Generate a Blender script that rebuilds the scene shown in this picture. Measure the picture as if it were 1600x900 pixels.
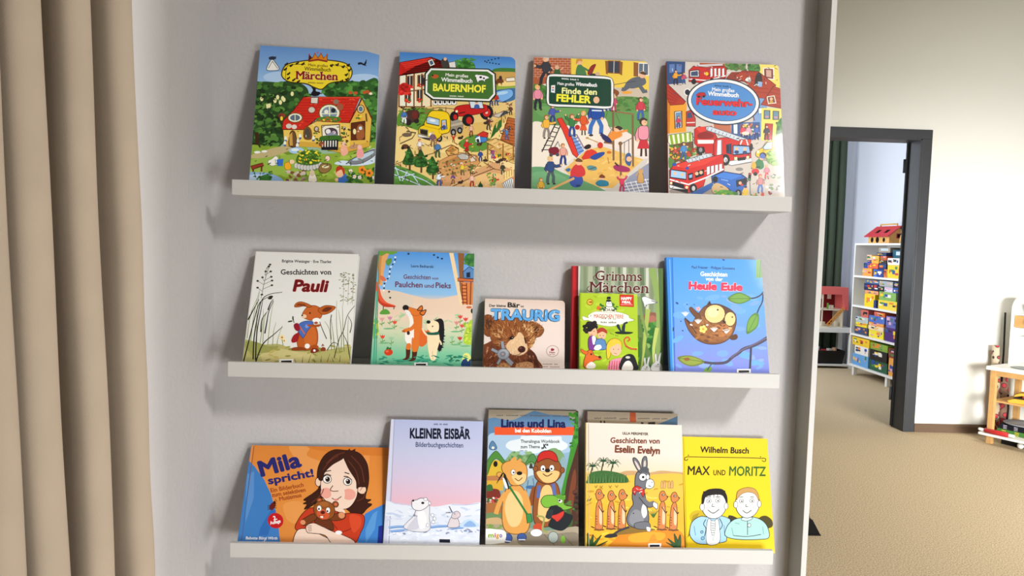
import bpy, bmesh, math, random
from mathutils import Vector, Matrix
from mathutils.geometry import tessellate_polygon
for o in list(bpy.data.objects): bpy.data.objects.remove(o)
SC = bpy.context.scene
COL = SC.collection
PI = math.pi

# ------------------------------------------------------------------ camera, light, exposure
CAM = Vector((0.5226, -1.5983, 1.29))
YAW, PITCH, ROLL, FPX = 0.0342, 0.0610, -0.0287, 1120.0
fwd = Vector((math.sin(YAW)*math.cos(PITCH), math.cos(YAW)*math.cos(PITCH), -math.sin(PITCH)))
rgt = Vector((math.cos(YAW), -math.sin(YAW), 0.0))
dwn = fwd.cross(rgt)
r2 = rgt*math.cos(ROLL) + dwn*math.sin(ROLL)
d2 = dwn*math.cos(ROLL) - rgt*math.sin(ROLL)
cam = bpy.data.cameras.new('camera'); camo = bpy.data.objects.new('camera', cam); COL.objects.link(camo)
camo.matrix_world = Matrix(((r2.x, -d2.x, -fwd.x, CAM.x), (r2.y, -d2.y, -fwd.y, CAM.y), (r2.z, -d2.z, -fwd.z, CAM.z), (0, 0, 0, 1)))
cam.sensor_fit = 'HORIZONTAL'; cam.sensor_width = 36.0; cam.lens = FPX/1600*36.0
cam.clip_start = 0.02; cam.clip_end = 60
SC.camera = camo

def area(name, loc, aim, sx, sy, power, col=(1, 1, 1), spread=180):
    l = bpy.data.lights.new(name, 'AREA'); l.shape = 'RECTANGLE'; l.size = sx; l.size_y = sy; l.energy = power; l.color = col; l.spread = math.radians(spread)
    o = bpy.data.objects.new(name, l); COL.objects.link(o); o.location = loc
    o.rotation_euler = (Vector(aim) - Vector(loc)).to_track_quat('-Z', 'Y').to_euler()
    return o
area('room_ceiling_lamp', (2.3, -2.2, 2.92), (0.75, 0.0, 0.45), 0.36, 0.36, 15.5, (1.0, 0.97, 0.95), 80)
area('room_low_fill', (2.0, -2.1, 0.45), (0.75, 0.0, 0.2), 1.2, 0.8, 17, (0.95, 0.98, 1.0), 95)  # unseen low fill, added to brighten the lower right of the shelf wall
area('hall_side_window', (6.8, 1.05, 1.0), (0.0, -0.5, 1.0), 1.1, 1.6, 52, (1.0, 0.99, 0.96), 60)
area('hall_wall_fill', (3.7, -1.4, 0.9), (4.35, 3.5, 0.6), 2.0, 1.0, 56, (1.0, 1.0, 0.97), 65)  # unseen fill, added to brighten the lower part of the hall wall
area('hall_ceiling_fill', (3.9, 1.2, 3.12), (3.6, 2.0, 0.0), 0.9, 0.6, 28, (1.0, 0.98, 0.94), 120)  # unseen overhead fill, added to lift the hall carpet and upper wall
area('playroom_window_light', (2.75, 5.6, 1.75), (4.8, 5.6, 1.4), 1.5, 1.7, 46, (0.86, 0.92, 1.0))
world = bpy.data.worlds.new('world'); SC.world = world; world.use_nodes = True
wb = world.node_tree.nodes['Background']; wb.inputs[0].default_value = (0.95, 0.97, 1.0, 1); wb.inputs[1].default_value = 0.11
vs = SC.view_settings
vs.view_transform = 'Standard'; vs.look = 'None'; vs.exposure = 0.0; vs.gamma = 1.0; vs.use_curve_mapping = False

# ------------------------------------------------------------------ helpers
def lin(c):
    return c/12.92 if c <= 0.04045 else ((c+0.055)/1.055)**2.4
def hexc(h):
    return tuple(lin(int(h[i:i+2], 16)/255.0) for i in (0, 2, 4))
MATS = {}
def mat(name, h, rough=0.55, spec=0.4, bump=0, bscale=200, var=0, vscale=30, metal=0, coat=0, vcol=None):
    if name in MATS: return MATS[name]
    m = bpy.data.materials.new(name); m.use_nodes = True; nt = m.node_tree; b = nt.nodes['Principled BSDF']
    c = hexc(h) if isinstance(h, str) else h
    b.inputs['Base Color'].default_value = (*c, 1); b.inputs['Roughness'].default_value = rough
    b.inputs['Specular IOR Level'].default_value = spec; b.inputs['Metallic'].default_value = metal
    if coat: b.inputs['Coat Weight'].default_value = coat; b.inputs['Coat Roughness'].default_value = 0.12
    tc = nt.nodes.new('ShaderNodeTexCoord')
    if var:
        n = nt.nodes.new('ShaderNodeTexNoise'); n.inputs['Scale'].default_value = vscale; n.inputs['Detail'].default_value = 5
        nt.links.new(tc.outputs['Object'], n.inputs['Vector'])
        r = nt.nodes.new('ShaderNodeValToRGB'); r.color_ramp.elements[0].position = 0.3; r.color_ramp.elements[1].position = 0.7
        c2 = hexc(vcol) if vcol else tuple(x*(1-var) for x in c)
        r.color_ramp.elements[0].color = (*c2, 1); r.color_ramp.elements[1].color = (*(min(1, x*(1+var*0.4)) for x in c), 1)
        nt.links.new(n.outputs['Fac'], r.inputs[0]); nt.links.new(r.outputs[0], b.inputs['Base Color'])
    if bump:
        n2 = nt.nodes.new('ShaderNodeTexNoise'); n2.inputs['Scale'].default_value = bscale; n2.inputs['Detail'].default_value = 4
        nt.links.new(tc.outputs['Object'], n2.inputs['Vector'])
        bp = nt.nodes.new('ShaderNodeBump'); bp.inputs['Strength'].default_value = bump; bp.inputs['Distance'].default_value = 0.004
        nt.links.new(n2.outputs['Fac'], bp.inputs['Height']); nt.links.new(bp.outputs[0], b.inputs['Normal'])
    MATS[name] = m
    return m
def print_mat(name, rough=0.42, coat=0.05):
    m = bpy.data.materials.new(name); m.use_nodes = True; nt = m.node_tree; b = nt.nodes['Principled BSDF']
    a = nt.nodes.new('ShaderNodeVertexColor'); a.layer_name = 'ink'
    nt.links.new(a.outputs['Color'], b.inputs['Base Color'])
    b.inputs['Roughness'].default_value = rough; b.inputs['Specular IOR Level'].default_value = 0.2
    b.inputs['Coat Weight'].default_value = coat; b.inputs['Coat Roughness'].default_value = 0.07
    MATS[name] = m
    return m
def bx(bm, x0, x1, y0, y1, z0, z1, mi=0, M=None, bev=0):
    r = bmesh.ops.create_cube(bm, size=1.0)
    S = Matrix.Translation(((x0+x1)/2, (y0+y1)/2, (z0+z1)/2)) @ Matrix.Diagonal((abs(x1-x0), abs(y1-y0), abs(z1-z0), 1))
    if M is not None: S = M @ S
    bmesh.ops.transform(bm, matrix=S, verts=r['verts'])
    fs = set(f for v in r['verts'] for f in v.link_faces)
    for f in fs: f.material_index = mi
    if bev:
        es = list(set(e for f in fs for e in f.edges))
        rb = bmesh.ops.bevel(bm, geom=es, offset=bev, segments=2, affect='EDGES', profile=0.6)
        for f in rb['faces']: f.material_index = mi
def prism(bm, pts, axis, a0, a1, mi=0, M=None):
    """closed outline pts (2-D) extruded along axis (0 x, 1 y, 2 z) from a0 to a1"""
    def P(p, a):
        v = [0, 0, 0]; k = [i for i in (0, 1, 2) if i != axis]; v[k[0]] = p[0]; v[k[1]] = p[1]; v[axis] = a
        v = Vector(v); return M @ v if M is not None else v
    A = [bm.verts.new(P(p, a0)) for p in pts]; B = [bm.verts.new(P(p, a1)) for p in pts]; n = len(pts)
    fs = [bm.faces.new(A), bm.faces.new(B[::-1])]
    for i in range(n): fs.append(bm.faces.new((A[i], B[i], B[(i+1) % n], A[(i+1) % n])))
    for f in fs: f.material_index = mi
    bmesh.ops.recalc_face_normals(bm, faces=fs)
def tube(bm, pts, rad, seg=8, mi=0):
    pts = [Vector(p) for p in pts]; rings = []
    for i, p in enumerate(pts):
        t = (pts[min(i+1, len(pts)-1)] - pts[max(i-1, 0)]).normalized()
        u = t.orthogonal().normalized(); w = t.cross(u)
        if rings:
            pu = rings[-1][1]; u = (pu - t*pu.dot(t)).normalized(); w = t.cross(u)
        r = rad[i] if isinstance(rad, (list, tuple)) else rad
        rings.append(([bm.verts.new(p + (u*math.cos(2*PI*k/seg) + w*math.sin(2*PI*k/seg))*r) for k in range(seg)], u))
    for (a, _), (b, _) in zip(rings, rings[1:]):
        for k in range(seg):
            f = bm.faces.new((a[k], a[(k+1) % seg], b[(k+1) % seg], b[k])); f.smooth = True; f.material_index = mi
    f = bm.faces.new(rings[0][0][::-1]); f.material_index = mi; f = bm.faces.new(rings[-1][0]); f.material_index = mi
def lathe(bm, prof, seg=24, M=None, mi=0):
    rings = []
    for r, z in prof:
        ring = []
        for k in range(seg):
            v = Vector((r*math.cos(2*PI*k/seg), r*math.sin(2*PI*k/seg), z)); ring.append(bm.verts.new(M @ v if M is not None else v))
        rings.append(ring)
    for a, b in zip(rings, rings[1:]):
        for k in range(seg):
            f = bm.faces.new((a[k], a[(k+1) % seg], b[(k+1) % seg], b[k])); f.smooth = True; f.material_index = mi
    f = bm.faces.new(rings[0][::-1]); f.material_index = mi; f = bm.faces.new(rings[-1]); f.material_index = mi
def obj(name, bm, mats, parent=None, loc=None):
    bmesh.ops.recalc_face_normals(bm, faces=[f for f in bm.faces]) if False else None
    me = bpy.data.meshes.new(name); bm.to_mesh(me); bm.free()
    for m in (mats if isinstance(mats, (list, tuple)) else [mats]): me.materials.append(m)
    o = bpy.data.objects.new(name, me); COL.objects.link(o)
    if parent is not None: o.parent = parent
    if loc is not None: o.location = loc
    return o
def tag(o, label, cat, group=None):
    o['label'] = label; o['category'] = cat
    if group: o['group'] = group
    return o
def thing(name, label, cat, loc=(0, 0, 0), rot=(0, 0, 0), group=None):
    o = bpy.data.objects.new(name, None); COL.objects.link(o); o.empty_display_size = 0.05
    o.location = loc; o.rotation_euler = rot
    return tag(o, label, cat, group)
def struct(name, bm, m):
    o = obj(name, bm, m); o['kind'] = 'structure'; return o
def new(): return bmesh.new()

# ------------------------------------------------------------------ materials of the place
M_WALL = mat('wall_plaster', 'bcb9b8', 0.85, 0.2, bump=0.34, bscale=110)
M_WALL2 = mat('hall_wall_paint', 'e2e2dc', 0.85, 0.2, bump=0.08, bscale=120)
M_WALL3 = mat('playroom_wall_paint', 'dfe4ee', 0.85, 0.2)
M_CEIL = mat('ceiling_paint', 'e4e2de', 0.9, 0.1)
M_CARPET = mat('beige_carpet', 'd0bd9f', 0.95, 0.05, bump=0.2, bscale=500, var=0.15, vscale=170, vcol='a28e6e')
for n_ in M_CARPET.node_tree.nodes:
    if n_.bl_idname == 'ShaderNodeValToRGB': n_.color_ramp.elements[0].position = 0.36; n_.color_ramp.elements[1].position = 0.60
M_POST = mat('post_shade_grey', '9c9b95', 0.5, 0.4)  # grey carries the shade on the post's side face
M_SHELF = mat('white_lacquer', 'c4c2bd', 0.45, 0.4)
M_GREY = mat('anthracite_paint', '36383d', 0.45, 0.4)
M_BLACK = mat('black_rubber', '0c0d0e', 0.6, 0.3)
M_BASE = mat('brown_skirting', '6a5646', 0.7, 0.2)
M_PAGE = mat('page_paper', 'd8d2c4', 0.85, 0.1)
M_WHITE = mat('white_furniture', 'ecece8', 0.5, 0.4)

# ------------------------------------------------------------------ the setting
CZ = 3.2
bm = new(); bx(bm, -0.3, 7.0, -4.2, 7.1, -0.06, 0); struct('floor', bm, M_CARPET)
bm = new(); bx(bm, -0.3, 7.0, -4.2, 7.1, CZ, CZ+0.1); struct('ceiling', bm, M_CEIL)
bm = new(); bx(bm, -0.2, 1.236, 0, 0.11, 0, CZ); struct('wall_back', bm, M_WALL)
bm = new(); bx(bm, -0.2, -0.079, -4.2, 0.0, 0, CZ); struct('wall_left', bm, M_WALL)
bm = new(); bx(bm, 1.2361, 1.2475, -0.064, 0.115, 0, CZ, bev=0.001); struct('trim_1', bm, M_POST)
bm = new(); bx(bm, 1.2361, 1.2480, -0.0665, -0.0641, 0, CZ, bev=0.0006); struct('trim_2', bm, M_SHELF)  # separate white strip colours the post's front as lit
# hall wall with the doorway (opening x 2.70-3.605, top 2.128)
bm = new()
bx(bm, 0.4, 2.70, 3.5, 3.635, 0, CZ); bx(bm, 3.607, 7.0, 3.5, 3.635, 0, CZ); bx(bm, 2.70, 3.607, 3.5, 3.635, 2.128, CZ)
struct('wall_hall', bm, M_WALL2)
bm = new()
bx(bm, 2.63, 2.70, 3.488, 3.66, 0, 2.1258, bev=0.003); bx(bm, 3.6071, 3.678, 3.488, 3.5, 0, 2.1258, bev=0.003)
bx(bm, 2.63, 3.678, 3.488, 3.5, 2.126, 2.192, bev=0.003)
bx(bm, 3.594, 3.607, 3.488, 3.65, 0, 2.128, bev=0.002); bx(bm, 2.70, 3.607, 3.488, 3.65, 2.116, 2.128, bev=0.002)
bx(bm, 3.607, 3.66, 3.636, 3.648, 0, 2.18, bev=0.002)
dr = struct('door_1', bm, M_GREY)
bm = new(); bx(bm, 3.583, 3.5938, 3.632, 3.646, 0.01, 2.116); obj('rubber_seal', bm, M_BLACK, dr)
for hz in (0.25, 1.95):
    bm = new(); tube(bm, [(3.586, 3.66, hz-0.05), (3.586, 3.66, hz+0.05)], 0.011, 10); obj('hinge', bm, M_GREY, dr)
bm = new(); bx(bm, 3.678, 7.0, 3.486, 3.5, 0, 0.062, bev=0.002); struct('baseboard_hall', bm, M_BASE)
bm = new(); bx(bm, 6.9, 7.0, -4.2, 7.1, 0, CZ); struct('wall_right', bm, M_WALL2)
# playroom behind the doorway
bm = new(); bx(bm, 2.0, 4.9, 6.75, 6.85, 0, CZ); struct('wall_playroom_back', bm, M_WALL3)
bm = new(); bx(bm, 4.8, 4.9, 3.64, 6.75, 0, CZ); struct('wall_playroom_right', bm, M_WALL3)

# ------------------------------------------------------------------ cream curtain on the left
def curtain_mesh(L, zt, zb, f, seg, zs):
    """f(s, t) -> (x, y): s along the cloth, t 0 at the top and 1 at the hem"""
    bm = new(); grid = []
    for j in range(zs+1):
        t = j/zs; z = zt + (zb-zt)*t; row = []
        for i in range(seg+1):
            x, y = f(i/seg*L, t, z); row.append(bm.verts.new((x, y, z)))
        grid.append(row)
    for j in range(zs):
        for i in range(seg):
            fc = bm.faces.new((grid[j][i], grid[j][i+1], grid[j+1][i+1], grid[j+1][i])); fc.smooth = True
    return bm
cur = thing('curtain', 'long cream curtain hanging in deep folds left of the book shelves', 'curtain', (0, 0, 0))
def cf(s, t, z):
    ph = s/1.0*9.0                       # nine pleats, each bulging towards the room
    k = int(ph); th = 2*PI*ph
    pit = 0.098 + 0.010*t
    am = 0.040 + 0.007*math.sin(k*2.3+0.5)
    y = -0.465 + 0.22*(t-0.615) - pit*ph - 0.16*pit*math.sin(2*th) - 0.010*math.sin(k*1.7)*(1-math.cos(th))*0.5
    w = 0.0016*math.sin(z*9+k*2.1)*math.sin(z*3.1+k) + 0.0012*math.sin(z*23+k*3.7+th)*max(0, math.sin(z*2.2+k))
    return (-0.036 - am*math.cos(th) + w, y)
M_CURT = mat('cream_curtain_cloth', '908271', 0.85, 0.15, bump=0.12, bscale=700, var=0.05, vscale=14)
b_ = curtain_mesh(1.0, 3.02, 0.03, cf, 216, 70)
cl = obj('cloth', b_, M_CURT, cur)
sd = cl.modifiers.new('cloth_thickness', 'SOLIDIFY'); sd.thickness = 0.0015
bm = new(); tube(bm, [(-0.035, -0.30, 3.05), (-0.035, -1.60, 3.05)], 0.012, 12); obj('curtain_rail', bm, M_WHITE, cur)

# ------------------------------------------------------------------ picture ledges
LEDGE = [(0.0, 1.4047, 'top white picture ledge carrying four large busy picture books'),
         (-0.0067, 1.0324, 'middle white picture ledge carrying six story books of mixed sizes'),
         (-0.0005, 0.6510, 'bottom white picture ledge with the overhanging yellow book at its right end')]
for x0, zt, lab in LEDGE:
    t = thing('picture_ledge', lab, 'shelf', (x0, 0, zt-0.031), (0, 0, 0), 'white picture ledges on the wall')
    bm = new(); bx(bm, 0, 1.15, -0.1095, -0.0101, 0.0, 0.012, bev=0.0008); obj('board', bm, M_SHELF, t)
    bm = new(); bx(bm, 0, 1.15, -0.12, -0.1096, 0.0, 0.031, bev=0.0012); obj('front_lip', bm, M_SHELF, t)
    bm = new(); bx(bm, 0, 1.15, -0.01, -0.0004, 0.0, 0.026, bev=0.0008); obj('back_rail', bm, M_SHELF, t)

# ------------------------------------------------------------------ cover printing: flat inked shapes on a cover sheet
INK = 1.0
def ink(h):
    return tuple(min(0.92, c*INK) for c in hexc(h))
_tc = {}
def text_polys(s, bold, shear, serif):
    key = (s, bold, shear, serif)
    if key in _tc: return _tc[key]
    cu = bpy.data.curves.new('lettering', 'FONT'); cu.body = s; cu.size = 1.0; cu.shear = shear; cu.resolution_u = 3
    ob = bpy.data.objects.new('lettering', cu); COL.objects.link(ob)
    me = bpy.data.meshes.new_from_object(ob.evaluated_get(bpy.context.evaluated_depsgraph_get()))
    P = [[(me.vertices[i].co.x, me.vertices[i].co.y) for i in p.vertices] for p in me.polygons]
    if serif:
        ec = {}; nb = {}
        for f in me.polygons:
            for e in f.edge_keys: ec[e] = ec.get(e, 0) + 1
        for (i, j), n in ec.items():
            if n == 1: nb.setdefault(i, []).append(j); nb.setdefault(j, []).append(i)
        def upright(i, j):                   # the stroke that leaves end i is a vertical stem
            for k in nb.get(i, []):
                if k != j:
                    d = me.vertices[k].co - me.vertices[i].co
                    if abs(d.x) < 0.2*abs(d.y): return True
            return False
        for (i, j), n in ec.items():
            if n != 1: continue
            A, B = me.vertices[i].co, me.vertices[j].co
            if abs(A.y-B.y) < 0.004 and 0.04 < abs(A.x-B.x) < 0.17 and (A.y < 0.03 or A.y > 0.45) and (upright(i, j) or upright(j, i)):
                u0, u1 = min(A.x, B.x)-0.055, max(A.x, B.x)+0.055; th = 0.045
                v0, v1 = (A.y, A.y+th) if A.y < 0.2 else (A.y-th, A.y)
                P.append([(u0, v0), (u1, v0), (u1, v1), (u0, v1)])
    nbase = len(P)
    if bold > 0.004:                         # heavier strokes: the same letters struck again a little to each side
        m = 4 if bold < 0.03 else 8
        P = P + [[(x + bold*math.cos(2*PI*k/m), y + bold*math.sin(2*PI*k/m)) for x, y in f] for k in range(m) for f in P]
    xs = [x for p in P for x, y in p]; x0, x1 = min(xs), max(xs)
    bpy.data.objects.remove(ob); bpy.data.curves.remove(cu); bpy.data.meshes.remove(me)
    _tc[key] = (P, x0, x1, nbase)
    return _tc[key]
CAP = 0.0
def cap_height():
    global CAP
    if not CAP:
        P = text_polys('H', 0, 0, False)[0]; CAP = max(y for p in P for x, y in p)
    return CAP
def nums(s): return [float(v) for v in s.split()] if isinstance(s, str) else list(s)
def pairs(s):
    v = nums(s); return [(v[i], v[i+1]) for i in range(0, len(v), 2)]
def spline(P, closed, n=5):
    out = []; m = len(P)
    R = range(m) if closed else range(m-1)
    for i in R:
        g = (lambda k: P[k % m]) if closed else (lambda k: P[max(0, min(m-1, k))])
        p0, p1, p2, p3 = g(i-1), g(i), g(i+1), g(i+2)
        for k in range(n):
            t = k/n
            out.append(tuple(0.5*(2*p1[c] + (p2[c]-p0[c])*t + (2*p0[c]-5*p1[c]+4*p2[c]-p3[c])*t*t + (3*p1[c]-p0[c]-3*p2[c]+p3[c])*t**3) for c in (0, 1)))
    if not closed: out.append(P[-1])
    return out
def clip(poly, w, h):
    for ax, lim, sg in ((0, 0.0, 1), (0, w, -1), (1, 0.0, 1), (1, h, -1)):
        out = []; n = len(poly)
        for i in range(n):
            a, b = poly[i], poly[(i+1) % n]
            ia = (a[ax]-lim)*sg >= 0; ib = (b[ax]-lim)*sg >= 0
            if ia: out.append(a)
            if ia != ib:
                t = (lim-a[ax])/(b[ax]-a[ax]); out.append((a[0]+(b[0]-a[0])*t, a[1]+(b[1]-a[1])*t))
        poly = out
        if len(poly) < 3: return []
    return poly
DZ = 0.000014
class Art:
    def __init__(s, H, w, h, rad=0.0):
        s.H, s.w, s.h = H, w, h; s.F = []; s.boxes = []; s.rng = random.Random(7); s.cur = s.F
    def m(s, p):
        H = s.H; x, y = p; d = H[6]*x + H[7]*y + 1
        return ((H[0]*x+H[1]*y+H[2])/d, (H[3]*x+H[4]*y+H[5])/d)
    def _put(s, q, cols):
        xs = [a for a, b in q]; ys = [b for a, b in q]
        B = (min(xs), max(xs), min(ys), max(ys)); z = 0
        for C in s.boxes:
            if C[4] > z and C[0] < B[1] and C[1] > B[0] and C[2] < B[3] and C[3] > B[2]: z = C[4]
        s.boxes.append((*B, z+1)); s.F.append((q, cols, z+1))
    def raw(s, pts, col):
        q = clip([s.m(p) for p in pts], s.w, s.h)
        if len(q) >= 3: s._put(q, ink(col))
    def bg(s, *stops):                      # horizontal bands blended between (fraction from the top, ink)
        for (f0, c0), (f1, c1) in zip(stops, stops[1:]):
            y0, y1 = s.h*(1-f0), s.h*(1-f1)
            s.F.append(([(0, y1), (s.w, y1), (s.w, y0), (0, y0)], (ink(c1), ink(c1), ink(c0), ink(c0)), 0))
        s.boxes.append((0, s.w, 0, s.h, 0))
    def p(s, col, pts, o=None, ow=3):
        P = pairs(pts)
        s.raw(P, col)
        if o: s.l(o, ow, [c for q in P+[P[0]] for c in q])
    def b(s, col, pts, o=None, ow=3):
        P = spline(pairs(pts), True)
        s.raw(P, col)
        if o: s.l(o, ow, [c for q in P+[P[0]] for c in q])
    def e(s, col, cx, cy, rx, ry=None, rot=0, o=None, ow=3, n=18):
        ry = rx if ry is None else ry; a = math.radians(rot); ca, sa = math.cos(a), math.sin(a)
        if o:
            s.e(o, cx, cy, rx+ow, ry+ow, rot, n=n)
        s.raw([(cx + rx*math.cos(2*PI*k/n)*ca - ry*math.sin(2*PI*k/n)*sa, cy + rx*math.cos(2*PI*k/n)*sa + ry*math.sin(2*PI*k/n)*ca) for k in range(n)], col)
    def l(s, col, w, pts, sm=False, taper=1.0):
        P = pairs(pts)
        if sm: P = spline(P, False, 4)
        n = len(P); L = []; R = []
        for i in range(n):
            a, b = P[max(0, i-1)], P[min(n-1, i+1)]
            dx, dy = b[0]-a[0], b[1]-a[1]; d = math.hypot(dx, dy) or 1
            k = w*0.5*(1 + (taper-1)*i/(n-1))
            if 0 < i < n-1:
                d1 = math.hypot(P[i][0]-a[0], P[i][1]-a[1]) or 1; d3 = math.hypot(b[0]-P[i][0], b[1]-P[i][1]) or 1
                cs = ((P[i][0]-a[0])*(b[0]-P[i][0]) + (P[i][1]-a[1])*(b[1]-P[i][1]))/(d1*d3)
                k /= max(0.6, math.sqrt(max(0.0, (1+cs)/2)))
            L.append((P[i][0]-dy/d*k, P[i][1]+dx/d*k)); R.append((P[i][0]+dy/d*k, P[i][1]-dx/d*k))
        # ribbon in short pieces so that it never crosses itself
        st = 6
        for i in range(0, n-1, st):
            j = min(n-1, i+st)
            s.raw(L[i:j+1] + R[i:j+1][::-1], col)
    def t(s, txt, x0, y0, x1, y1, cap, col, bold=0.0, out=None, ow=0.05, serif=False, shear=0.0, k=0.012):
        if out: s.t(txt, x0, y0, x1, y1, cap, out, bold+ow, serif=serif, shear=shear)
        P, a, b, nbase = text_polys(txt, bold+k, shear, serif)
        L = math.hypot(x1-x0, y1-y0); ux, uy = (x1-x0)/L, (y1-y0)/L
        kx = L/(b-a); ky = cap/cap_height()
        Q = []
        for ip, p in enumerate(P):
            q = [(x0 + (x-a)*kx*ux + y*ky*uy, y0 + (x-a)*kx*uy - y*ky*ux) for x, y in p]
            q = clip([s.m(v) for v in q], s.w, s.h)
            if len(q) >= 3: Q.append((q, ip//nbase))
        if not Q: return
        xs = [c[0] for q, _ in Q for c in q]; ys = [c[1] for q, _ in Q for c in q]; nk = max(i for _, i in Q)
        B = (min(xs), max(xs), min(ys), max(ys)); z = 0
        for C in s.boxes:
            if C[4] > z and C[0] < B[1] and C[1] > B[0] and C[2] < B[3] and C[3] > B[2]: z = C[4]
        s.boxes.append((*B, z+1+0.6*nk)); c = ink(col)
        for q, i in Q: s.F.append((q, c, z+1+0.6*i, 1))
    def tiny(s, col, x0, y0, x1, y1, cap, n=18, words=(7, 14)):   # lettering too small to read
        r = s.rng; L = math.hypot(x1-x0, y1-y0)
        for i in range(n):
            if i in words: continue
            f0 = i/n; f1 = (i+0.62)/n; k = cap*r.uniform(0.65, 1.0)
            ax, ay, bx_, by = x0+(x1-x0)*f0, y0+(y1-y0)*f0, x0+(x1-x0)*f1, y0+(y1-y0)*f1
            s.raw([(ax, ay), (bx_, by), (bx_, by-k), (ax, ay-k)], col)
    def sc(s, cols, n, x0, y0, x1, y1, r0, r1, sq=0.7, poly=None, sd=1):
        r = random.Random(sd); cols = cols.split(); P = pairs(poly) if poly else None
        for _ in range(n):
            for _k in range(30):
                x, y = r.uniform(x0, x1), r.uniform(y0, y1)
                if not P: break
                ins = False
                for i in range(len(P)):
                    a, b = P[i], P[i-1]
                    if (a[1] > y) != (b[1] > y) and x < (b[0]-a[0])*(y-a[1])/(b[1]-a[1])+a[0]: ins = not ins
                if ins: break
            else: continue
            R = r.uniform(r0, r1)
            s.e(r.choice(cols), x, y, R, R*sq*r.uniform(0.7, 1.2), r.uniform(-30, 30), n=7)
    def busy(s, cols, n, x0, y0, x1, y1, L, w, sd=1):      # short pen strokes that fill a crowded scene
        r = random.Random(sd); cols = cols.split()
        for _ in range(n):
            x, y, t = r.uniform(x0, x1), r.uniform(y0, y1), r.choice((0.1, 0.5, 2.6, 1.5, -0.4))
            k = L*r.uniform(0.4, 1); s.l(r.choice(cols), w*r.uniform(0.7, 1.4), [x, y, x+k*math.cos(t), y+k*math.sin(t)])
    def man(s, x, y, h, shirt, pants, hair, skin='e6b48c', d=1, arm=0, skirt=False, leg=0.10):
        """little printed figure: feet at x, y; height h; d the way it faces; arm 0 down, 1 out, 2 up"""
        H = h
        O = '3a2a22'
        if skirt:
            s.p(pants, [x-0.16*H, y-0.2*H, x+0.16*H, y-0.2*H, x+0.07*H, y-0.5*H, x-0.07*H, y-0.5*H])
            s.l(O, 0.05*H, [x-0.05*H, y-0.2*H, x-0.06*H, y]); s.l(O, 0.05*H, [x+0.06*H, y-0.2*H, x+0.07*H, y])
        else:
            s.l(pants, 0.11*H, [x-0.02*H, y-0.48*H, x-leg*H, y-0.24*H, x-leg*1.2*H, y-0.03*H]); s.l(pants, 0.11*H, [x+0.03*H, y-0.48*H, x+leg*H, y-0.24*H, x+leg*0.9*H, y-0.03*H])
            s.e(O, x-leg*1.2*H+0.03*H*d, y, 0.06*H, 0.03*H, n=8); s.e(O, x+leg*0.9*H+0.03*H*d, y, 0.06*H, 0.03*H, n=8)
        if arm == 0: A = [(x-0.11*H, y-0.72*H, x-0.17*H, y-0.55*H, x-0.15*H, y-0.42*H), (x+0.11*H, y-0.72*H, x+0.17*H, y-0.56*H, x+0.16*H, y-0.44*H)]
        elif arm == 1: A = [(x, y-0.7*H, x+0.2*H*d, y-0.62*H, x+0.38*H*d, y-0.66*H), (x-0.1*H*d, y-0.7*H, x-0.17*H*d, y-0.52*H, x-0.1*H*d, y-0.45*H)]
        else: A = [(x+0.08*H, y-0.7*H, x+0.24*H, y-0.82*H, x+0.3*H, y-0.98*H), (x-0.08*H, y-0.7*H, x-0.24*H, y-0.82*H, x-0.28*H, y-0.95*H)]
        for a in A:
            s.l(O, 0.115*H, a); s.l(shirt, 0.085*H, a); s.e(skin, a[-2], a[-1], 0.04*H, n=8)
        s.b(shirt, [x-0.12*H, y-0.75*H, x, y-0.79*H, x+0.12*H, y-0.75*H, x+0.11*H, y-0.46*H, x-0.11*H, y-0.46*H], O, max(1.2, 0.012*H))
        s.e(hair, x-0.015*H*d, y-0.9*H, 0.095*H, 0.105*H, n=10); s.e(skin, x+0.02*H*d, y-0.875*H, 0.075*H, 0.085*H, n=10)
        if H > 60: s.e(O, x+0.045*H*d, y-0.885*H, 0.013*H, n=6); s.l(hair, 0.05*H, [x-0.07*H, y-0.94*H, x+0.02*H*d, y-0.97*H, x+0.09*H*d, y-0.93*H])
    def flower(s, x, y, r, c, k='e8c020'):
        for i in range(5): s.e(c, x+r*0.7*math.cos(i*1.257), y+r*0.7*math.sin(i*1.257), r*0.5, n=7)
        s.e(k, x, y, r*0.4, n=7)
    def sticker(s, x, y, w=84, h=26):
        s.p('f4f2ee', [x-w/2, y-h/2, x+w/2, y-h/2, x+w/2, y+h/2, x-w/2, y+h/2]); s.p('15151a', [x-w*0.38, y-h*0.2, x+w*0.38, y-h*0.2, x+w*0.38, y+h*0.32, x-w*0.38, y+h*0.32])
    def faces(s, bm, lay, z0, lettering):
        for F in s.F:
            if (len(F) == 4) != lettering: continue
            q, c, z = F[0], F[1], F[2]
            vs_ = [bm.verts.new((u, v, z0 + z*DZ)) for u, v in q]
            try: f = bm.faces.new(vs_)
            except ValueError: continue
            if f.normal.z < 0: pass
            f.normal_update()
            if f.normal.z < 0: f.normal_flip()
            for lp in f.loops:
                k = [i for i, v in enumerate(vs_) if v is lp.vert][0]
                cc = c[k] if isinstance(c[0], tuple) else c
                lp[lay] = (*cc, 1.0)

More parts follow.
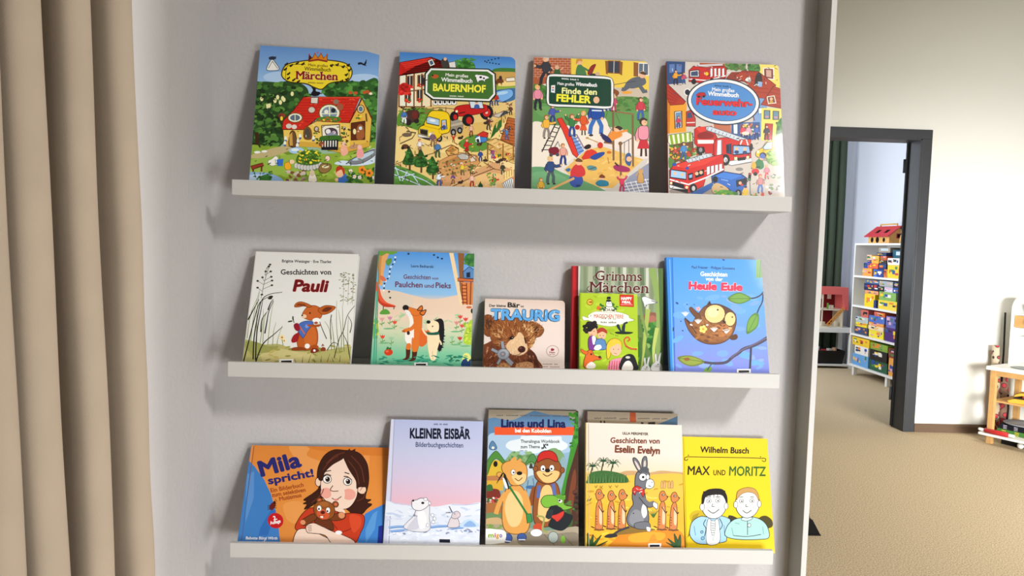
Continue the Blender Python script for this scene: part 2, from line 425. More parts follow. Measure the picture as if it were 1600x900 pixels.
def rounded(w, h, r, left):
    P = []
    def arc(cx, cy, a0):
        for k in range(6):
            a = math.radians(a0 + 18*k); P.append((cx + r*math.cos(a), cy + r*math.sin(a)))
    arc(w-r, r, -90); arc(w-r, h-r, 0)
    if left: arc(r, h-r, 90); arc(r, r, 180)
    else: P.extend([(0, h), (0, 0)])
    return P
def make_book(key, art, binding, paper, spine, label, group, rad=0.0, back=None):
    """binding: hard, board or soft"""
    sh, t, o, w, h, psi, lean, H = BOOK[key]
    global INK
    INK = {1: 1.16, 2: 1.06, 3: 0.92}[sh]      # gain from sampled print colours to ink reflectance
    A = Art(H, w, h); art(A)
    root = thing('picture_book', label, 'book', o, (PI/2-lean, 0, psi), group)
    bt = {'hard': 0.0025, 'board': 0.0016, 'soft': 0.0006}[binding]
    pm = print_mat('printed_cover_'+key, 0.42, 0.55 if key == 'fire' else 0.04)
    edge = mat('cover_edge_'+key, spine, 0.4, 0.4)
    # front cover: board plus the inked sheet
    bm = new()
    if rad: prism(bm, rounded(w, h, rad, False), 2, -bt, 0)
    else: bx(bm, 0, w, 0, h, -bt, 0)
    lay = bm.loops.layers.float_color.new('ink')
    A2 = A
    if rad:                                  # keep the print inside the round corners
        for (cx, cy, sx, sy) in ((w, h, -1, -1), (w, 0, -1, 1)):
            pass
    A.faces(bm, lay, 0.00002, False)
    for f in bm.faces:
        if all(lp[lay][3] == 0 for lp in f.loops) or all(abs(v.co.z) < 1e-9 or v.co.z < 0 for v in f.verts): f.material_index = 1
    if rad:
        # trim everything printed outside the rounded corners
        def trim(cx, cy, sy):
            for k in range(5):
                a = math.radians(9 + 18*k); n = Vector((math.cos(a), sy*math.sin(a), 0))
                p = Vector((cx + rad*math.cos(a), cy + sy*rad*math.sin(a), 0))
                bmesh.ops.bisect_plane(bm, geom=bm.verts[:]+bm.edges[:]+bm.faces[:], plane_co=p, plane_no=n, clear_outer=True)
        trim(w-rad, h-rad, 1); trim(w-rad, rad, -1)
    obj('front_cover', bm, [pm, edge], root)
    bm = new(); lay = bm.loops.layers.float_color.new('ink'); A.faces(bm, lay, 0.00002, True)
    if len(bm.faces): obj('lettering', bm, pm, root)
    else: bm.free()
    ins = 0.003 if binding == 'hard' else 0.0
    bm = new()
    if rad: prism(bm, [(x, y) for x, y in rounded(w, h, rad, False)], 2, -t+bt, -bt)
    else: bx(bm, 0.002, w-ins, ins, h-ins, -t+bt, -bt)
    obj('page_block', bm, mat(paper, {'page_paper': 'd8d2c4', 'board_paper': 'e6e2da'}.get(paper, paper), 0.8, 0.15), root)
    bm = new()
    if rad: prism(bm, rounded(w, h, rad, False), 2, -t, -t+bt)
    else: bx(bm, 0, w, 0, h, -t, -t+bt)
    obj('back_cover', bm, edge, root)
    bm = new()
    n = 8; pts = []
    for k in range(n+1):                     # slightly rounded spine
        a = PI*k/n; pts.append((-0.0022*math.sin(a) if binding == 'hard' else -0.0008*math.sin(a), -t/2 + t/2*math.cos(a)))
    pts += [(0.0019, -t+bt*0.5), (0.0019, -bt*0.5)]
    prism(bm, pts, 1, 0.0, h, 0)             # x-z outline run up the book
    obj('spine', bm, edge, root)
    return root

BOOK = {
'castle':(1,0.0120,(0.0280,-0.1033,1.3890),0.2524,0.3231,0.0680,0.2769,[0.000364289,3.57078e-05,-0.0559363,2.40769e-05,-0.000399697,0.346195,-2.71331e-05,3.35622e-05]),
'farm':(1,0.0120,(0.3236,-0.1040,1.3891),0.2501,0.3208,0.0374,0.2812,[0.000379458,2.31289e-05,-0.0464717,1.90534e-05,-0.000404916,0.348181,-2.16113e-05,5.50543e-05]),
'play':(1,0.0120,(0.6104,-0.0661,1.3877),0.2525,0.3136,0.0092,0.1637,[0.000391638,1.41012e-05,-0.0448073,1.3512e-05,-0.000393874,0.339605,-1.44613e-05,5.5854e-05]),
'fire':(1,0.0120,(0.8997,-0.0882,1.3885),0.2481,0.3190,-0.0142,0.2315,[0.000391632,-6.80441e-06,-0.028931,9.96789e-06,-0.000403888,0.342346,-6.01081e-06,4.4635e-05]),
'rabbit':(2,0.0160,(0.0167,-0.1033,1.0188),0.2223,0.2540,-0.0041,0.3386,[0.000337105,5.19663e-05,-0.06132,1.65681e-05,-0.00034112,0.266429,-1.34769e-05,7.99448e-05]),
'fox':(2,0.0140,(0.2823,-0.1035,1.0180),0.2092,0.2635,-0.0018,0.3343,[0.000342828,3.21642e-05,-0.0419434,1.34675e-05,-0.000344461,0.277723,-1.26595e-05,8.16421e-05]),
'bear':(2,0.0140,(0.5173,-0.0588,1.0172),0.1771,0.1567,-0.0102,0.2700,[0.000238661,1.40522e-05,-0.0287585,1.18281e-05,-0.000235899,0.17737,-1.00611e-05,6.88465e-05]),
'grimm':(2,0.0220,(0.7087,-0.0692,1.0176),0.2004,0.2329,-0.0011,0.1910,[0.000348755,1.51632e-06,-0.0204006,1.01542e-05,-0.000343741,0.268167,-9.40514e-06,4.27895e-05]),
'green':(2,0.0080,(0.7227,-0.0950,1.0153),0.1260,0.1788,0.0015,0.2402,[0.000336079,8.51552e-07,-0.0355478,4.3327e-06,-0.000336621,0.271337,-6.58464e-06,-9.04778e-06]),
'owl':(2,0.0160,(0.9170,-0.1033,1.0185),0.2122,0.2661,-0.0011,0.3225,[0.000348403,-1.81622e-05,-0.0276884,1.23612e-05,-0.000348756,0.281113,-8.95493e-06,4.00963e-05]),
'girl':(3,0.0100,(0.0087,-0.1032,0.6362),0.3036,0.2118,0.0052,0.4398,[0.000346022,6.4307e-05,-0.0698929,3.66969e-06,-0.000327778,0.23342,-1.05793e-05,0.000104212]),
'polar':(3,0.0150,(0.3154,-0.1034,0.6367),0.2041,0.2712,-0.0149,0.3205,[0.000376973,2.57247e-05,-0.0314998,1.06277e-05,-0.000358096,0.290296,-6.47388e-06,4.94446e-05]),
'marmot':(3,0.0060,(0.5317,-0.0900,0.6336),0.2032,0.2963,0.0061,0.2768,[0.000390908,0,-0.0215312,3.06802e-06,-0.000378095,0.30955,-9.19646e-06,-2.17046e-20]),
'brown':(3,0.0060,(0.7494,-0.0697,0.6332),0.2071,0.2923,-0.0306,0.2093,[0.000399948,1.30906e-21,-0.0191495,1.83809e-05,-0.000384923,0.30697,-2.45399e-06,2.62794e-05]),
'donkey':(3,0.0140,(0.7486,-0.1029,0.6358),0.2132,0.2725,-0.0259,0.2748,[0.000410373,4.67782e-06,-0.0242769,1.51334e-05,-0.00037991,0.31491,-1.12194e-05,0.000124486]),
'yellow':(3,0.0080,(0.9698,-0.0895,0.6345),0.1942,0.2446,-0.0240,0.3267,[0.000362019,-1.88465e-05,-0.0189905,2.26929e-05,-0.000336703,0.259399,3.36666e-05,4.3228e-05]),
}
# ------------------------------------------------------------------ the printed covers (coordinates of flat scans of each cover)
def art_castle(a):
    a.bg((0, '5f8cc4'), (0.18, '7fa8d6'), (0.3, '9cc0dc'), (1, '8aa63e'))
    a.e('a9c6e4', 250, 250, 90, 30); a.e('a9c6e4', 720, 270, 90, 26)
    T = '60 300 150 275 240 280 330 275 400 310 415 360 390 420 330 480 300 560 250 640 150 660 60 660'
    a.b('2a4a22', T); a.sc('3c6a2c 24421c 4f7d33 1c3316 5c8a3a', 190, 70, 280, 410, 640, 9, 24, poly=T, sd=3)
    U = '500 345 520 300 600 280 720 290 815 300 815 700 760 690 740 420 700 385 560 385'
    a.b('2f5a26', U); a.sc('3f7430 28501f 4f8a3a 5c9440 1f3c18', 120, 490, 275, 815, 660, 9, 22, poly=U, sd=4)
    a.l('3a2414', 22, '118 560 122 640 112 700', True)
    for x, y in ((225, 385), (240, 365), (275, 380), (255, 395), (268, 372), (180, 415), (192, 412), (150, 372), (322, 348)): a.e('ece0a4', x, y, 9, 13)
    for x, y in ((650, 350), (680, 352), (730, 350), (760, 355), (745, 345)): a.e('b4562a', x, y, 12, 9); 
    a.e('e8dcc8', 765, 358, 9, 7)
    # meadow
    G = '60 650 180 640 300 650 500 690 640 670 800 640 800 880 60 880'
    a.b('86a436', G); a.sc('93b040 7a982e a2ba4c 6c8c2a', 120, 70, 650, 790, 870, 12, 34, 0.4, sd=5)
    a.b('b8a878', '80 690 170 660 280 640 320 655 240 690 150 705 90 705'); a.b('8fae44', '70 720 200 700 330 690 400 720 360 800 200 800 80 800')
    # house
    W = 'e3c25c'
    a.p(W, '266 545 300 520 380 545 465 500 640 515 715 388 765 500 748 655 600 690 450 650 272 640', '4a3216', 4)
    a.p('d9b04a', '640 515 715 388 765 500 748 655 640 672')
    a.p('cfa23c', '272 610 450 625 600 660 745 630 748 655 600 690 450 652 272 642')
    R = '385 368 705 376 640 520 480 508 462 488 380 552 262 548 268 500 330 440'
    a.p('c82a1c', R, '5a1410', 4)
    for k in range(9):
        y = 385+k*15; a.l('a81c14', 2.5, [385-(y-368)*0.62, y, 703-(y-376)*0.45, y+4])
    a.sc('d83c28 b4221a e04a34', 60, 280, 375, 690, 540, 6, 12, 0.4, poly=R, sd=9)
    a.l('6a1a12', 7, '640 520 715 384 768 502'); a.l('e8502e', 5, '400 372 704 379')
    a.p('d8d2c4', '428 372 468 372 464 408 426 404', '40342a', 3)
    a.b('18141a', '428 352 440 330 432 312 446 300 458 314 456 336 480 344 470 362 440 364'); a.l('18141a', 5, '420 356 490 350')
    a.e('f2e8cc', 530, 462, 56, 46, o='7a4a1c', ow=6); a.e('7a90a0', 530, 462, 44, 36); a.l('f0e4c0', 6, '530 420 530 505'); a.l('f0e4c0', 5, '484 466 576 466'); a.e('f4ecd8', 512, 455, 12); a.e('2a2a30', 552, 448, 13)
    a.b('4e7a2c', '460 490 520 480 590 490 580 512 520 508 466 506'); a.sc('d04a30 f0d040 3e6a24', 18, 464, 484, 588, 508, 4, 8, sd=3)
    a.e('f2e8cc', 336, 484, 38, 24, o='7a4a1c', ow=5); a.e('5a6a78', 336, 484, 28, 17); a.l('f0e4c0', 4, '336 462 336 506')
    a.e('cfc4b4', 430, 442, 18, 16, o='6a2a20', ow=3); a.e('8a7060', 568, 400, 16, 14); a.e('9a5a40', 590, 430, 18, 20)
    a.p('ede4d0', '484 532 584 528 586 606 486 602', '5a3a1c', 5); a.b('4a3a44', '500 560 530 545 566 556 570 590 520 596'); a.e('e8e4e0', 520, 566, 14); a.e('c8b8c4', 552, 575, 12); a.b('8a8ca4', '505 588 540 570 566 580 560 602 506 600')
    a.b('3a6a24', '476 594 530 588 590 592 586 622 480 620'); a.p('1a1a20', '476 616 576 612 572 672 480 668'); 
    for k in range(6): a.p('ece6da', [484+k*15, 618, 491+k*15, 618, 489+k*15, 652, 483+k*15, 652])
    a.e('8c4e30', 482, 636, 17, 15)
    a.b('6a4a2a', '300 640 304 575 322 556 338 580 340 644', '3a2414', 4); a.p('c89a48', '300 580 318 566 320 640 302 640')
    a.b('7a4a1c', '384 604 382 555 404 534 426 556 426 606'); a.b('4a4640', '391 598 391 560 404 545 417 562 417 598'); a.e('6a4a24', 454, 552, 15, 18); a.e('c8c0b0', 455, 550, 9, 11)
    a.p('5a2a14', '650 522 728 512 724 616 648 618', '3a1c0c', 4); a.b('9a5a30', '680 612 682 550 700 530 720 550 720 606'); a.e('c8dce4', 702, 552, 10); a.e('f0e0a0', 668, 570, 9, 16)
    a.e('e8d8a0', 706, 444, 17, 20, o='6a3a1a', ow=5); a.e('5a7890', 706, 444, 12, 15); a.sc('f0d040 e8a030 4a7a2c', 14, 676, 474, 712, 506, 5, 9, sd=6); a.l('6a4a24', 9, '735 470 738 515'); 
    a.sc('2a4a1c 4e3a24 6a2a2a 3c6a28', 26, 596, 540, 640, 640, 4, 10, sd=8); a.sc('2a4a1c 3c6a28', 12, 440, 560, 470, 630, 4, 9, sd=12)
    a.e('ccc6ba', 300, 530, 16, 14); a.e('d8d0c4', 330, 535, 15, 13); a.e('8a3a2a', 262, 470, 20, 14); a.e('f0d040', 260, 486, 8, 12); a.l('3a2414', 4, '240 470 262 520')
    for x, y in ((280, 600), (350, 615), (362, 588), (436, 602), (276, 626), (345, 640)): a.e('f0e8d8', x, y, 8, 14, n=9); a.e('4a6a9a', x, y+12, 8, 6, n=8)
    a.b('e8a890', '590 660 600 630 622 655 628 690 600 705 588 690'); a.e('f0c0a8', 606, 636, 11); a.b('b88a68', '640 650 680 640 690 655 660 668 640 664')
    # garden things
    a.e('9ec4e4', 340, 668, 42, 18); a.e('d8e8f2', 332, 664, 22, 8); a.e('5a7a9a', 356, 676, 14, 6)
    a.b('c8d8e4', '550 745 590 730 640 735 660 720 720 690 780 668 780 740 720 760 640 760 580 756'); a.b('7a7e84', '630 735 700 700 776 672 776 706 710 745 650 752', '4a4e54', 4); a.b('b4c8d4', '650 730 710 700 766 682 766 696 700 728'); a.b('e89a98', '678 716 680 672 700 655 714 680 712 712'); a.e('eeb8a8', 694, 658, 13)
    a.e('6f756e', 405, 756, 74, 26); 
    for k in range(9): a.e('c4c4bc', 336+k*17, 752+14*math.sin(k*0.4), 11, 15, o='5a5c58', ow=2, n=9)
    a.b('40661e', '340 735 350 690 390 668 440 672 474 700 468 740 410 752'); a.sc('f0d838 e8c428 5a8a2c 2f5218 78a83c', 60, 346, 668, 470, 742, 5, 10, sd=14)
    a.e('e8c8b4', 513, 716, 13, 15, o='2a2a2a', ow=2); a.b('8a6a3c', '462 770 480 745 525 748 530 775 500 798 470 792', '3a2a18', 3); a.e('e8dcb0', 500, 762, 20, 8)
    a.b('ece6da', '180 722 200 712 222 696 236 706 232 738 206 750 186 742', '6a5a48', 2); a.p('2f6ac0', '228 716 266 712 262 752 232 752'); a.b('e8a824', '272 740 300 732 308 768 278 772', '7a4a14', 2); a.e('e8c8a0', 312, 730, 16, 12)
    a.p('8a3420', '82 748 150 732 156 748 90 768', '3a140c', 3); a.l('5a2414', 9, '96 766 96 785'); a.l('5a2414', 9, '144 752 142 780'); a.e('ece8e0', 120, 672, 18, 7); a.e('ece8e0', 160, 668, 16, 7)
    a.b('86a8d0', '60 790 130 784 200 795 260 830 240 880 60 880'); a.b('b4cce6', '70 800 140 796 190 812 150 830 80 826'); a.b('38702e', '130 820 150 800 190 802 196 826 170 842 136 840'); a.sc('4f8a34 2a5220', 16, 90, 780, 210, 850, 6, 12, sd=16)
    a.sc('9a8a78 c0b4a4 7a6a5a 7a4a2a', 26, 280, 785, 380, 845, 8, 16, sd=17); a.b('e4dccc', '404 842 410 800 424 780 440 800 450 842', '5a4a3a', 2); a.e('cbb89a', 425, 796, 14, 18)
    a.b('3a6ab8', '570 850 580 806 606 800 636 850'); a.e('e8b890', 578, 800, 24); a.b('b0381c', '558 800 562 766 590 762 608 786 600 812 590 782 566 790'); a.e('e8b890', 560, 836, 10); 
    a.sc('3a6e28 28501c 5a8e36', 44, 620, 780, 790, 860, 9, 18, sd=18)
    for x, y in ((704, 785), (743, 804)): a.flower(x, y, 20, 'ee8a28', '7a3a14')
    for x, y in ((640, 790), (660, 822), (770, 830), (690, 826)): a.flower(x, y, 10, 'e8d8e0')
    a.busy('2f4a18 24381a 5a6a24', 60, 80, 680, 780, 850, 22, 4, 4); a.busy('1c2c16 16240f', 60, 90, 300, 260, 640, 26, 6, 5); a.busy('3a2a18 e8dcc0 6a4a2a', 40, 270, 520, 760, 670, 16, 3, 6)
    # title shield
    a.b('3a2a10', '262 235 285 185 350 165 470 156 590 168 650 195 666 240 640 285 570 290 530 300 490 330 440 316 400 296 320 285 280 268')
    a.b('efce2e', '268 235 290 190 350 171 470 162 588 174 645 198 660 240 636 280 570 284 526 296 488 324 444 310 402 290 320 280 284 264')
    for sx in (0, 1):
        for x, y in ((290, 182), (318, 190), (352, 178), (384, 182), (302, 236), (300, 262), (330, 272), (356, 282), (284, 210)):
            X = 930-x if sx else x; Y = y+(14 if sx else 0); a.e('2f2410', X, Y, 9, 6, 30 if sx else -30, n=9); a.e('2f2410', X+8, Y-6, 5, 6, n=8)
        a.l('2f2410', 3, '285 270 290 220 300 190 340 182 400 184' if not sx else '642 284 645 240 634 206 590 196 540 188', True)
    a.p('cf7c1c', '418 168 424 128 440 150 456 124 472 148 490 124 504 150 524 132 524 172 472 162', '6a2a10', 3); a.l('8a2418', 9, '418 166 472 158 524 170')
    for x, y in ((424, 126), (456, 122), (490, 122), (524, 130), (472, 118)): a.e('d8342a', x, y, 4, n=8)
    a.t('Mein großes', 416, 193, 527, 203, 15, '4a3210', 0.0); a.t('Wimmelbuch', 393, 217, 543, 228, 21, '3a2a10', 0.005)
    a.t('Märchen', 342, 264, 583, 277, 42, '8a1414', 0.02, out='f6e8b0', ow=0.02, serif=True); a.tiny('5a4a1c', 414, 291, 506, 297, 9, 15)
    a.b('ece8e0', '180 206 200 160 214 150 228 164 252 206 214 214', '4a5260', 4); a.e('2a3040', 214, 142, 22, 10); a.l('2a3040', 3, '190 200 214 160 244 204'); a.l('2a3040', 4, '196 150 236 134')
    a.b('14202c', '698 180 716 178 730 186 742 170 746 180 736 198 716 190 700 192'); a.l('14202c', 4, '730 188 744 200'); a.l('14202c', 5, '742 176 746 164')

def art_farm(a):
    a.bg((0, '3f78bc'), (0.1, '5a94cc'), (0.2, 'd8bc78'), (1, 'e0c27a'))
    a.b('3f7434', '640 178 700 170 790 180 790 215 640 212'); a.b('c29a54', '620 200 700 192 790 205 790 270 640 262'); a.b('8aa43e', '640 262 720 258 790 270 790 300 650 300'); a.b('e8cc80', '660 250 740 244 780 252 770 270 670 272')
    a.b('356e2c', '428 172 440 140 470 124 492 110 512 128 536 146 536 180 480 184'); a.sc('4a8a3a 2a5a22 5c9c44', 40, 432, 116, 536, 180, 6, 13, sd=2)
    a.b('3c6a98', '655 300 700 290 770 288 770 340 720 362 655 356'); a.b('74a8dc', '650 318 668 300 740 292 748 330 690 362 654 350', '2a4a6a', 3); a.e('a8cdec', 690, 312, 34, 9, -8)
    # farmhouse
    a.p('efd9b4', '108 196 300 185 300 372 250 386 104 382'); a.p('f6ead0', '108 196 190 195 190 384 104 382')
    for x in (112, 152, 196, 240, 292): a.l('7a4a28', 8, [x, 196, x-4, 384])
    a.l('7a4a28', 7, '104 300 300 282'); a.l('7a4a28', 7, '104 380 255 384')
    a.p('c41f18', '116 132 292 104 330 118 440 166 262 184 108 206', '5a0e0c', 4); a.p('d83426', '118 134 290 108 320 118 150 168')
    for k in range(6): a.l('9c1612', 2.5, [122, 142+k*10, 300+k*18, 116+k*10])
    a.p('e8e0d4', '272 124 300 112 316 146 286 158', '3a2a24', 4); a.p('3a5a78', '282 128 298 122 306 142 290 150')
    for x, y in ((172, 240), (232, 236), (226, 318), (158, 320)): a.p('2a2a34', [x-16, y-30, x+16, y-32, x+14, y+30, x-16, y+32], '8a5a30', 5); a.l('e8dcc4', 4, [x, y-30, x-1, y+30]); a.sc('c82418 e04030 3a7028', 9, x-16, y+18, x+16, y+38, 5, 9, sd=int(x))
    a.b('c42420', '106 300 112 262 140 246 168 262 174 286 150 306 120 318'); a.sc('e03a30 9c1814 c42420', 24, 108, 256, 170, 312, 7, 12, sd=31)
    a.b('3c3834', '348 128 366 110 386 122 392 160 360 168'); a.e('e0b088', 372, 116, 9); a.p('dcd8d4', '392 136 428 130 432 166 396 164', '5a5a5a', 3)
    # yard
    a.b('5c8c34', '100 430 140 395 230 388 300 400 380 430 330 455 260 470 230 505 180 518 100 490'); a.sc('6a9c3c 4c7a2a', 30, 110, 400, 360, 505, 8, 18, 0.5, sd=5)
    a.l('8a6a38', 5, '250 402 330 388 420 398'); a.l('8a6a38', 5, '250 420 330 406 350 420'); 
    for x in (262, 300, 336, 372): a.l('8a6a38', 5, [x, 386, x, 424])
    for x in range(300, 412, 26): a.b('f0ece4', [x, 372, x+8, 348, x+22, 346, x+26, 372], '2a2a2a', 2); a.e('1c1c1c', x+14, 358, 6, 8)
    a.b('46302a', '140 420 170 400 214 404 222 440 190 470 146 470'); a.e('2a2020', 160, 470, 18); a.e('2a2020', 205, 462, 15); a.e('6a2a24', 196, 430, 18, 24); a.man(136, 478, 84, '4a78b4', 'dce4ee', '2a2a2a')
    a.b('e8cc86', '90 500 220 520 330 580 440 560 620 500 780 470 780 640 600 560 470 640 330 640 220 600 90 700')
    a.b('d4b062', '380 520 520 480 620 470 700 440 780 420 780 440 640 500 480 560')
    # tractor
    a.e('17171a', 600, 420, 38, 42); a.e('c42420', 600, 420, 22, 25); a.e('e8b4a8', 600, 420, 8, 9)
    a.b('b81c1a', '420 400 440 382 500 374 590 376 606 396 590 420 470 440 424 430', '4a0c0c', 3)
    a.p('c8d4dc', '500 344 574 346 584 398 512 396', '3a1414', 4); a.p('d62a22', '490 336 506 324 574 330 584 348 500 350', '5a0e0c', 3); a.e('e0b088', 545, 366, 9); a.b('3a5a9a', '532 396 536 376 556 376 560 396'); a.e('2a2a2a', 545, 358, 10, 5)
    a.e('17171a', 496, 462, 34, 35); a.e('b8201e', 502, 464, 17, 20); a.e('17171a', 418, 442, 24, 30); a.e('b8201e', 424, 444, 11, 15); a.e('f4e8c0', 432, 412, 7); a.l('2a1010', 5, '444 424 480 416')
    a.p('c0b8a8', '630 440 700 412 730 420 668 450', '5a5a5a', 3)
    # yellow lorry
    a.p('b4a890', '386 486 462 468 468 490 392 510', '5a5244', 3); a.p('8a8070', '388 500 468 486 468 516 396 534'); a.p('9a9284', '392 470 440 458 462 468 388 486')
    for x, y, r in ((332, 562, 22), (412, 530, 20), (448, 520, 19)): a.e('18181a', x, y, r*0.8, r); a.e('9a9a98', x, y, r*0.4, r*0.5)
    a.b('efc51c', '216 528 222 500 244 484 262 448 282 414 312 406 386 424 392 520 350 540 330 562 300 575 240 560', '5a4208', 4)
    a.p('a8c4dc', '262 448 278 440 334 456 332 492 262 476', '2a2a34', 4); a.p('a8c0d4', '346 462 372 458 376 510 346 516', '2a2a34', 4); a.e('d8a888', 360, 480, 9); a.e('3a4a8a', 360, 500, 11, 12); a.e('e0e8f0', 296, 462, 18, 7, 10)
    a.p('2a241a', '224 508 268 516 266 548 226 536', '7a7468', 4); a.p('d8d4cc', '212 536 300 562 300 578 214 552', '4a4a4a', 2); a.l('d8a814', 5, '250 492 330 512 334 536'); a.e('f4f0d8', 282, 540, 9, 11)
    # hut, barn roof, canopy
    a.b('5a8a34', '440 590 520 545 600 560 640 600 560 640 480 630'); a.p('3f7ac0', '536 560 548 542 596 556 604 584 566 590 540 588', '1a2a4a', 3); a.p('c43020', '540 548 580 526 608 536 604 560 566 556', '5a140e', 3); a.p('dce8f4', '534 566 560 552 564 588 538 586'); a.b('1a2030', '542 584 544 570 554 570 556 586')
    a.p('2a5a24', '618 570 640 500 652 480 654 530 640 550'); a.p('2f6428', '644 540 668 470 686 458 684 500 660 530')
    R = '720 450 775 462 775 618 676 574 700 510'
    a.p('b0602e', R, '5a2a14', 4)
    for k in range(9): a.l('7c3c1a', 3, [712-k*4, 466+k*15, 775, 476+k*16])
    for k in range(18): a.l('7c3c1a', 2.5, [700+(k*37 % 70), 470+k*8, 697+(k*37 % 70), 482+k*8])
    a.man(712, 575, 66, '4a7ab4', '3a5a8a', '5a3a20', arm=2)
    a.p('dcb872', '590 584 650 566 775 622 775 660 700 650', '7a5220', 4); a.p('c49a52', '604 600 775 668 775 710 620 650')
    for k in range(6): a.l('9a7030', 3, [606+k*28, 588+k*10, 640+k*28, 572+k*12])
    a.p('e8cc90', '600 650 775 720 775 760 640 705 600 690', '8a6028', 3); a.sc('6a3a2a c82418 4a7a2c e8c030', 20, 625, 655, 770, 700, 6, 11, sd=7)
    for x in (604, 690, 748): a.l('8a5a28', 7, [x, 600, x-2, 690])
    # vegetable beds
    a.p('c89258', '330 690 430 640 540 660 560 700 520 745 350 800 320 770', '8a5a2c', 3); a.p('b07840', '350 700 440 660 500 672 400 730')
    for i in range(8):
        for j in range(4): a.e('6a5a34' if (i+j) % 2 else '8a8a4a', 352+i*20+j*8, 700+j*22-i*4, 8, 6, n=8)
    a.p('d8a860', '366 634 404 604 440 626 436 652 380 660', '6a4218', 4); a.p('a87a38', '374 634 404 614 430 628 400 646'); a.p('b4b0a8', '430 660 462 648 500 662 490 684 450 682', '5a5a58', 3)
    a.p('cc9a6a', '320 790 520 745 640 700 775 760 775 860 300 860'); a.b('ddb47a', '380 830 500 790 620 760 740 790 700 850 420 862'); a.l('6a4a28', 5, '400 835 520 780 640 735'); a.l('6a4a28', 4, '580 700 640 740 700 750')
    a.p('d8c8b0', '500 676 530 660 540 690 508 700', '8a5a2c', 3)
    a.l('7a4a28', 5, '300 640 400 600 440 620'); a.l('7a4a28', 5, '480 632 540 690'); a.l('7a5a34', 4, '80 706 150 680 210 668 320 640')
    # corner meadow and orchard
    a.b('568a3a', '60 720 150 730 260 780 320 830 320 870 60 870'); a.sc('64984a 467a2e', 30, 80, 740, 300, 850, 10, 18, 0.5, sd=8)
    for x, y, k in ((165, 665, 1.0), (230, 678, 1.0), (295, 715, 0.95)):
        a.l('5a3a1c', 10, [x, y+40, x-2, y+76]); a.b('24501f', [x-40*k, y+36*k, x-26*k, y-8*k, x-4*k, y-56*k, x+20*k, y-10*k, x+36*k, y+34*k, x, y+46*k]); a.sc('35682a 1a3c16 3f7a32', 26, x-28, y-30, x+28, y+36, 6, 11, sd=int(x))
    for p in ('70 722 250 800 330 850', '70 760 200 815 280 850', '84 720 110 800', '150 745 120 800', '180 768 230 840', '100 780 190 760'): a.l('c4d4e4', 5, p)
    for p in ('150 520 200 530 180 560 110 590', '130 540 180 530'): a.l('5a4a34', 6, p)
    a.e('5a3a28', 140, 606, 20, 14); a.e('2a2420', 126, 614, 9); a.e('2a2420', 158, 612, 9); a.e('6a5a4a', 150, 540, 28, 12)
    P = ((222, 640, 76, 'e8e4e0', '9a7a5a', 'b02a1c', 1), (296, 606, 84, '7a5a6a', '8a6a4a', 'd8b060', 0), (322, 668, 92, '4a78a8', '3a5a3a', '8a5a30', 0), (486, 652, 86, 'c42a24', 'a02020', 'b0482a', 1),
         (512, 552, 70, 'e0b090', '7a3a2a', '5a3a20', 0), (610, 518, 74, '7a3a2a', '2a2a34', '3a2a1c', 1), (562, 694, 66, '2a4a8a', '24407a', '6a4a2a', 0), (628, 384, 66, 'e8a830', '2a3a6a', '5a3a20', 0),
         (656, 380, 70, 'b83428', '2a4a7a', '8a5a30', 0), (736, 436, 56, '5a4a30', '3a3a2a', '2a2a20', 0), (412, 586, 42, 'd8281e', '7a2a20', 'd8a850', 2), (512, 762, 66, '5a7a3a', '5a6a34', 'b06a30', 1),
         (460, 770, 70, 'e8c83a', '7a6a3a', 'c88a40', 1), (406, 818, 58, '6a4a8a', '7a4a3a', '2a2420', 0), (512, 838, 78, 'e8b8a0', 'a83020', '4a2a1a', 0), (638, 846, 74, 'c42424', 'd8c8c0', '6a3a20', 1),
         (328, 832, 86, 'dce4f0', '3a5a9a', '6a3a20', 1), (686, 770, 66, '3a3a2a', '2a4a2a', '2a2a20', 0), (632, 680, 60, '9a4a7a', '6a4a8a', 'd8b060', 1))
    for q in P: a.man(*q[:6], arm=q[6], skirt=q[5] in ('b0482a', 'b02a1c'))
    for x, y in ((450, 562), (590, 690), (556, 600), (676, 690), (660, 700), (446, 812), (596, 480)): a.e('3a2a20', x, y, 15, 8); a.e('3a2a20', x+12, y-8, 6)
    a.b('6a3a1c', '656 254 664 232 690 232 700 250 690 256 688 272 682 258 668 258 664 272'); a.e('3a2a2a', 682, 226, 9, 12); a.p('e8e0d0', '712 228 760 224 764 246 714 248', '6a4a2a', 3)
    a.sc('5c8a34 7aa044', 22, 590, 760, 640, 830, 5, 11, sd=23); a.p('1f4a2a', '546 830 560 806 574 832 570 852 546 852'); a.p('d8dce0', '680 822 735 788 745 800 745 860 700 860', '3a3a3a', 2)
    for k in range(5): a.l('3a3a3a', 3, [688+k*11, 818-k*6, 706+k*9, 858])
    a.p('e8cc86', '690 760 745 742 745 780 694 800'); 
    for k in range(4): a.l('9a6a34', 3, [694+k*14, 758-k*5, 694+k*14, 796-k*6])
    a.busy('3a2418 5a3a1c 7a4a20 2a2a20', 120, 90, 500, 750, 850, 26, 3.2, 5); a.busy('3a2418 8a3020 2a3a5a', 60, 600, 330, 760, 560, 22, 3.0, 6); a.busy('f4ecd8 e8c030 c83a24', 50, 300, 560, 750, 840, 12, 4, 7); a.busy('2a1a14 4a2a1c', 26, 108, 380, 260, 500, 26, 4, 8)
    # title board
    S = '290 168 612 180 648 206 650 320 618 356 300 340 258 308 262 200'
    a.p('1c2814', '286 162 616 174 656 202 658 324 622 364 296 348 250 312 254 196'); a.p('eef0e4', S); a.p('3f6a2c', '294 178 608 190 638 212 640 316 612 346 304 331 268 302 272 206')
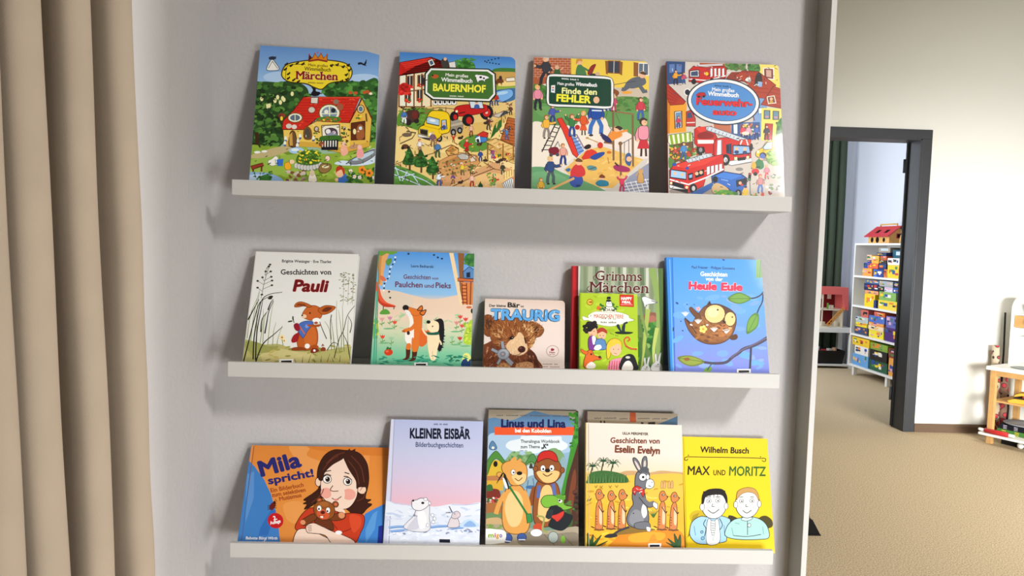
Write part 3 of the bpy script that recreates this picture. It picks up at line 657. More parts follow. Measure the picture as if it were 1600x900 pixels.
    a.t('Mein großes', 372, 213, 500, 223, 17, 'eef2e0', 0.008); a.t('Wimmelbuch', 347, 242, 523, 253, 22, 'f4f6ea', 0.02); a.t('BAUERNHOF', 300, 294, 597, 308, 39, 'f2e24a', 0.03, out='2a3a14', ow=0.03); a.tiny('e8ecd8', 394, 328, 474, 332, 8, 14)
    a.b('f2f0e8', '544 224 556 208 600 214 618 226 596 236 592 252 584 240 562 242 554 252', '2a2a2a', 2); a.e('1c1c1c', 570, 222, 8, 6); a.e('1c1c1c', 588, 228, 6, 5); a.e('f2f0e8', 548, 214, 9, 7); a.b('b0562a', '294 214 310 202 332 208 330 220 312 226 300 222'); a.e('3a2014', 300, 208, 5)
    for k in range(5): a.e('1a2c40', 596+k*19, 131-k*4, 5, 4, n=8); a.e('1a2c40', 606+k*17, 137+k*3, 5, 4, n=8)
    a.e('1a2c40', 672, 116, 5, 4, n=8)
    a.e('3a2a24', 250, 240, 9, 20); a.l('2a2420', 5, '240 240 270 232')

def art_play(a):
    a.bg((0, 'e8d8cc'), (1, 'e6d6ca'))
    a.p('a85838', '90 50 318 50 318 172 90 240')
    for k in range(9):
        y = 72+k*13; a.l('d0a488', 2, [90, y, 318, y+2])
        for j in range(9): a.l('d0a488', 2, [104+j*28+(k % 2)*14, y, 104+j*28+(k % 2)*14, y+13])
    a.p('e4c44a', '318 50 770 50 770 268 318 200'); a.l('b89a34', 3, '318 66 318 172')
    a.p('3a3c46', '524 92 590 94 590 160 522 156', '7a4a24', 6); a.p('8a5626', '508 90 524 92 522 166 512 162'); a.p('8a5626', '590 94 606 98 602 172 590 166'); a.l('c8ccd4', 4, '558 92 556 158')
    a.p('5a6a7a', '694 104 750 106 750 172 692 170', 'e8e4d8', 6); a.p('8a5626', '668 100 692 104 690 178 668 176', '5a3414', 2); a.l('e8e4d8', 5, '722 104 720 172')
    a.b('c4b4a0', '530 250 600 240 770 262 770 330 640 300 560 296')
    a.b('6a8a4a', '560 300 640 288 760 312 770 390 660 378 570 372'); a.sc('4a7a3a 5c8c44 3a6a30', 70, 575, 296, 760, 372, 8, 15, sd=2)
    a.b('4a7a3a', '96 225 180 232 186 330 96 330'); a.sc('5a8a44 3a6a2e', 26, 100, 232, 182, 320, 8, 15, sd=3)
    L1 = '90 338 200 325 440 340 430 372 360 420 335 450 230 448 90 428'; a.b('5f9250', L1); a.b('6a9c5a', '110 350 260 340 400 350 330 400 180 410')
    a.b('5f9250', '500 372 600 368 770 390 770 530 690 520 600 470 520 450'); a.l('3a6a34', 3, '520 375 510 420 540 470', True)
    a.b('e8dccc', '350 440 430 380 500 400 520 480 420 560 330 640 240 690 90 690 90 440 220 450')
    # sandpit
    a.p('d8d2ca', '380 590 480 552 750 640 735 676 560 830 360 830 240 700'); a.p('dfb25c', '396 592 482 566 722 642 548 806 380 800 270 700')
    a.sc('e8c070 d4a44e', 60, 300, 590, 700, 800, 8, 20, 0.4, poly='396 592 482 566 722 642 548 806 380 800 270 700', sd=4)
    a.p('c8c2b8', '360 830 548 806 724 640 750 636 735 676 570 834')
    # lawns and paving below
    a.b('63996a', '60 700 190 688 270 720 400 770 520 830 520 870 60 870'); a.b('70a676', '90 720 200 712 300 760 220 800 90 790')
    a.p('8c90a4', '570 840 640 740 770 650 770 870 570 870')
    for k in range(5): a.l('e4e4ec', 4, [620+k*28, 770-k*6+6, 650+k*26, 840-k*4])
    for k in range(4): a.l('e4e4ec', 4, [610-k*4+8, 780+k*18, 770, 752+k*20])
    # slide
    a.l('3a342e', 7, '232 430 148 598'); a.l('3a342e', 6, '256 448 190 590')
    for k in range(6): a.l('3a342e', 5, [216-k*14, 456+k*26, 246-k*12, 466+k*24])
    a.p('7a9ad0', '290 470 340 520 388 592 352 622 300 540')
    for k in range(6): a.l('4a6aa8', 6, [300+k*11, 512+k*18, 344+k*8, 500+k*18])
    a.p('d83a2c', '236 412 262 406 300 470 354 616 346 632 322 612 268 480', '7a1812', 3); a.l('8a7a9a', 7, '345 500 388 580')
    # swing frames
    for x, y0, y1 in ((551, 372, 648), (661, 386, 682), (592, 545, 745)): a.l('7a5a3c', 11, [x, y0, x+2, y1])
    a.l('8a6a48', 9, '540 370 668 388'); a.l('6a5a4a', 3, '566 380 590 440'); a.l('6a5a4a', 3, '545 470 505 540'); a.l('8a5a30', 9, '500 545 552 552'); a.l('6a6a6a', 4, '600 552 660 520'); a.l('6a6a6a', 3, '640 530 640 640'); a.l('6a6a6a', 3, '616 545 612 650'); a.e('7a5a3c', 592, 552, 11)
    # people
    P = ((130, 360, 140, 'e08aa0', '2a2a34', 'e0b060', 0), (212, 440, 110, '4a5aa8', '34407a', 'c03a28', 1), (176, 520, 132, 'e8b040', '8a8078', '9a6a3a', 1), (320, 510, 125, '3a7a44', '2a4a8a', 'a8603a', 2),
         (525, 368, 96, '3a78c8', '2f5aa0', 'a86a3a', 0), (556, 370, 90, 'c84a6a', 'b03a5a', 'e0b060', 0), (706, 420, 128, 'c83a4a', '3a5a9a', '5a3a20', 0), (268, 670, 120, 'e0a090', '2a3a78', 'b07a3a', 0),
         (196, 780, 160, '2f4a78', '4a5a5a', 'd8b878', 1), (140, 845, 100, 'e0b040', '9a7a3a', 'a06a34', 0), (600, 828, 96, 'd83a5a', 'b02a4a', 'e0a860', 2))
    for q in P: a.man(*q[:6], arm=q[6])
    a.man(384, 505, 138, 'd8582a', 'd8582a', 'd8a850', arm=1, d=-1, skirt=True); a.e('b82a24', 350, 460, 14)
    a.man(456, 505, 212, '1f4a9c', '3a6ab0', 'e8e4e0', arm=0, leg=0.14); a.l('dce4f0', 7, '432 366 488 368')
    a.man(722, 625, 218, 'e090a0', 'c02a34', '3a2a24', arm=0, skirt=True)
    a.b('e08a34', '528 500 560 480 596 490 600 510 560 530 530 548'); a.l('e08a34', 12, '580 490 612 482 632 478'); a.b('2a2a5a', '480 490 500 500 530 520 545 545 515 545 488 520'); a.e('e6b48c', 572, 470, 17); a.b('3a2a1c', '560 462 580 452 604 466 590 478 575 468')
    a.b('d03a2c', '376 640 396 596 430 584 460 604 440 630 400 640'); a.b('2a4a94', '420 630 460 606 500 600 496 618 450 644'); a.e('e6b48c', 412, 572, 17); a.b('2a2020', '388 570 410 556 426 562 420 578 396 584'); a.l('d03a2c', 10, '396 608 374 636')
    a.e('3a54a0', 340, 760, 40, 42); a.b('c8383a', '308 720 330 676 360 668 388 694 390 730 350 742'); a.e('e6b48c', 356, 655, 20); a.b('6a4a2a', '338 652 350 634 374 644 374 656'); a.l('c8383a', 15, '320 700 314 740'); a.l('d8a868', 13, '180 818 330 748'); a.e('2a3a70', 352, 792, 14, 7)
    a.b('3a5a8a', '620 660 622 616 645 606 655 640 645 680'); a.b('9a2a5a', '552 680 580 672 640 690 640 712 590 712 560 700'); a.e('e6b48c', 640, 640, 15); a.l('2a2a2a', 8, '560 660 580 680')
    a.e('e6b48c', 487, 745, 15); a.b('7a3a1c', '470 744 484 726 504 738 500 748'); a.b('2a7a94', '452 772 480 758 520 768 522 792 480 796 456 788')
    a.b('c89a5a', '690 772 692 730 706 716 720 730 722 774', '6a4a24', 2); a.e('c89a5a', 706, 712, 14, 12); a.p('c89a5a', '694 706 698 692 704 702'); a.p('c89a5a', '710 702 718 692 720 708'); a.l('c89a5a', 6, '690 720 680 736')
    a.b('7a2030', '188 580 230 570 246 590 236 612 196 614'); a.e('4a4a50', 200, 616, 10); a.e('4a4a50', 236, 614, 10); a.l('4a4a50', 4, '218 575 240 540 250 570')
    a.l('b8924a', 5, '402 520 466 545'); a.e('b8924a', 405, 520, 9, 6); a.e('c83a28', 478, 562, 16, 18); a.e('c86a28', 528, 602, 14, 8); a.l('c08030', 6, '520 630 526 666'); a.e('5a8a8a', 430, 690, 30, 14, 10); a.l('2f4a5a', 4, '408 700 454 684')
    a.b('3a6a9a', '300 690 310 700 296 712 280 700'); 
    # running man and the people by the wall
    a.b('5a6068', '620 220 660 186 720 180 736 214 700 236 650 244'); a.l('5a6068', 22, '640 232 612 250 600 246'); a.l('5a6068', 20, '700 228 724 262 742 258'); a.e('e0b090', 716, 168, 20); a.b('4a3a2a', '700 160 716 150 736 160 732 170'); a.l('5a6068', 14, '670 190 640 206 618 238'); a.l('3a3a3a', 3, '540 226 620 212 680 204'); a.b('e0a040', '600 262 640 258 660 268 620 276')
    a.b('8a4a22', '486 226 520 232 556 246 582 262 578 280 556 270 520 262 500 252 484 240', '3a1c0c', 2); a.l('8a4a22', 7, '560 266 576 290'); a.l('8a4a22', 6, '506 250 494 272')
    a.man(178, 222, 160, '3a3a40', '2f2f36', 'c8c0b8', arm=1, d=-1, leg=0.16); a.b('3a5a34', '224 168 226 140 242 126 256 140 256 168'); a.e('d8a888', 240, 126, 12); a.l('d8a888', 6, '222 140 206 124'); a.l('d8a888', 6, '258 140 276 126')
    a.b('4a7a4a', '346 174 352 120 376 112 400 150 398 172'); a.e('e0b090', 364, 96, 16); a.b('c88a34', '346 110 350 82 372 76 382 92 362 92'); a.l('4a7a4a', 12, '378 124 420 148'); a.b('8a2a2a', '410 160 430 120 456 110 444 140 430 166', '3a1010', 2); a.e('3a3a3a', 440, 168, 20, 8); a.e('c8a890', 466, 164, 12)
    # title board
    S = [(190+18, 166), (520, 182), (548, 206), (548, 335), (530, 350), (206, 338), (184, 318), (186, 186)]
    def rr(d): return [c for p in spline([(206, 168-d), (300, 171-d), (400, 176-d), (522, 184-d), (548+d, 208), (549+d, 270), (548+d, 326), (526, 352+d), (400, 346+d), (300, 342+d), (206, 337+d), (184-d, 316), (185-d, 250), (186-d, 190)], True) for c in p]
    a.p('143024', rr(7)); a.p('f2f2ea', rr(3)); a.p('17402f', rr(-8))
    a.tiny('e8efe4', 265, 192, 360, 200, 10, 16); a.t('Mein großes', 240, 222, 335, 229, 15, 'f0f2ea', 0.008); a.t('Wimmelbuch', 342, 227, 462, 235, 19, 'f4f6ee', 0.03)
    a.t('Finde den', 264, 270, 461, 279, 31, 'f0ea9c', 0.02); a.t('FEHLER', 233, 313, 426, 325, 38, 'f4e23c', 0.035)
    a.p('e8ece8', '206 226 228 224 226 268 204 264', '8a9a94', 2); a.e('c84a3a', 216, 238, 5); a.e('4a6ab0', 215, 252, 5)
    a.e('e0b48c', 458, 308, 17, 19)

def art_fire(a):
    a.bg((0, 'cbc3ba'), (1, 'c6bcb0'))
    # top street
    a.p('2f4a78', '70 50 180 60 176 180 70 190'); a.p('5a7ab0', '90 76 120 74 120 120 90 124'); a.p('5a7ab0', '130 74 160 76 158 120 130 120'); a.man(126, 190, 84, 'e8a030', '2a2a3a', '3a2a1c', arm=1); a.man(172, 186, 66, 'c84a6a', '3a5a8a', '7a4a2a')
    a.p('7a8a5a', '400 60 520 64 520 110 400 100'); a.sc('4a7a34 3a6a2a', 24, 410, 62, 520, 106, 8, 15, sd=2)
    a.p('8a3424', '410 150 440 118 560 112 600 170 520 172 420 168'); a.p('a84a2a', '260 66 400 70 400 90 262 84')
    a.p('c02420', '200 110 226 84 300 92 400 84 412 100 408 150 300 184 200 172', '4a0c0c', 3); a.p('dce4ec', '206 112 256 106 258 146 206 146', '1a1a24', 4); a.p('3a4a6a', '212 118 250 112 252 140 212 140')
    for k in range(4): a.p('e8e8ec', [320+k*22, 98, 334+k*22, 96, 334+k*22, 140, 320+k*22, 148], '6a1a18', 2)
    a.l('f0f0f0', 6, '200 158 300 166 408 138'); a.e('18181c', 228, 172, 14, 16); a.e('18181c', 330, 166, 13, 14); a.l('c8ccd0', 9, '236 82 390 76'); a.e('e8c030', 300, 128, 10)
    # houses to the right
    a.p('e6d46a', '520 60 700 66 715 210 640 190 560 110'); a.p('7a3a2a', '620 94 676 96 678 158 622 152', 'e8e4d8', 6); a.p('c8a090', '634 104 664 106 664 146 636 142'); a.b('3f7434', '530 100 546 66 590 66 600 110 560 116'); a.sc('4f8a3e 2f5a26', 18, 536, 72, 600, 112, 6, 12, sd=4)
    a.p('a83a1e', '456 140 500 110 588 112 690 190 640 268 590 262 520 176', '5a1a0e', 3)
    for k in range(6): a.l('7c2614', 2.5, [500+k*16, 118+k*22, 600+k*12, 116+k*24])
    a.b('ece8e0', '516 164 530 146 548 150 546 172', '3a2a2a', 2); a.b('2a2420', '570 190 580 130 600 120 612 150 606 190'); a.p('8ab0d8', '588 170 614 172 610 200 590 198'); a.man(540, 178, 40, 'f0f0e8', '8a8a8a', '5a3a20')
    a.p('7a9cc8', '585 262 640 268 640 480 570 480 560 400'); a.p('d8e4ee', '592 320 618 316 616 350 592 352', '3a4a6a', 3)
    a.p('aa3c22', '606 300 676 196 730 214 730 322', '5a1a0e', 3)
    for k in range(5): a.l('7c2614', 2.5, [626+k*10, 290-k*20, 720, 310-k*22])
    a.p('7a4030', '640 256 680 250 690 290 648 294', 'e8dcc8', 5); a.e('e0b088', 664, 268, 9); a.e('c89a28', 664, 284, 10, 8)
    a.p('e8d66a', '610 318 730 322 730 520 606 500'); 
    for x, y in ((640, 358), (690, 362)): a.p('6a8a9a', [x-16, y-26, x+16, y-25, x+16, y+22, x-16, y+22], '4a3a20', 4); a.e('c88a9a', x, y+10, 10, 6)
    a.p('b8322a', '630 406 672 408 668 500 626 496', '5a1410', 3); a.man(638, 498, 84, '3a3a4a', '4a2a2a', '3a2a1c'); a.b('3f7a34', '690 480 700 400 730 380 730 520 700 520'); a.sc('4f8a3e 2f5a26', 22, 692, 400, 730, 500, 6, 11, sd=8)
    a.p('3a5a94', '440 402 600 398 604 478 560 500 440 470'); a.p('d8e4ec', '450 412 476 410 476 466 452 464', '24406a', 3); a.p('8a4a5a', '490 412 560 406 562 470 492 476'); a.sc('e04a6a e8c030 d8e0e8 3a7a4a e8843a 6a3a8a', 60, 494, 410, 562, 474, 5, 10, sd=5)
    for x, c in ((506, 'd8485a'), (536, 'e8a8b8'), (582, '4a6ab0')): a.man(x, 496, 84, c, '2a3a6a', '5a3a24')
    a.l('7a1a14', 5, '560 360 570 390'); a.e('e8d8c8', 520, 462, 22, 10); a.p('b86a4a', '340 404 436 410 440 470 344 440')
    # house on the left
    a.p('e29a28', '76 230 100 216 188 296 186 456 84 466'); a.p('c87a1c', '76 236 96 300 92 466 80 466'); a.p('ad3020', '70 176 184 286 170 300 96 306 76 260', '5a140e', 3)
    for k in range(5): a.l('7c1c12', 2.5, [80, 200+k*22, 150-k*6, 262+k*8])
    a.p('dce4ec', '120 342 160 338 162 430 124 438', '5a3a14', 5); a.p('6a8ab0', '126 348 156 344 157 426 128 432'); a.man(142, 432, 66, 'c83a5a', '5a3a6a', '3a2a1c')
    a.p('b8322a', '186 342 216 330 238 380 238 424 186 424', '4a0c0c', 3); a.p('3a4a6a', '192 350 214 342 222 376 192 380'); a.l('e8e8e8', 5, '188 404 236 402'); a.l('1c2430', 8, '176 232 206 232'); a.e('1c2430', 192, 232, 14, 16, o='f2f0ea', ow=5)
    # market stand
    A = '86 474 212 456 232 494 222 510 98 530 84 512'
    a.p('e8e8c8', A, '3a4a1c', 3)
    for k in range(5): a.p('86a828', [92+k*27, 474-k*4, 106+k*27, 471-k*4, 116+k*25, 524-k*4, 102+k*25, 528-k*4])
    a.p('6a4a2a', '90 530 222 512 226 590 96 640'); a.sc('4a7a2c c83a24 e8a030 3a5a24 8a4a2a d8c040', 60, 96, 536, 222, 630, 7, 13, sd=6); a.man(172, 612, 100, '4a8ac0', '3a5a8a', '3a2a1c'); a.man(126, 600, 60, 'c84a3a', '3a5a2a', 'd8a850'); a.sc('3f7a2c 5c9a3a c03a24', 16, 225, 545, 262, 584, 7, 12, sd=9)
    a.l('2a3a2a', 5, '222 460 226 560'); a.b('55803a', '90 600 120 620 110 660 90 656')
    # engine in the middle
    a.e('2a2422', 268, 556, 25, 30); a.e('8a8a8a', 268, 556, 10, 13)
    a.p('c2231c', '232 440 260 424 340 448 360 486 360 590 296 580 286 540 250 540 232 520', '4a0c0c', 3); a.p('ece4e0', '250 500 340 500 344 520 252 522'); a.b('8a1a16', '250 470 290 452 340 470 330 490 260 492'); a.p('d83a2c', '240 430 330 420 340 440 262 460')
    a.p('c8241e', '356 492 400 486 470 496 548 520 552 618 430 640 392 600 342 590 340 520', '4a0c0c', 3)
    a.p('e6eaf0', '362 502 384 500 384 590 358 586', '7a8a9a', 3); a.p('1f3a5e', '412 528 438 520 440 580 414 574', '12161c', 3); a.p('8ab4dc', '450 530 540 534 546 574 450 584', '12161c', 5); a.e('e0b890', 470, 550, 10); a.e('e0b890', 516, 552, 10); a.e('2a3a6a', 470, 568, 13, 10); a.e('2a3a6a', 516, 570, 13, 10)
    a.p('f0f0ee', '430 618 552 600 556 622 440 644 418 634', '4a4a4a', 3); a.p('f2e8b0', '456 596 474 594 474 612 456 614', '3a3a3a', 2); a.p('1a1414', '476 600 520 594 520 612 476 618'); a.p('f2e8b0', '524 590 540 588 540 606 524 608', '3a3a3a', 2)
    a.e('1c1a1a', 408, 612, 24, 32); a.e('c8c8c8', 408, 612, 11, 15); a.p('c8d0d8', '296 428 318 424 552 502 548 520 500 512 300 446', '5a6470', 3)
    for k in range(11): a.l('5a6470', 3, [310+k*21, 430+k*7, 304+k*21, 446+k*6])
    a.p('d83a2c', '486 498 552 496 546 534 480 526', '5a1410', 3); a.l('f2e8e4', 7, '500 500 490 526'); a.l('f2e8e4', 7, '524 498 534 530'); a.e('1a1c24', 552, 540, 9, 22); a.e('1a1c24', 420, 548, 7, 20)
    # yellow car
    a.e('9a9088', 660, 604, 70, 14); a.b('edbb1c', '578 574 590 556 616 540 640 508 690 498 740 500 740 590 640 600 586 594', '5a4408', 3); a.p('b8d0e0', '616 542 642 512 670 510 668 550 622 554', '3a3210', 3); a.l('1c1c1c', 4, '682 530 694 548'); a.l('1c1c1c', 4, '690 530 700 546'); a.e('1a1a1a', 618, 586, 20, 18); a.e('b8b8b8', 618, 586, 9, 8); a.e('f4ecc0', 590, 566, 7, 9)
    a.b('6f9a44', '640 600 670 570 720 548 740 560 740 650 690 640 650 630'); a.sc('83ac52 5c8838 9abc66', 40, 650, 560, 735, 640, 8, 15, sd=11)
    # front engine
    a.e('9a9086', 240, 790, 150, 26)
    a.p('c8241e', '92 672 120 640 176 622 300 600 394 580 400 672 296 716 284 760 200 800 94 758', '4a0c0c', 3); a.p('d8382a', '110 650 176 626 300 606 384 586 290 640 200 662')
    a.p('9cc4e6', '100 668 186 680 186 724 98 712', '12161c', 5); a.e('e0b890', 124, 690, 9); a.e('e0b890', 164, 696, 9); a.p('12161c', '196 692 224 684 224 724 200 728'); a.p('12161c', '236 680 286 664 286 700 238 716'); a.e('e0b890', 246, 690, 10); a.e('e0b890', 270, 684, 10); a.p('8ab4dc', '202 700 220 694 220 712 204 716')
    for k in range(4): a.p('e8ecf2', [302+k*23, 652-k*5, 320+k*23, 648-k*5, 320+k*23, 690-k*8, 302+k*23, 700-k*8], '6a1a18', 2)
    a.l('f0f0f0', 8, '94 724 200 752 300 712 398 664'); a.p('f0f0ee', '92 752 196 782 196 800 94 772', '4a4a4a', 3); a.p('18141a', '110 736 176 752 176 776 110 758'); a.e('f2e8b0', 102, 744, 7); a.e('f2e8b0', 190, 768, 8)
    a.e('1c1a1a', 226, 774, 22, 28); a.e('c8c8c8', 228, 774, 10, 14); a.p('c8d0d8', '180 614 300 578 330 576 330 594 200 630', '5a6470', 3)
    for k in range(7): a.l('5a6470', 3, [198+k*20, 612-k*5, 204+k*20, 626-k*6])
    a.e('2a4a9a', 120, 640, 12, 10); a.e('2a4a9a', 192, 660, 10, 9)
    # blue van
    a.e('8a8078', 430, 800, 90, 16); a.p('2a62b4', '330 706 396 678 500 694 530 716 524 756 500 806 456 806 420 770 334 740', '12284a', 4); a.p('3a78cc', '340 706 398 682 500 700 440 724'); a.p('1a2434', '468 728 524 716 522 750 470 762', '0c1420', 3); a.e('d8a888', 490, 742, 9); a.e('c83a2a', 500, 752, 8, 6); a.tiny('8ab4e8', 384, 726, 424, 734, 9, 6, ()); a.e('18181c', 350, 722, 15, 18); a.e('18181c', 480, 800, 19, 22); a.e('a8a8a8', 480, 800, 8, 10); a.e('1a1a1e', 516, 730, 10, 16, o='3a3a40', ow=2)
    a.p('2a5aa0', '190 812 330 740 350 760 220 840'); a.b('c8a878', '330 770 360 742 420 772 420 800 350 806'); a.b('5a9a34', '350 800 400 780 470 800 480 840 340 840'); a.sc('6aac3e 3f7a28 e8c030', 20, 350, 786, 470, 830, 7, 12, sd=14)
    # crossing people
    a.e('8a8680', 486, 664, 22, 10); a.b('3a7a4a', '570 640 590 608 614 610 624 650 600 664'); a.e('e0b088', 610, 600, 13); a.b('4a6ab0', '598 596 612 574 630 588 626 604'); a.e('c83030', 576, 676, 22, 18); a.e('1c1c1c', 576, 690, 11); a.l('1c1c1c', 4, '552 660 600 650'); a.b('e8a838', '552 650 566 620 580 640 572 662')
    a.man(640, 716, 78, 'e08a9a', 'd84a5a', 'd8b060'); a.man(604, 796, 106, 'c88a8a', '5a7ab8', 'c86a5a'); a.l('1c1c20', 16, '546 684 542 728'); a.e('c83030', 546, 690, 5); a.e('3a9a4a', 543, 720, 5); a.l('6a6a6a', 5, '545 728 548 806')
    a.b('eec040', '500 808 508 776 524 768 536 790 530 812'); a.e('e0b088', 520, 770, 10); a.e('3a3a5a', 520, 764, 10, 6); a.e('8a3a3a', 660, 790, 12, 18); a.e('c8c0c0', 690, 770, 40, 30); a.sc('d8d4d0 b8b0ac 8a9a7a', 20, 640, 690, 725, 800, 6, 14, sd=20); a.sc('4a7a34 e8a030 c84a3a', 16, 540, 796, 620, 826, 6, 11, sd=21)
    a.busy('2a2420 e8e4dc 3a4a6a 7a2a1c', 70, 90, 70, 710, 250, 20, 3, 5); a.busy('2a2420 6a5a4a e8e4dc', 50, 90, 440, 710, 800, 20, 3, 6)
    # title oval
    a.e('16202c', 395, 285, 206, 131, 4, n=40); a.e('f4f4f0', 395, 285, 199, 125, 4, n=40); a.e('16202c', 395, 285, 183, 110, 4, n=40); a.e('4a86c6', 395, 285, 180, 107, 4, n=40)
    a.tiny('16304e', 344, 198, 438, 206, 10, 16); a.t('Mein großes', 330, 224, 456, 232, 19, 'f6f8fa', 0.012); a.t('Wimmelbuch', 306, 250, 480, 260, 23, 'f6f8fa', 0.03)
    a.t('Feuerwehr-', 240, 301, 558, 314, 38, 'd6202a', 0.028, out='2a1420', ow=0.028); a.t('auto', 332, 357, 470, 362, 32, 'd6202a', 0.028, out='2a1420', ow=0.028)
    a.b('b8202a', '242 248 258 236 284 234 294 246 290 256 250 258', '2a1420', 2); a.e('1c1c1c', 256, 258, 7); a.e('1c1c1c', 284, 256, 7)
def hinge(a, col, x0, y0, x1, y1, w=7): a.l(col, w, [x0, y0, x1, y1])

def art_rabbit(a):
    a.bg((0, 'dddcd6'), (0.5, 'e2e2dd'), (1, 'd8d8cc'))
    a.p('d2d0ca', '165 30 182 30 66 800 40 800')
    a.b('ada868', '60 620 130 615 200 640 300 640 380 668 480 688 600 686 700 672 800 680 800 820 50 820'); a.b('c4b87c', '200 690 300 670 400 690 520 710 500 760 300 770 200 750'); a.b('94954e', '80 625 150 622 230 650 300 655 250 690 120 690')
    a.sc('b8a860 a09a50 c8bc84 8e8c48', 50, 70, 660, 760, 780, 10, 26, 0.35, sd=2)
    # soft background grass
    for x, y, x2, y2, x3, y3 in ((120, 640, 150, 440, 190, 290), (160, 640, 170, 420, 190, 300), (200, 640, 215, 480, 240, 420), (230, 660, 250, 500, 278, 360), (180, 650, 205, 500, 212, 410), (100, 600, 130, 440, 180, 330), (262, 660, 272, 560, 290, 500), (290, 650, 300, 600, 330, 520)):
        a.l('8f9a62', 6, [x, y, x2, y2, x3, y3], True, 0.3)
    for x, y, x2, y2, x3, y3 in ((640, 690, 630, 560, 600, 500), (690, 700, 676, 540, 680, 370), (720, 700, 716, 520, 716, 400), (750, 720, 745, 600, 752, 480), (700, 690, 706, 580, 690, 430), (660, 690, 650, 560, 640, 470)):
        a.l('7c8850', 6, [x, y, x2, y2, x3, y3], True, 0.3)
    K = '23251a'
    for pts in ('66 770 110 620 150 480 190 370 260 330', '135 735 145 600 170 470 200 360 250 320 335 308', '150 740 165 560 195 420 210 350', '150 755 200 640 270 580 330 530', '110 480 150 410 185 350', '215 570 230 500 245 430 278 360', '190 560 200 480 235 430', '240 420 256 380 276 350'):
        a.l(K, 9, pts, True, 0.35)
    for x, y in ((262, 335), (255, 345)): a.e(K, x, y, 14, 7)
    a.l('5a6048', 3, '205 325 215 270 235 200 262 128', True)
    for x, y in ((262, 130), (233, 173), (265, 174), (211, 210), (268, 208), (180, 232), (272, 232), (270, 262), (178, 275), (254, 142), (204, 320)): a.l('5a6048', 2.5, [x, y, 222+(y-200)*-0.2, y+24]); a.e('34362a', x, y, 8, 6)
    for pts in ('655 740 690 620 720 560 745 470 795 405', '610 690 650 640 680 650', '760 580 772 520 750 470', '760 760 740 640 710 580', '645 460 636 520 640 620', '610 615 580 540 560 470'): a.l('3a3e28', 6, pts, True, 0.5)
    a.sc('9a9c80 7a7e60 a8a88c', 70, 700, 190, 800, 390, 4, 9, 0.6, sd=4)
    for x in (730, 760, 790): a.l('9a9c80', 2.5, [x-10, 400, x, 220])
    for k in range(8): a.l('4a5030', 5, [410+k*40, 765, 415+k*40+(k % 3-1)*14, 735-(k % 3)*12], False, 0.3)
    a.flower(325, 598, 16, 'e8d8a0', 'b8703a'); a.flower(338, 620, 13, 'ece0b0', 'b8703a'); a.l('6a7a3a', 4, '325 610 330 650')
    # a brown hare standing on the grass
    a.e('8c8448', 470, 676, 110, 14)
    a.b('b85a20', '424 660 420 600 440 540 480 520 530 520 552 560 554 620 540 664 500 684 450 682', '6a2e10', 3); a.b('c8682a', '470 540 520 530 544 570 540 640 500 670 470 640')
    a.b('8a3c14', '384 676 400 664 450 664 480 680 440 686 390 684'); a.b('a84e1a', '490 668 530 650 556 660 550 680 510 688'); a.e('f0ece4', 485, 658, 17, 16)
    a.b('c2622a', '470 430 500 402 545 400 580 424 585 460 566 486 520 494 478 482 456 466', '6a2e10', 3); a.e('e8c8a4', 468, 466, 18, 13); a.e('2a1a12', 458, 460, 6, 5); a.e('2a1a12', 508, 446, 5, 6)
    a.b('b85a20', '500 410 470 400 440 405 410 404 420 382 450 372 490 384 520 402', '6a2e10', 3); a.b('7a3a1c', '480 404 440 396 424 398 436 384 476 390'); a.b('b85a20', '560 424 600 402 640 402 672 414 640 444 600 458 574 450', '6a2e10', 3); a.b('6a3018', '584 436 610 412 650 416 620 440')
    a.b('4a6ab4', '432 520 470 498 520 500 524 520 490 560 462 604 446 592 430 560', '24345e', 3); a.l('c86a3a', 8, '440 530 470 580'); a.e('7a94d0', 486, 530, 12); a.b('8e1a2a', '404 516 430 510 442 548 424 560 406 544'); a.b('9a1c22', '384 616 400 586 424 572 436 580 424 624 392 634'); a.b('a84e1a', '490 520 540 522 574 520 560 536 500 532'); a.e('f2f0ea', 548, 494, 26, 16); a.e('a84e1a', 545, 510, 12, 8)
    a.l('2f3a20', 5, '404 506 398 466'); a.e('2f3a20', 380, 496, 17, 5, -10); a.e('2f3a20', 398, 476, 5, 14)
    a.b('7a2a1a', '506 690 520 672 548 676 560 690 540 702 510 704'); a.b('8a3a1c', '570 690 580 668 600 672 600 692'); a.l('8a2a1a', 6, '578 662 584 650 592 660'); a.e('f0ece4', 530, 688, 8)
    # lettering
    a.t('Brigitte Weninger · Eve Tharlet', 338, 117, 651, 131, 17, '26221e', 0.012, serif=True); a.t('Geschichten von', 328, 194, 651, 203, 31, '1e1a18', 0.012, serif=True); a.t('Pauli', 400, 302, 632, 312, 70, '6e1016', 0.03, out='f0c8c0', ow=0.03, shear=0.18)
    a.sticker(348, 754, 90, 30)

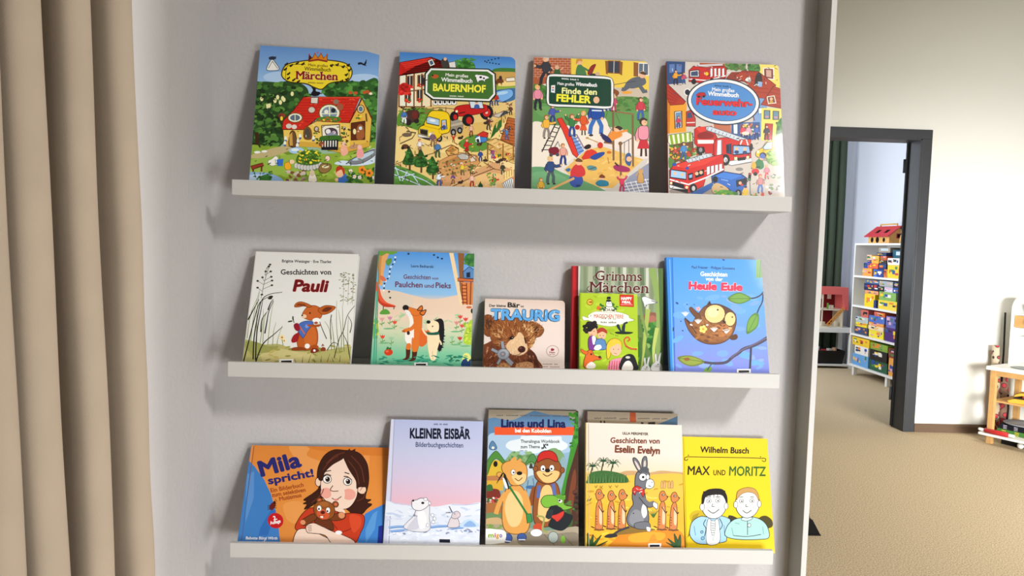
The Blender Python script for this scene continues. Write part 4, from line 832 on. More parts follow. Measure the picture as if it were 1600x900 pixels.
def art_fox(a):
    a.bg((0, '4f92d8'), (0.2, '7fb2e4'), (0.36, '8cbce2'), (0.42, 'd8c6b4'), (0.55, 'e4ccb4'), (0.68, 'c8d0ae'), (0.85, '7cbf98'), (1, '4aa684'))
    a.b('e2c8b0', '60 300 200 296 330 330 460 356 620 330 740 300 740 440 60 440'); a.p('d9c9b4', '90 330 210 300 330 340 330 420 80 420')
    # left tree, bunting and slide
    a.b('e0a468', '108 30 190 30 160 120 140 220 136 260 116 250 112 150'); a.b('c88a4a', '110 30 140 30 130 140 124 240 112 240'); a.b('6a9a3c', '100 30 200 30 240 50 200 70 170 60 130 75'); a.b('5f9440', '160 110 190 90 200 110 176 140')
    for k in range(15): a.e('20242e' if k % 2 else 'f0f0f0', 222-k*6+6*math.sin(k), 86+k*15, 6, 5)
    a.b('e05a3a', '96 250 106 240 118 280 130 330 160 370 214 392 210 404 150 394 116 366 98 320'); a.b('c03a24', '108 330 130 370 208 398 150 400 110 370'); a.l('6a3a2a', 6, '140 394 138 420'); a.l('6a3a2a', 6, '208 396 206 416'); a.l('e8503a', 6, '100 250 96 370'); a.b('d8704a', '120 200 150 210 160 236 130 230')
    # right tree house
    a.p('ecd0a4', '560 40 590 60 650 400 626 394 600 250'); a.p('8a5a34', '618 40 662 50 654 170 650 400 630 300'); a.b('3f7a3c', '664 90 690 70 740 80 740 150 690 150 660 120'); a.sc('4f8a44 2f6a34', 14, 668, 80, 736, 146, 8, 14, sd=2)
    a.p('5a86b8', '650 186 690 154 730 180 730 232 656 226', '2a3a5a', 4); a.p('1c2a44', '672 192 696 188 696 222 672 222'); a.p('c86a3c', '616 224 740 236 740 252 616 244', '6a2a14', 3)
    a.p('d8824a', '636 250 740 256 736 400 650 392 640 320'); 
    for k in range(6): a.l('7a2f1a', 6, [640, 270+k*22, 674, 272+k*22])
    a.l('7a2f1a', 6, '642 256 648 394'); a.l('7a2f1a', 6, '672 256 674 396'); a.l('8a4a24', 9, '700 252 694 396'); a.e('2a2420', 706, 436, 9, 16); a.e('c86a4a', 686, 412, 18, 8)
    for x, y in ((492, 92), (518, 100), (468, 76), (306, 66), (178, 304), (184, 342)): a.e('2a3244', x, y, 7, 6)
    # meadow flowers
    a.sc('b8cca0 a4c898 d4d4b4', 40, 80, 440, 690, 620, 10, 26, 0.3, sd=4)
    a.b('5a9a3c', '118 446 126 424 150 414 172 424 178 446'); a.b('7ab04a', '72 520 84 470 100 480 104 560 90 600 70 600'); a.sc('d8d840 86b84a', 16, 70, 480, 106, 600, 6, 11, sd=6)
    F = ((130, 474, 'd8a09a'), (180, 468, 'c888a0'), (210, 496, 'd8543a'), (130, 588, 'd8482c'), (186, 600, '9ac09a'), (630, 468, 'd84a44'), (664, 484, 'd84a44'), (606, 506, 'd88a8a'), (640, 526, 'd8544a'), (626, 606, 'c83a30'), (576, 600, '9ac09a'))
    for x, y, c in F: a.l('5a8a4a', 3, [x, y+6, x-2, y+50]); a.b(c, [x-16, y-8, x-6, y-2, x, y-9, x+7, y-2, x+16, y-8, x+8, y+12, x-8, y+12]); a.e('6fa05a', x-8, y+36, 9, 4, 30); a.e('6fa05a', x+8, y+30, 9, 4, -30)
    for x, y in ((170, 540), (140, 632), (600, 566), (600, 650), (660, 660)): a.e('6fae7c', x, y, 34, 5)
    a.b('a8c83c', '650 640 660 560 690 500 720 500 720 640'); a.sc('c8d84a 86b03a e0e06a', 22, 650, 510, 700, 630, 6, 12, sd=8); a.b('d8dc7a', '640 740 650 710 676 706 694 730 690 760 640 760'); a.b('1c3a6a', '634 790 640 752 664 742 676 760 692 744 700 790')
    # fox standing
    a.e('3f9a78', 340, 746, 150, 10)
    a.b('4a2418', '280 660 306 664 300 730 276 744 254 738 276 726'); a.b('4a2418', '320 680 350 682 340 738 318 752 290 748 314 734')
    a.b('d9742e', '296 430 316 410 350 418 376 420 386 450 384 520 378 600 360 660 348 690 318 684 326 600 330 520 320 460', '9a4a18', 2)
    a.b('f0e8e0', '290 440 304 430 326 470 332 530 328 620 306 650 276 620 276 570 300 540 304 490'); a.b('d9742e', '310 640 286 640 280 672 306 676'); a.b('d9742e', '320 600 352 640 350 684 318 684')
    a.b('d9742e', '276 404 300 402 340 416 380 424 388 446 350 460 318 452 296 430', '9a4a18', 2); a.e('1e1a1c', 282, 408, 20, 18); a.b('e8e4e0', '276 424 300 426 316 452 306 470 290 456'); a.b('d9742e', '356 424 384 396 388 424', '1e1a1c', 5); a.b('d9742e', '372 440 412 424 394 458', '1e1a1c', 5)
    a.l('d9742e', 24, '350 500 320 540 270 556', True); a.e('b85a20', 266, 558, 10, 8); a.e('3a2a24', 296, 570, 10, 13); a.b('d8662a', '378 540 410 560 430 540 436 580 410 640 380 660 364 640'); 
    # hedgehog
    a.b('1e1c20', '462 500 500 480 522 500 526 560 520 620 500 690 470 660 480 600 470 540')
    for k in range(14): a.p('1e1c20', [500+24*math.sin(k*0.5), 490+k*13, 532-abs(k-7)*1.5, 496+k*13, 502+20*math.sin(k*0.5), 504+k*13])
    for k in range(5): a.p('1e1c20', [462+k*10, 506, 464+k*10, 482-(k % 2)*6, 474+k*10, 504])
    for k in range(16):
        t = -1.3+k*0.19; cx, cy = 486, 590; ex, ey = cx+44*math.cos(t)+6*(k % 2), cy+112*math.sin(t); a.p('1e1c20', [cx+24*math.cos(t-0.1), cy+92*math.sin(t-0.1), ex, ey, cx+24*math.cos(t+0.12), cy+92*math.sin(t+0.12)])
    a.b('ecd8b0', '416 620 420 580 450 560 486 570 496 620 480 680 470 740 440 748 424 700'); a.b('f0dcb4', '430 500 460 494 490 510 488 560 450 570 420 548 416 514'); a.e('1e1a1c', 426, 502, 13, 11); a.e('1e1a1c', 452, 530, 4, 5); a.b('1f5a48', '414 566 450 570 490 566 488 584 440 586 416 580'); a.l('ecd8b0', 12, '430 600 400 570 386 540', True); a.l('ecd8b0', 10, '478 600 500 630 506 650', True); a.l('c8a878', 3, '448 690 450 746')
    a.e('cc3c1e', 166, 692, 28, 22); a.e('e06a4a', 158, 686, 10, 6); a.b('2f6a34', '150 676 160 656 172 664 184 660 180 678 166 672')
    a.sc('2f8a70 3f9a78 1f7a60', 40, 80, 720, 690, 790, 10, 26, 0.25, sd=9); a.sc('1f5a48 2a6a4a', 8, 550, 712, 620, 754, 7, 12, sd=10)
    a.t('Laura Bednarski', 320, 150, 463, 158, 17, '2a3a5a', 0.012); a.t('Geschichten', 271, 223, 444, 230, 27, '6a4460', 0.012); a.t('von', 452, 231, 493, 232, 17, '6a4460', 0.008); a.t('Paulchen', 217, 274, 392, 281, 34, '6a3a58', 0.014); a.t('und', 404, 281, 463, 284, 25, '6a3a58', 0.01); a.t('Pieks', 474, 284, 572, 289, 34, '6a3a58', 0.014)
    a.p('4aa68a', '96 300 104 300 74 800 60 800'); a.l('3f8a6c', 5, '120 40 84 770')
    a.sticker(373, 775, 86, 26)

def art_bear(a):
    a.bg((0, 'd8c2b4'), (0.25, 'e2d2c8'), (1, 'e0cfc6'))
    a.l('c2aa9c', 8, '112 90 82 740')
    B = '6f3a20'
    a.b(B, '60 560 130 500 240 470 420 520 540 580 590 660 610 780 60 780'); a.b('4f2614', '500 600 560 600 600 680 605 780 520 780')
    a.b('7a4222', '70 300 120 240 180 250 240 290 190 360 160 440 100 420', '4a2412', 3); a.b('53301c', '110 300 140 280 176 300 160 360 124 372')
    a.b('86502a', '520 320 580 320 640 360 660 400 630 450 580 470 560 520 520 420', '4a2412', 3); a.b('4e2a18', '556 350 600 360 610 410 570 440 548 390')
    a.b('8a4f28', '160 470 150 400 180 330 250 280 340 260 440 280 530 330 580 420 570 500 530 560 480 600 400 630 330 600 260 560 190 520', '54290f', 3)
    r = random.Random(5)
    def fur(cols, n, x0, y0, x1, y1, cx, cy, L, w, poly):
        P = pairs(poly)
        for _ in range(n):
            for _k in range(20):
                x, y = r.uniform(x0, x1), r.uniform(y0, y1); ins = False
                for i in range(len(P)):
                    p, q = P[i], P[i-1]
                    if (p[1] > y) != (q[1] > y) and x < (q[0]-p[0])*(y-p[1])/(q[1]-p[1])+p[0]: ins = not ins
                if ins: break
            dx, dy = x-cx, y-cy; d = math.hypot(dx, dy) or 1; k = L*r.uniform(0.6, 1.2); j = r.uniform(-0.4, 0.4)
            ux, uy = dx/d*math.cos(j)-dy/d*math.sin(j), dx/d*math.sin(j)+dy/d*math.cos(j)
            a.l(r.choice(cols), w*r.uniform(0.7, 1.3), [x, y, x+ux*k*0.5+2, y+uy*k*0.5, x+ux*k, y+uy*k], False, 0.2)
    fur(['b07a44', '4e2812', 'c8945c', '6a3818', '8e5630', '3e1f0e'], 260, 165, 275, 570, 590, 400, 540, 38, 7, '165 470 155 400 190 330 250 285 340 262 440 282 530 330 575 420 565 500 520 550 480 590 400 620 300 580 190 510')
    fur(['b07a48', '8e5630', 'd8a870'], 40, 170, 380, 320, 480, 320, 520, 34, 8, '180 400 250 380 320 430 320 480 230 490'); fur(['d8a468', 'c08a50', 'e4bc88'], 46, 470, 340, 575, 560, 430, 560, 36, 8, '470 350 530 340 570 420 560 520 520 560 500 460')
    fur(['8e5630', '5a2c14', 'a86a38'], 40, 80, 250, 240, 430, 160, 480, 26, 6, '80 300 130 250 180 255 220 290 180 360 150 430 104 410'); fur(['a86a38', '6a3818', 'c89058'], 40, 530, 320, 655, 500, 470, 480, 26, 6, '530 330 590 325 650 380 630 450 580 470 556 420')
    fur(['9a5a3a', '4a2010', '7a3e24', 'c89070', '381808'], 190, 80, 500, 600, 745, 330, 300, 34, 7, '80 580 150 510 240 490 420 570 540 600 590 680 600 745 80 745')
    a.b('dcb68c', '300 540 330 490 390 450 420 410 450 420 480 470 502 540 500 590 450 625 390 630 330 600', '8a5a34', 3); fur(['e8c8a0', 'd0a474', 'ecd4b0'], 60, 310, 440, 495, 620, 420, 400, 26, 6, '320 540 360 480 420 430 460 450 490 540 480 600 400 620 330 590')
    a.e('3e1a14', 447, 572, 36, 32); a.e('6a3a34', 436, 560, 14, 9); a.l('5a2a18', 5, '440 604 420 622 380 628', True)
    a.e('120c0a', 356, 464, 20, 13, -12); a.e('e8e4e0', 362, 460, 4, 3); a.l('4a2412', 6, '326 470 350 448 384 452', True); a.b('4a2412', '470 460 486 470 494 510 484 520')
    a.b('b8845a', '390 720 430 700 500 690 550 712 540 770 400 770'); a.b('a8744a', '200 740 250 700 310 700 340 730 320 770 200 770'); fur(['d8a878', '8a5630', 'c89464'], 60, 210, 696, 545, 745, 380, 900, 26, 6, '210 745 250 705 320 710 340 745 400 745 430 705 520 700 545 745')
    # little grey cloth toy in its paws
    G = '8f949c'
    for p_, w in (('276 560 268 524 266 492', 26), ('230 596 200 582 164 562', 24), ('250 650 232 680 216 706', 22), ('300 650 330 686 356 712', 40)): a.l('4a4e58', w+8, p_); a.l(G, w, p_)
    a.e(G, 274, 612, 56, 50, o='4a4e58', ow=4); a.e('a4a8ae', 280, 604, 38, 34); a.e('7a7e86', 270, 612, 26, 24, o='5a5e66', ow=2); a.e('c89a9a', 268, 612, 8)
    # seal and lettering
    for k in range(26):
        t = k*0.2417; a.e('8a5a5a', 738+57*math.cos(t), 596+52*math.sin(t), 5, 4, n=8)
    a.b('8e2030', '722 580 732 566 744 574 750 570 754 586 740 594 724 592'); a.t('Mein', 708, 614, 760, 616, 15, '8e2030', 0.02); a.tiny('8e2030', 706, 630, 760, 632, 9, 9, (4,))
    a.t('Der kleine', 152, 165, 306, 172, 22, '2a2422', 0.02); a.t('Bär', 322, 173, 437, 181, 42, '1e1a1a', 0.025); a.t('ist', 444, 178, 474, 181, 20, '2a2422', 0.015)
    a.t('TRAURIG', 158, 282, 808, 314, 92, '5fa4dc', 0.03, out='16324e', ow=0.035); 
    for x, y in ((180, 262), (262, 222), (392, 250), (470, 236), (586, 232), (672, 256), (752, 248)): a.l('a4d0f0', 8, [x, y, x+6, y-26])
    a.tiny('8a7068', 642, 722, 788, 728, 12, 17, (11, 12)); a.tiny('8a7068', 622, 746, 806, 754, 12, 20, (8, 9))

def art_grimm(a):
    a.bg((0, 'b0b4a4'), (0.25, '9aa688'), (0.6, '6f8a50'), (1, '7a9460'))
    a.p('8e9a80', '88 90 640 110 640 300 88 290')
    for k in range(16): a.l(('c8ccbc', '7f8c6c', 'a8b094', '66785a')[k % 4], 14+(k*7) % 16, [100+k*36, 90, 92+k*36+(k*13) % 24, 420], False)
    a.b('8a5a4a', '500 430 560 400 610 420 600 480 540 500 500 480'); a.b('a86a5a', '530 440 570 420 596 440 570 470')
    a.b('2f6a2a', '480 500 560 470 600 520 590 700 540 770 480 770'); a.sc('3f7c34 2a5a24 5a9440 86a858', 60, 480, 460, 640, 770, 10, 24, sd=3)
    for p_, c, w in (('470 420 500 560 560 700 600 790', '5f7a3c', 40), ('560 120 600 300 610 520 600 780', '8aa45c', 44), ('620 120 630 400 640 780', '566f3a', 40), ('540 380 524 560 500 780', 'a4b45a', 30), ('600 500 580 640 590 780', 'b8c468', 26), ('480 300 500 420 540 560', '7a9450', 26), ('494 560 500 660 488 780', '4a6a30', 22)): a.l(c, w, p_, True, 0.5)
    a.b('e4e4e2', '500 310 520 300 560 316 598 336 570 346 540 350 520 368 512 344', '6a6a70', 3); a.l('5a5a60', 5, '560 326 600 340'); a.l('5a4a3a', 4, '530 350 524 368')
    for x, y, k in ((530, 740, 1), (600, 722, 1.15)):
        a.b('d8d8d4', [x-30*k, y+50, x-26*k, y+14, x-10*k, y-4, x-12*k, y-40*k, x-2*k, y-50*k, x+4*k, y-8, x+14*k, y-46*k, x+26*k, y-54*k, x+20*k, y-4, x+30*k, y+20, x+28*k, y+60], '7a7a78', 3); a.e('2a2a2a', x+8*k, y+12, 4); a.e('b8b8b4', x+2*k, y+24, 12*k, 8)
    a.p('b8242a', '50 90 90 95 90 800 40 800'); a.p('8e181e', '78 92 90 92 90 800 78 800'); a.p('5c1014', '88 95 94 95 94 800 88 800')
    a.t('Grimms', 202, 194, 498, 201, 60, '5a2226', 0.0, out='d8d4c4', ow=0.02, serif=True); a.t('Märchen', 164, 268, 545, 277, 64, '5a2226', 0.0, out='d8d4c4', ow=0.02, serif=True)
    a.l('5a2226', 4, '205 160 190 176 200 194', True); a.l('5a2226', 4, '165 230 150 250 166 266', True)

def art_green(a):
    a.bg((0, 'a9c42c'), (1, 'a2c028'))
    a.l('7f9a1c', 6, '110 280 108 770'); a.sc('b4cc3a 98b420', 40, 110, 285, 470, 765, 14, 34, 0.4, sd=2)
    a.e('ecb43a', 171, 338, 17, o='7a4a10', ow=4); a.l('5a3008', 5, '162 338 178 338'); a.p('5a3008', '176 330 186 338 176 346')
    a.p('cc2a1e', '363 287 453 289 453 366 362 362', '8a140e', 2); a.t('HAPPY', 372, 321, 442, 322, 18, 'f8f0ea', 0.04); a.t('MEAL', 378, 343, 436, 344, 15, 'f8f0ea', 0.04); a.l('f0b8a8', 3, '370 352 446 353')
    # title ribbon
    a.b('f2efdf', '122 430 160 440 160 424 200 400 250 398 330 398 390 410 420 424 424 438 456 452 420 462 400 470 350 486 300 494 240 486 190 470 160 456 130 456', '8a8a5a', 2)
    a.b('f2efdf', '246 396 256 372 290 366 326 370 338 398 290 404', '8a8a5a', 2); a.b('f4f2ec', '276 362 280 330 294 322 308 332 314 366', '2a2a2a', 3); a.e('1c1c1c', 292, 328, 17, 8); a.p('1c1c1c', '278 318 306 318 304 300 282 302'); a.e('1c1c1c', 288, 346, 3); a.e('1c1c1c', 300, 346, 3); a.b('d8702a', '214 384 222 362 236 366 250 380 244 392'); a.sc('3a7a2a 2f5a1c', 14, 226, 350, 276, 394, 6, 11, sd=4); a.sc('3a7a2a 2f5a1c', 10, 316, 350, 350, 392, 6, 11, sd=5)
    a.t('SCHULE', 258, 396, 332, 396, 17, '4a3a34', 0.01); a.t('MAGISCHEN TIERE', 196, 440, 386, 442, 24, 'c8553c', 0.005, out='f6f2e6', ow=0.02); a.l('5a4a40', 3, '180 420 172 434'); a.tiny('4a4034', 246, 446, 340, 448, 6, 9, (3, 6)); a.tiny('4a4034', 240, 472, 342, 474, 12, 10, (4,))
    # two legs diving away
    a.b('24343a', '340 490 356 480 372 520 376 494 390 470 398 474 394 520 400 528 384 536 366 530'); a.l('24343a', 12, '388 476 412 466'); a.b('1c2a1c', '330 530 380 526 446 530 420 542 350 542'); a.tiny('5a6a1a', 298, 540, 352, 560, 8, 8, (4,))
    # readers in the grass
    a.sc('1a1616 2a2020', 34, 134, 468, 214, 530, 12, 18, 0.9, sd=6); a.e('e6b48e', 188, 530, 28, 34); a.b('1a1616', '154 520 160 490 190 480 214 500 196 510 170 530'); a.e('c87a7a', 180, 548, 7, 4); a.e('1c1c1c', 196, 526, 3); a.e('1c1c1c', 180, 524, 3)
    a.b('7a3a8a', '160 580 176 556 206 562 220 590 212 640 166 644', '3a1a4a', 3); a.b('dce4ec', '184 560 206 562 206 600 190 610')
    a.e('e6b48e', 246, 548, 28, 32); a.b('a83a28', '218 540 222 512 250 502 276 518 278 540 250 528'); a.b('5a86b8', '206 590 230 574 262 580 274 610 270 640 210 640', '24405e', 3); a.e('1c1c1c', 236, 552, 3); a.e('1c1c1c', 256, 554, 3); a.l('8a4a3a', 3, '238 566 250 570'); a.b('f0efe6', '196 640 206 618 234 612 244 630 222 646')
    a.b('d8662a', '140 690 150 656 180 646 200 680 240 690 236 706 200 712 176 740 206 752 140 760 130 724', '6a2a10', 3); a.e('1c1c1c', 178, 672, 6); a.b('d8662a', '112 640 140 652 160 660 144 676 118 660', '6a2a10', 2); a.b('f0e8e0', '150 740 180 720 206 740 196 760 150 760'); a.e('4a2418', 232, 690, 9)
    a.b('ecc03a', '280 700 276 620 300 580 340 572 372 596 370 640 356 610 310 616 300 680', '8a6414', 3); a.e('eab896', 334, 640, 36, 42); a.b('ecc03a', '298 620 306 590 346 582 372 610 340 606 310 624'); a.l('8a4a3a', 3, '322 664 340 668'); a.e('1c1c1c', 320, 640, 3); a.e('1c1c1c', 350, 640, 3)
    a.b('e890a4', '282 770 300 716 330 700 400 690 412 700 380 724 360 770'); 
    for k in range(5): a.l('c0405a', 5, [296+k*15, 712, 290+k*16, 768])
    a.b('1e1e20', '360 770 370 700 410 670 446 676 466 720 470 770'); a.b('e8e4dc', '372 770 390 722 420 712 440 740 436 770'); a.e('c8c4bc', 410, 690, 15, 8)
    a.l('c8502a', 9, '470 636 430 632 396 610 390 576 412 562 424 578 408 588', True); a.l('7a2a10', 3, '470 642 430 640 392 618', True)

def art_owl(a):
    a.bg((0, '3f97ea'), (0.4, '5c9fea'), (0.65, '6c96e4'), (0.85, '7c8bd8'), (1, '6f7cd0'))
    a.p('2f86dc', '60 30 118 30 140 800 90 800'); a.l('2468b8', 6, '120 40 146 790'); a.l('7cb8f4', 5, '104 60 136 790')
    a.sc('6aa6ee 74a0e8 86a4e6', 40, 160, 300, 720, 760, 20, 50, 0.5, sd=2)
    a.p('63983f', '660 64 712 74 712 176 690 186 658 186'); a.l('3f6a2a', 4, '690 70 684 186')
    K = '2a2a3e'
    a.l(K, 9, '626 318 660 312 690 296 712 270', True); a.l(K, 8, '704 290 700 340 680 380 664 420', True)
    def leaf(pts, mid, c='6f9f3e', c2='557f34'):
        a.b(c2, pts); P = pairs(pts); cx = sum(x for x, y in P)/len(P); cy = sum(y for x, y in P)/len(P)
        a.b(c, [v for x, y in P for v in (cx+(x-cx)*0.82, cy+(y-cy)*0.78)]); a.l('3f6a2c', 3, mid)
    leaf('478 318 510 290 550 278 590 290 630 318 590 344 550 352 510 342', '478 318 628 318'); leaf('602 546 600 490 618 440 650 412 676 420 676 470 660 510', '604 544 668 420'); leaf('160 690 200 676 250 678 300 696 334 718 290 740 240 744 190 724', '162 690 332 718', '8c9a3c', '6e7a30')
    a.b('8a5a2a', '200 694 230 690 240 704 214 710'); a.b('6f9f3e', '330 768 350 752 380 754 366 790 336 790')
    a.l('4a4456', 16, '330 720 400 728 470 722 510 690 550 664 580 640 640 620 690 596 740 566', True, 1.5); a.l('75688a', 5, '500 694 560 652 640 614 730 570', True); a.l('3a364a', 13, '628 630 626 690 620 790'); a.l('4a4456', 7, '380 728 350 770')
    # a little brown owl tumbling
    a.b('7a4a26', '206 440 250 470 270 440 300 400 340 360 420 352 500 390 530 430 530 490 500 560 440 600 360 606 290 580 240 530 214 480', '3a2010', 4)
    a.b('96602e', '250 500 300 430 340 440 420 480 500 480 510 530 470 580 380 594 300 570'); a.b('b8743a', '400 490 470 480 505 510 490 550 430 560 390 530'); a.sc('8a5428 a86c34 6c4020', 60, 240, 440, 510, 590, 8, 18, 0.5, poly='230 470 300 420 340 440 420 480 510 480 500 550 440 594 360 598 280 570', sd=5)
    a.b('5a3418', '340 364 362 330 372 352 430 356 500 392 528 416 524 440 460 420 400 378 350 372'); a.p('2a1810', '352 354 362 328 374 352'); a.p('2a1810', '514 420 530 414 526 440')
    a.e('f0cc88', 396, 414, 64, 58, o='4a2a14', ow=4); a.e('f0cc88', 494, 448, 34, 44, o='4a2a14', ow=4); a.e('f6dca4', 384, 404, 36, 32); a.e('1a1410', 414, 388, 6); a.e('1a1410', 508, 436, 5); a.b('2a1810', '446 456 460 460 468 466 458 474 450 468')
    a.b('6a3e1e', '232 380 244 368 270 390 300 420 310 450 280 440 250 410', '3a2010', 3); a.b('5a3418', '490 560 530 544 544 562 530 580 500 580'); a.l('3a2010', 5, '206 436 240 480 280 540', True)
    for x, y, r0 in ((208, 414, 20), (290, 464, 22), (392, 516, 20), (470, 528, 20)):
        for k in range(6): a.l('f0f0ea', 7, [x, y+10, x-24+k*9.5, y-r0+abs(k-2.5)*3], False, 0.4)
    a.flower(322, 510, 22, 'f0dc70', 'e0a030'); a.e('f0f0ea', 246, 482, 10, 5, 30); a.e('f0f0ea', 348, 484, 8, 5); a.e('d8b070', 494, 506, 12, 7); a.l('8a5a2a', 4, '400 530 480 520'); a.flower(290, 380, 12, 'e8b0b0', 'c87a6a')
    for x, y, q in ((154, 342, 11), (218, 350, 6), (180, 458, 6), (192, 518, 7), (264, 352, 5), (450, 66, 10)): a.e('1f4f94', x, y, q, q*0.6, 30)
    a.t('Paul Friester · Philippe Goossens', 245, 119, 523, 131, 17, '16305e', 0.01); a.t('Geschichten', 301, 168, 475, 175, 27, 'f4f6fa', 0.025); a.t('von der', 335, 198, 445, 204, 23, 'f4f6fa', 0.025); a.t('Heule', 226, 252, 408, 260, 46, 'e0284e', 0.045, out='f6d8e4', ow=0.035); a.t('Eule', 434, 262, 573, 267, 46, 'e0284e', 0.045, out='f6d8e4', ow=0.035)
    a.p('16305e', '128 500 136 492 134 520 126 520')
    a.sticker(583, 780, 88, 28)
def art_girl(a):
    a.bg((0, 'dc8638'), (0.5, 'e28e3e'), (1, 'de8a3e'))
    a.b('e89c54', '430 70 560 70 540 130 640 180 600 260 520 240 470 160'); a.p('e6964c', '900 70 940 74 930 300 900 290'); a.b('e89a50', '380 440 480 420 520 470 470 560 400 540'); a.b('d67c30', '560 70 1060 74 1060 130 700 110')
    a.p('e08a42', '180 60 208 60 160 300 140 300')
    a.p('3f7ec2', '168 160 205 200 260 280 300 370 325 470 340 560 352 720 60 720 100 500'); a.p('2f6cb6', '225 590 300 470 330 480 270 640 210 640'); a.p('5a90cc', '150 250 200 230 190 400 130 560')
    a.p('3f82cc', '836 720 880 560 900 500 960 468 1060 420 1060 720'); a.p('5a9ad8', '900 600 950 500 980 480 960 600 900 690'); a.p('1f2f8a', '985 580 1012 574 1008 700 974 700')
    a.l('8a5a34', 5, '206 70 96 690'); a.l('3a6aa8', 5, '180 200 98 690')
    # girl with long brown hair hugging a cloth bear
    H = '3c1c12'
    a.b(H, '600 270 610 200 650 130 710 94 780 96 830 100 880 120 920 180 930 260 924 320 905 400 940 410 915 430 945 440 910 470 880 500 820 500 780 470 650 400 600 420 560 450 512 472 530 440 506 436 530 420 510 410 570 370 610 330', '1c0c06', 4)
    a.e('f0cdb4', 880, 340, 28, 34, -30, o='2a140c', ow=4); a.l('a86a54', 4, '872 352 890 326'); a.e('f0cdb4', 606, 298, 16, 26, o='2a140c', ow=4)
    a.b('f3d6c2', '622 300 640 240 700 180 770 140 800 200 850 270 858 330 846 400 800 460 740 470 680 440 630 390', '2a140c', 4)
    a.e('eda695', 655, 368, 36, 34); a.e('eda695', 800, 376, 44, 36); a.b('f3d6c2', '690 340 760 330 770 400 700 420')
    a.b(H, '606 270 640 180 700 130 770 130 766 152 700 190 650 240 632 290'); a.b(H, '770 120 860 140 915 220 920 320 870 330 850 340 846 290 810 230 790 190')
    for p_ in ('660 180 720 130 780 110', '820 130 880 200 900 300', '800 160 850 230 866 310', '640 220 690 160 740 130', '560 430 620 380 640 340', '850 420 890 400 905 360'): a.l('6a3420', 5, p_, True)
    a.p(H, '800 96 812 84 818 100 850 86 846 108')
    for x, y in ((664, 280), (794, 294)):
        a.e('f6f4f0', x, y, 25, 23, o='1c0c06', ow=4); a.e('4a2a1a', x+3, y, 15, 17); a.e('100806', x+3, y, 9, 10); a.e('f8f8f8', x-2, y-7, 4)
    a.l('2a140c', 6, '640 260 664 248 690 258', True); a.l('2a140c', 6, '770 262 794 264 820 284', True); a.l('2a140c', 6, '646 232 690 224', True); a.l('2a140c', 6, '776 236 806 246', True)
    a.l('6a3a2a', 5, '700 320 682 346 700 356 734 354', True); a.l('5a201a', 5, '690 400 716 410 752 390', True); a.b('e08a80', '700 410 716 404 736 410 716 418')
    a.b('f3d6c2', '700 460 760 470 770 500 720 510')
    a.b('c53c1e', '452 600 470 540 520 480 570 462 700 480 760 500 820 495 890 510 892 570 870 620 830 690 760 660 700 620 540 620', '4a120a', 4); a.l('8a2412', 5, '740 620 800 600 840 560', True); a.l('8a2412', 5, '690 560 720 600', True); a.b('d84c2a', '800 510 870 520 870 580 820 620')
    a.b('f3d6c2', '460 610 540 600 620 640 690 680 690 720 450 720', '2a140c', 4); a.b('f3d6c2', '520 580 560 560 600 570 680 610 760 640 830 680 800 720 690 700 640 640 560 626 526 620', '2a140c', 4)
    for k in range(4): a.l('6a3a2a', 3, [526+k*2, 580+k*11, 556, 578+k*10])
    a.e('f6f4f0', 728, 622, 22, 13)
    # the bear
    a.b('6a3418', '580 540 600 520 660 520 690 560 694 606 640 590 580 560', '2a140c', 3); a.b('7a3e1c', '486 550 520 524 570 500 590 530 530 570 500 576', '2a140c', 3); a.e('e09468', 500, 556, 17, 16); a.b('7a3e1c', '660 530 700 505 750 490 776 510 760 535 700 545', '2a140c', 3); a.e('e09468', 750, 510, 21, 20)
    a.e('8a4a22', 612, 416, 19, 18, o='2a140c', ow=3); a.e('d8704a', 612, 416, 10); a.e('8a4a22', 712, 440, 19, 18, o='2a140c', ow=3); a.e('d8704a', 714, 440, 10)
    a.b('94521f', '572 470 590 430 640 416 690 436 708 480 690 524 640 540 590 520', '2a140c', 3); a.b('d25a34', '594 480 630 470 670 500 660 530 620 536 594 510'); a.e('a8642e', 640, 440, 30, 16)
    a.e('f6f4f0', 608, 466, 14, 18, o='2a140c', ow=2); a.e('f6f4f0', 664, 478, 13, 18, o='2a140c', ow=2); a.e('1c0c06', 606, 470, 6); a.e('1c0c06', 660, 484, 6); a.e('5a1a14', 630, 492, 14, 11); a.l('3a100c', 4, '606 512 624 520 640 512', True); a.p('f6f4f0', '612 516 632 516 630 528 616 526')
    # beetle and seal
    a.e('6a1c14', 308, 452, 17, 28, 30); a.e('3a0e0a', 322, 428, 9)
    for k in range(3): a.l('3a0e0a', 4, [296, 446+k*10, 276, 450+k*12]); a.l('3a0e0a', 4, [320, 440+k*10, 334, 436+k*14])
    a.l('3a0e0a', 3, '322 424 330 408 338 424'); a.e('c41a1e', 324, 545, 51, 50); a.t('2.', 312, 541, 336, 536, 24, 'f8f0ee', 0.03); a.t('Auflage', 290, 570, 358, 556, 20, 'f8f0ee', 0.03)
    # lettering
    a.t('Mila', 242, 262, 508, 194, 92, '27286e', 0.03); a.t('spricht!', 288, 312, 582, 260, 46, '27286e', 0.025)
    a.t('Ein Bilderbuch', 302, 364, 514, 326, 25, 'a4481e', 0.012); a.t('zum selektiven', 308, 394, 525, 358, 25, 'a4481e', 0.012); a.t('Mutismus', 356, 418, 498, 392, 25, 'a4481e', 0.012)
    a.t('Babette Bürgi Wirth', 127, 666, 332, 668, 18, 'eef2f8', 0.02, shear=0.2); a.tiny('dce6f2', 122, 688, 262, 688, 12, 16, (8,))

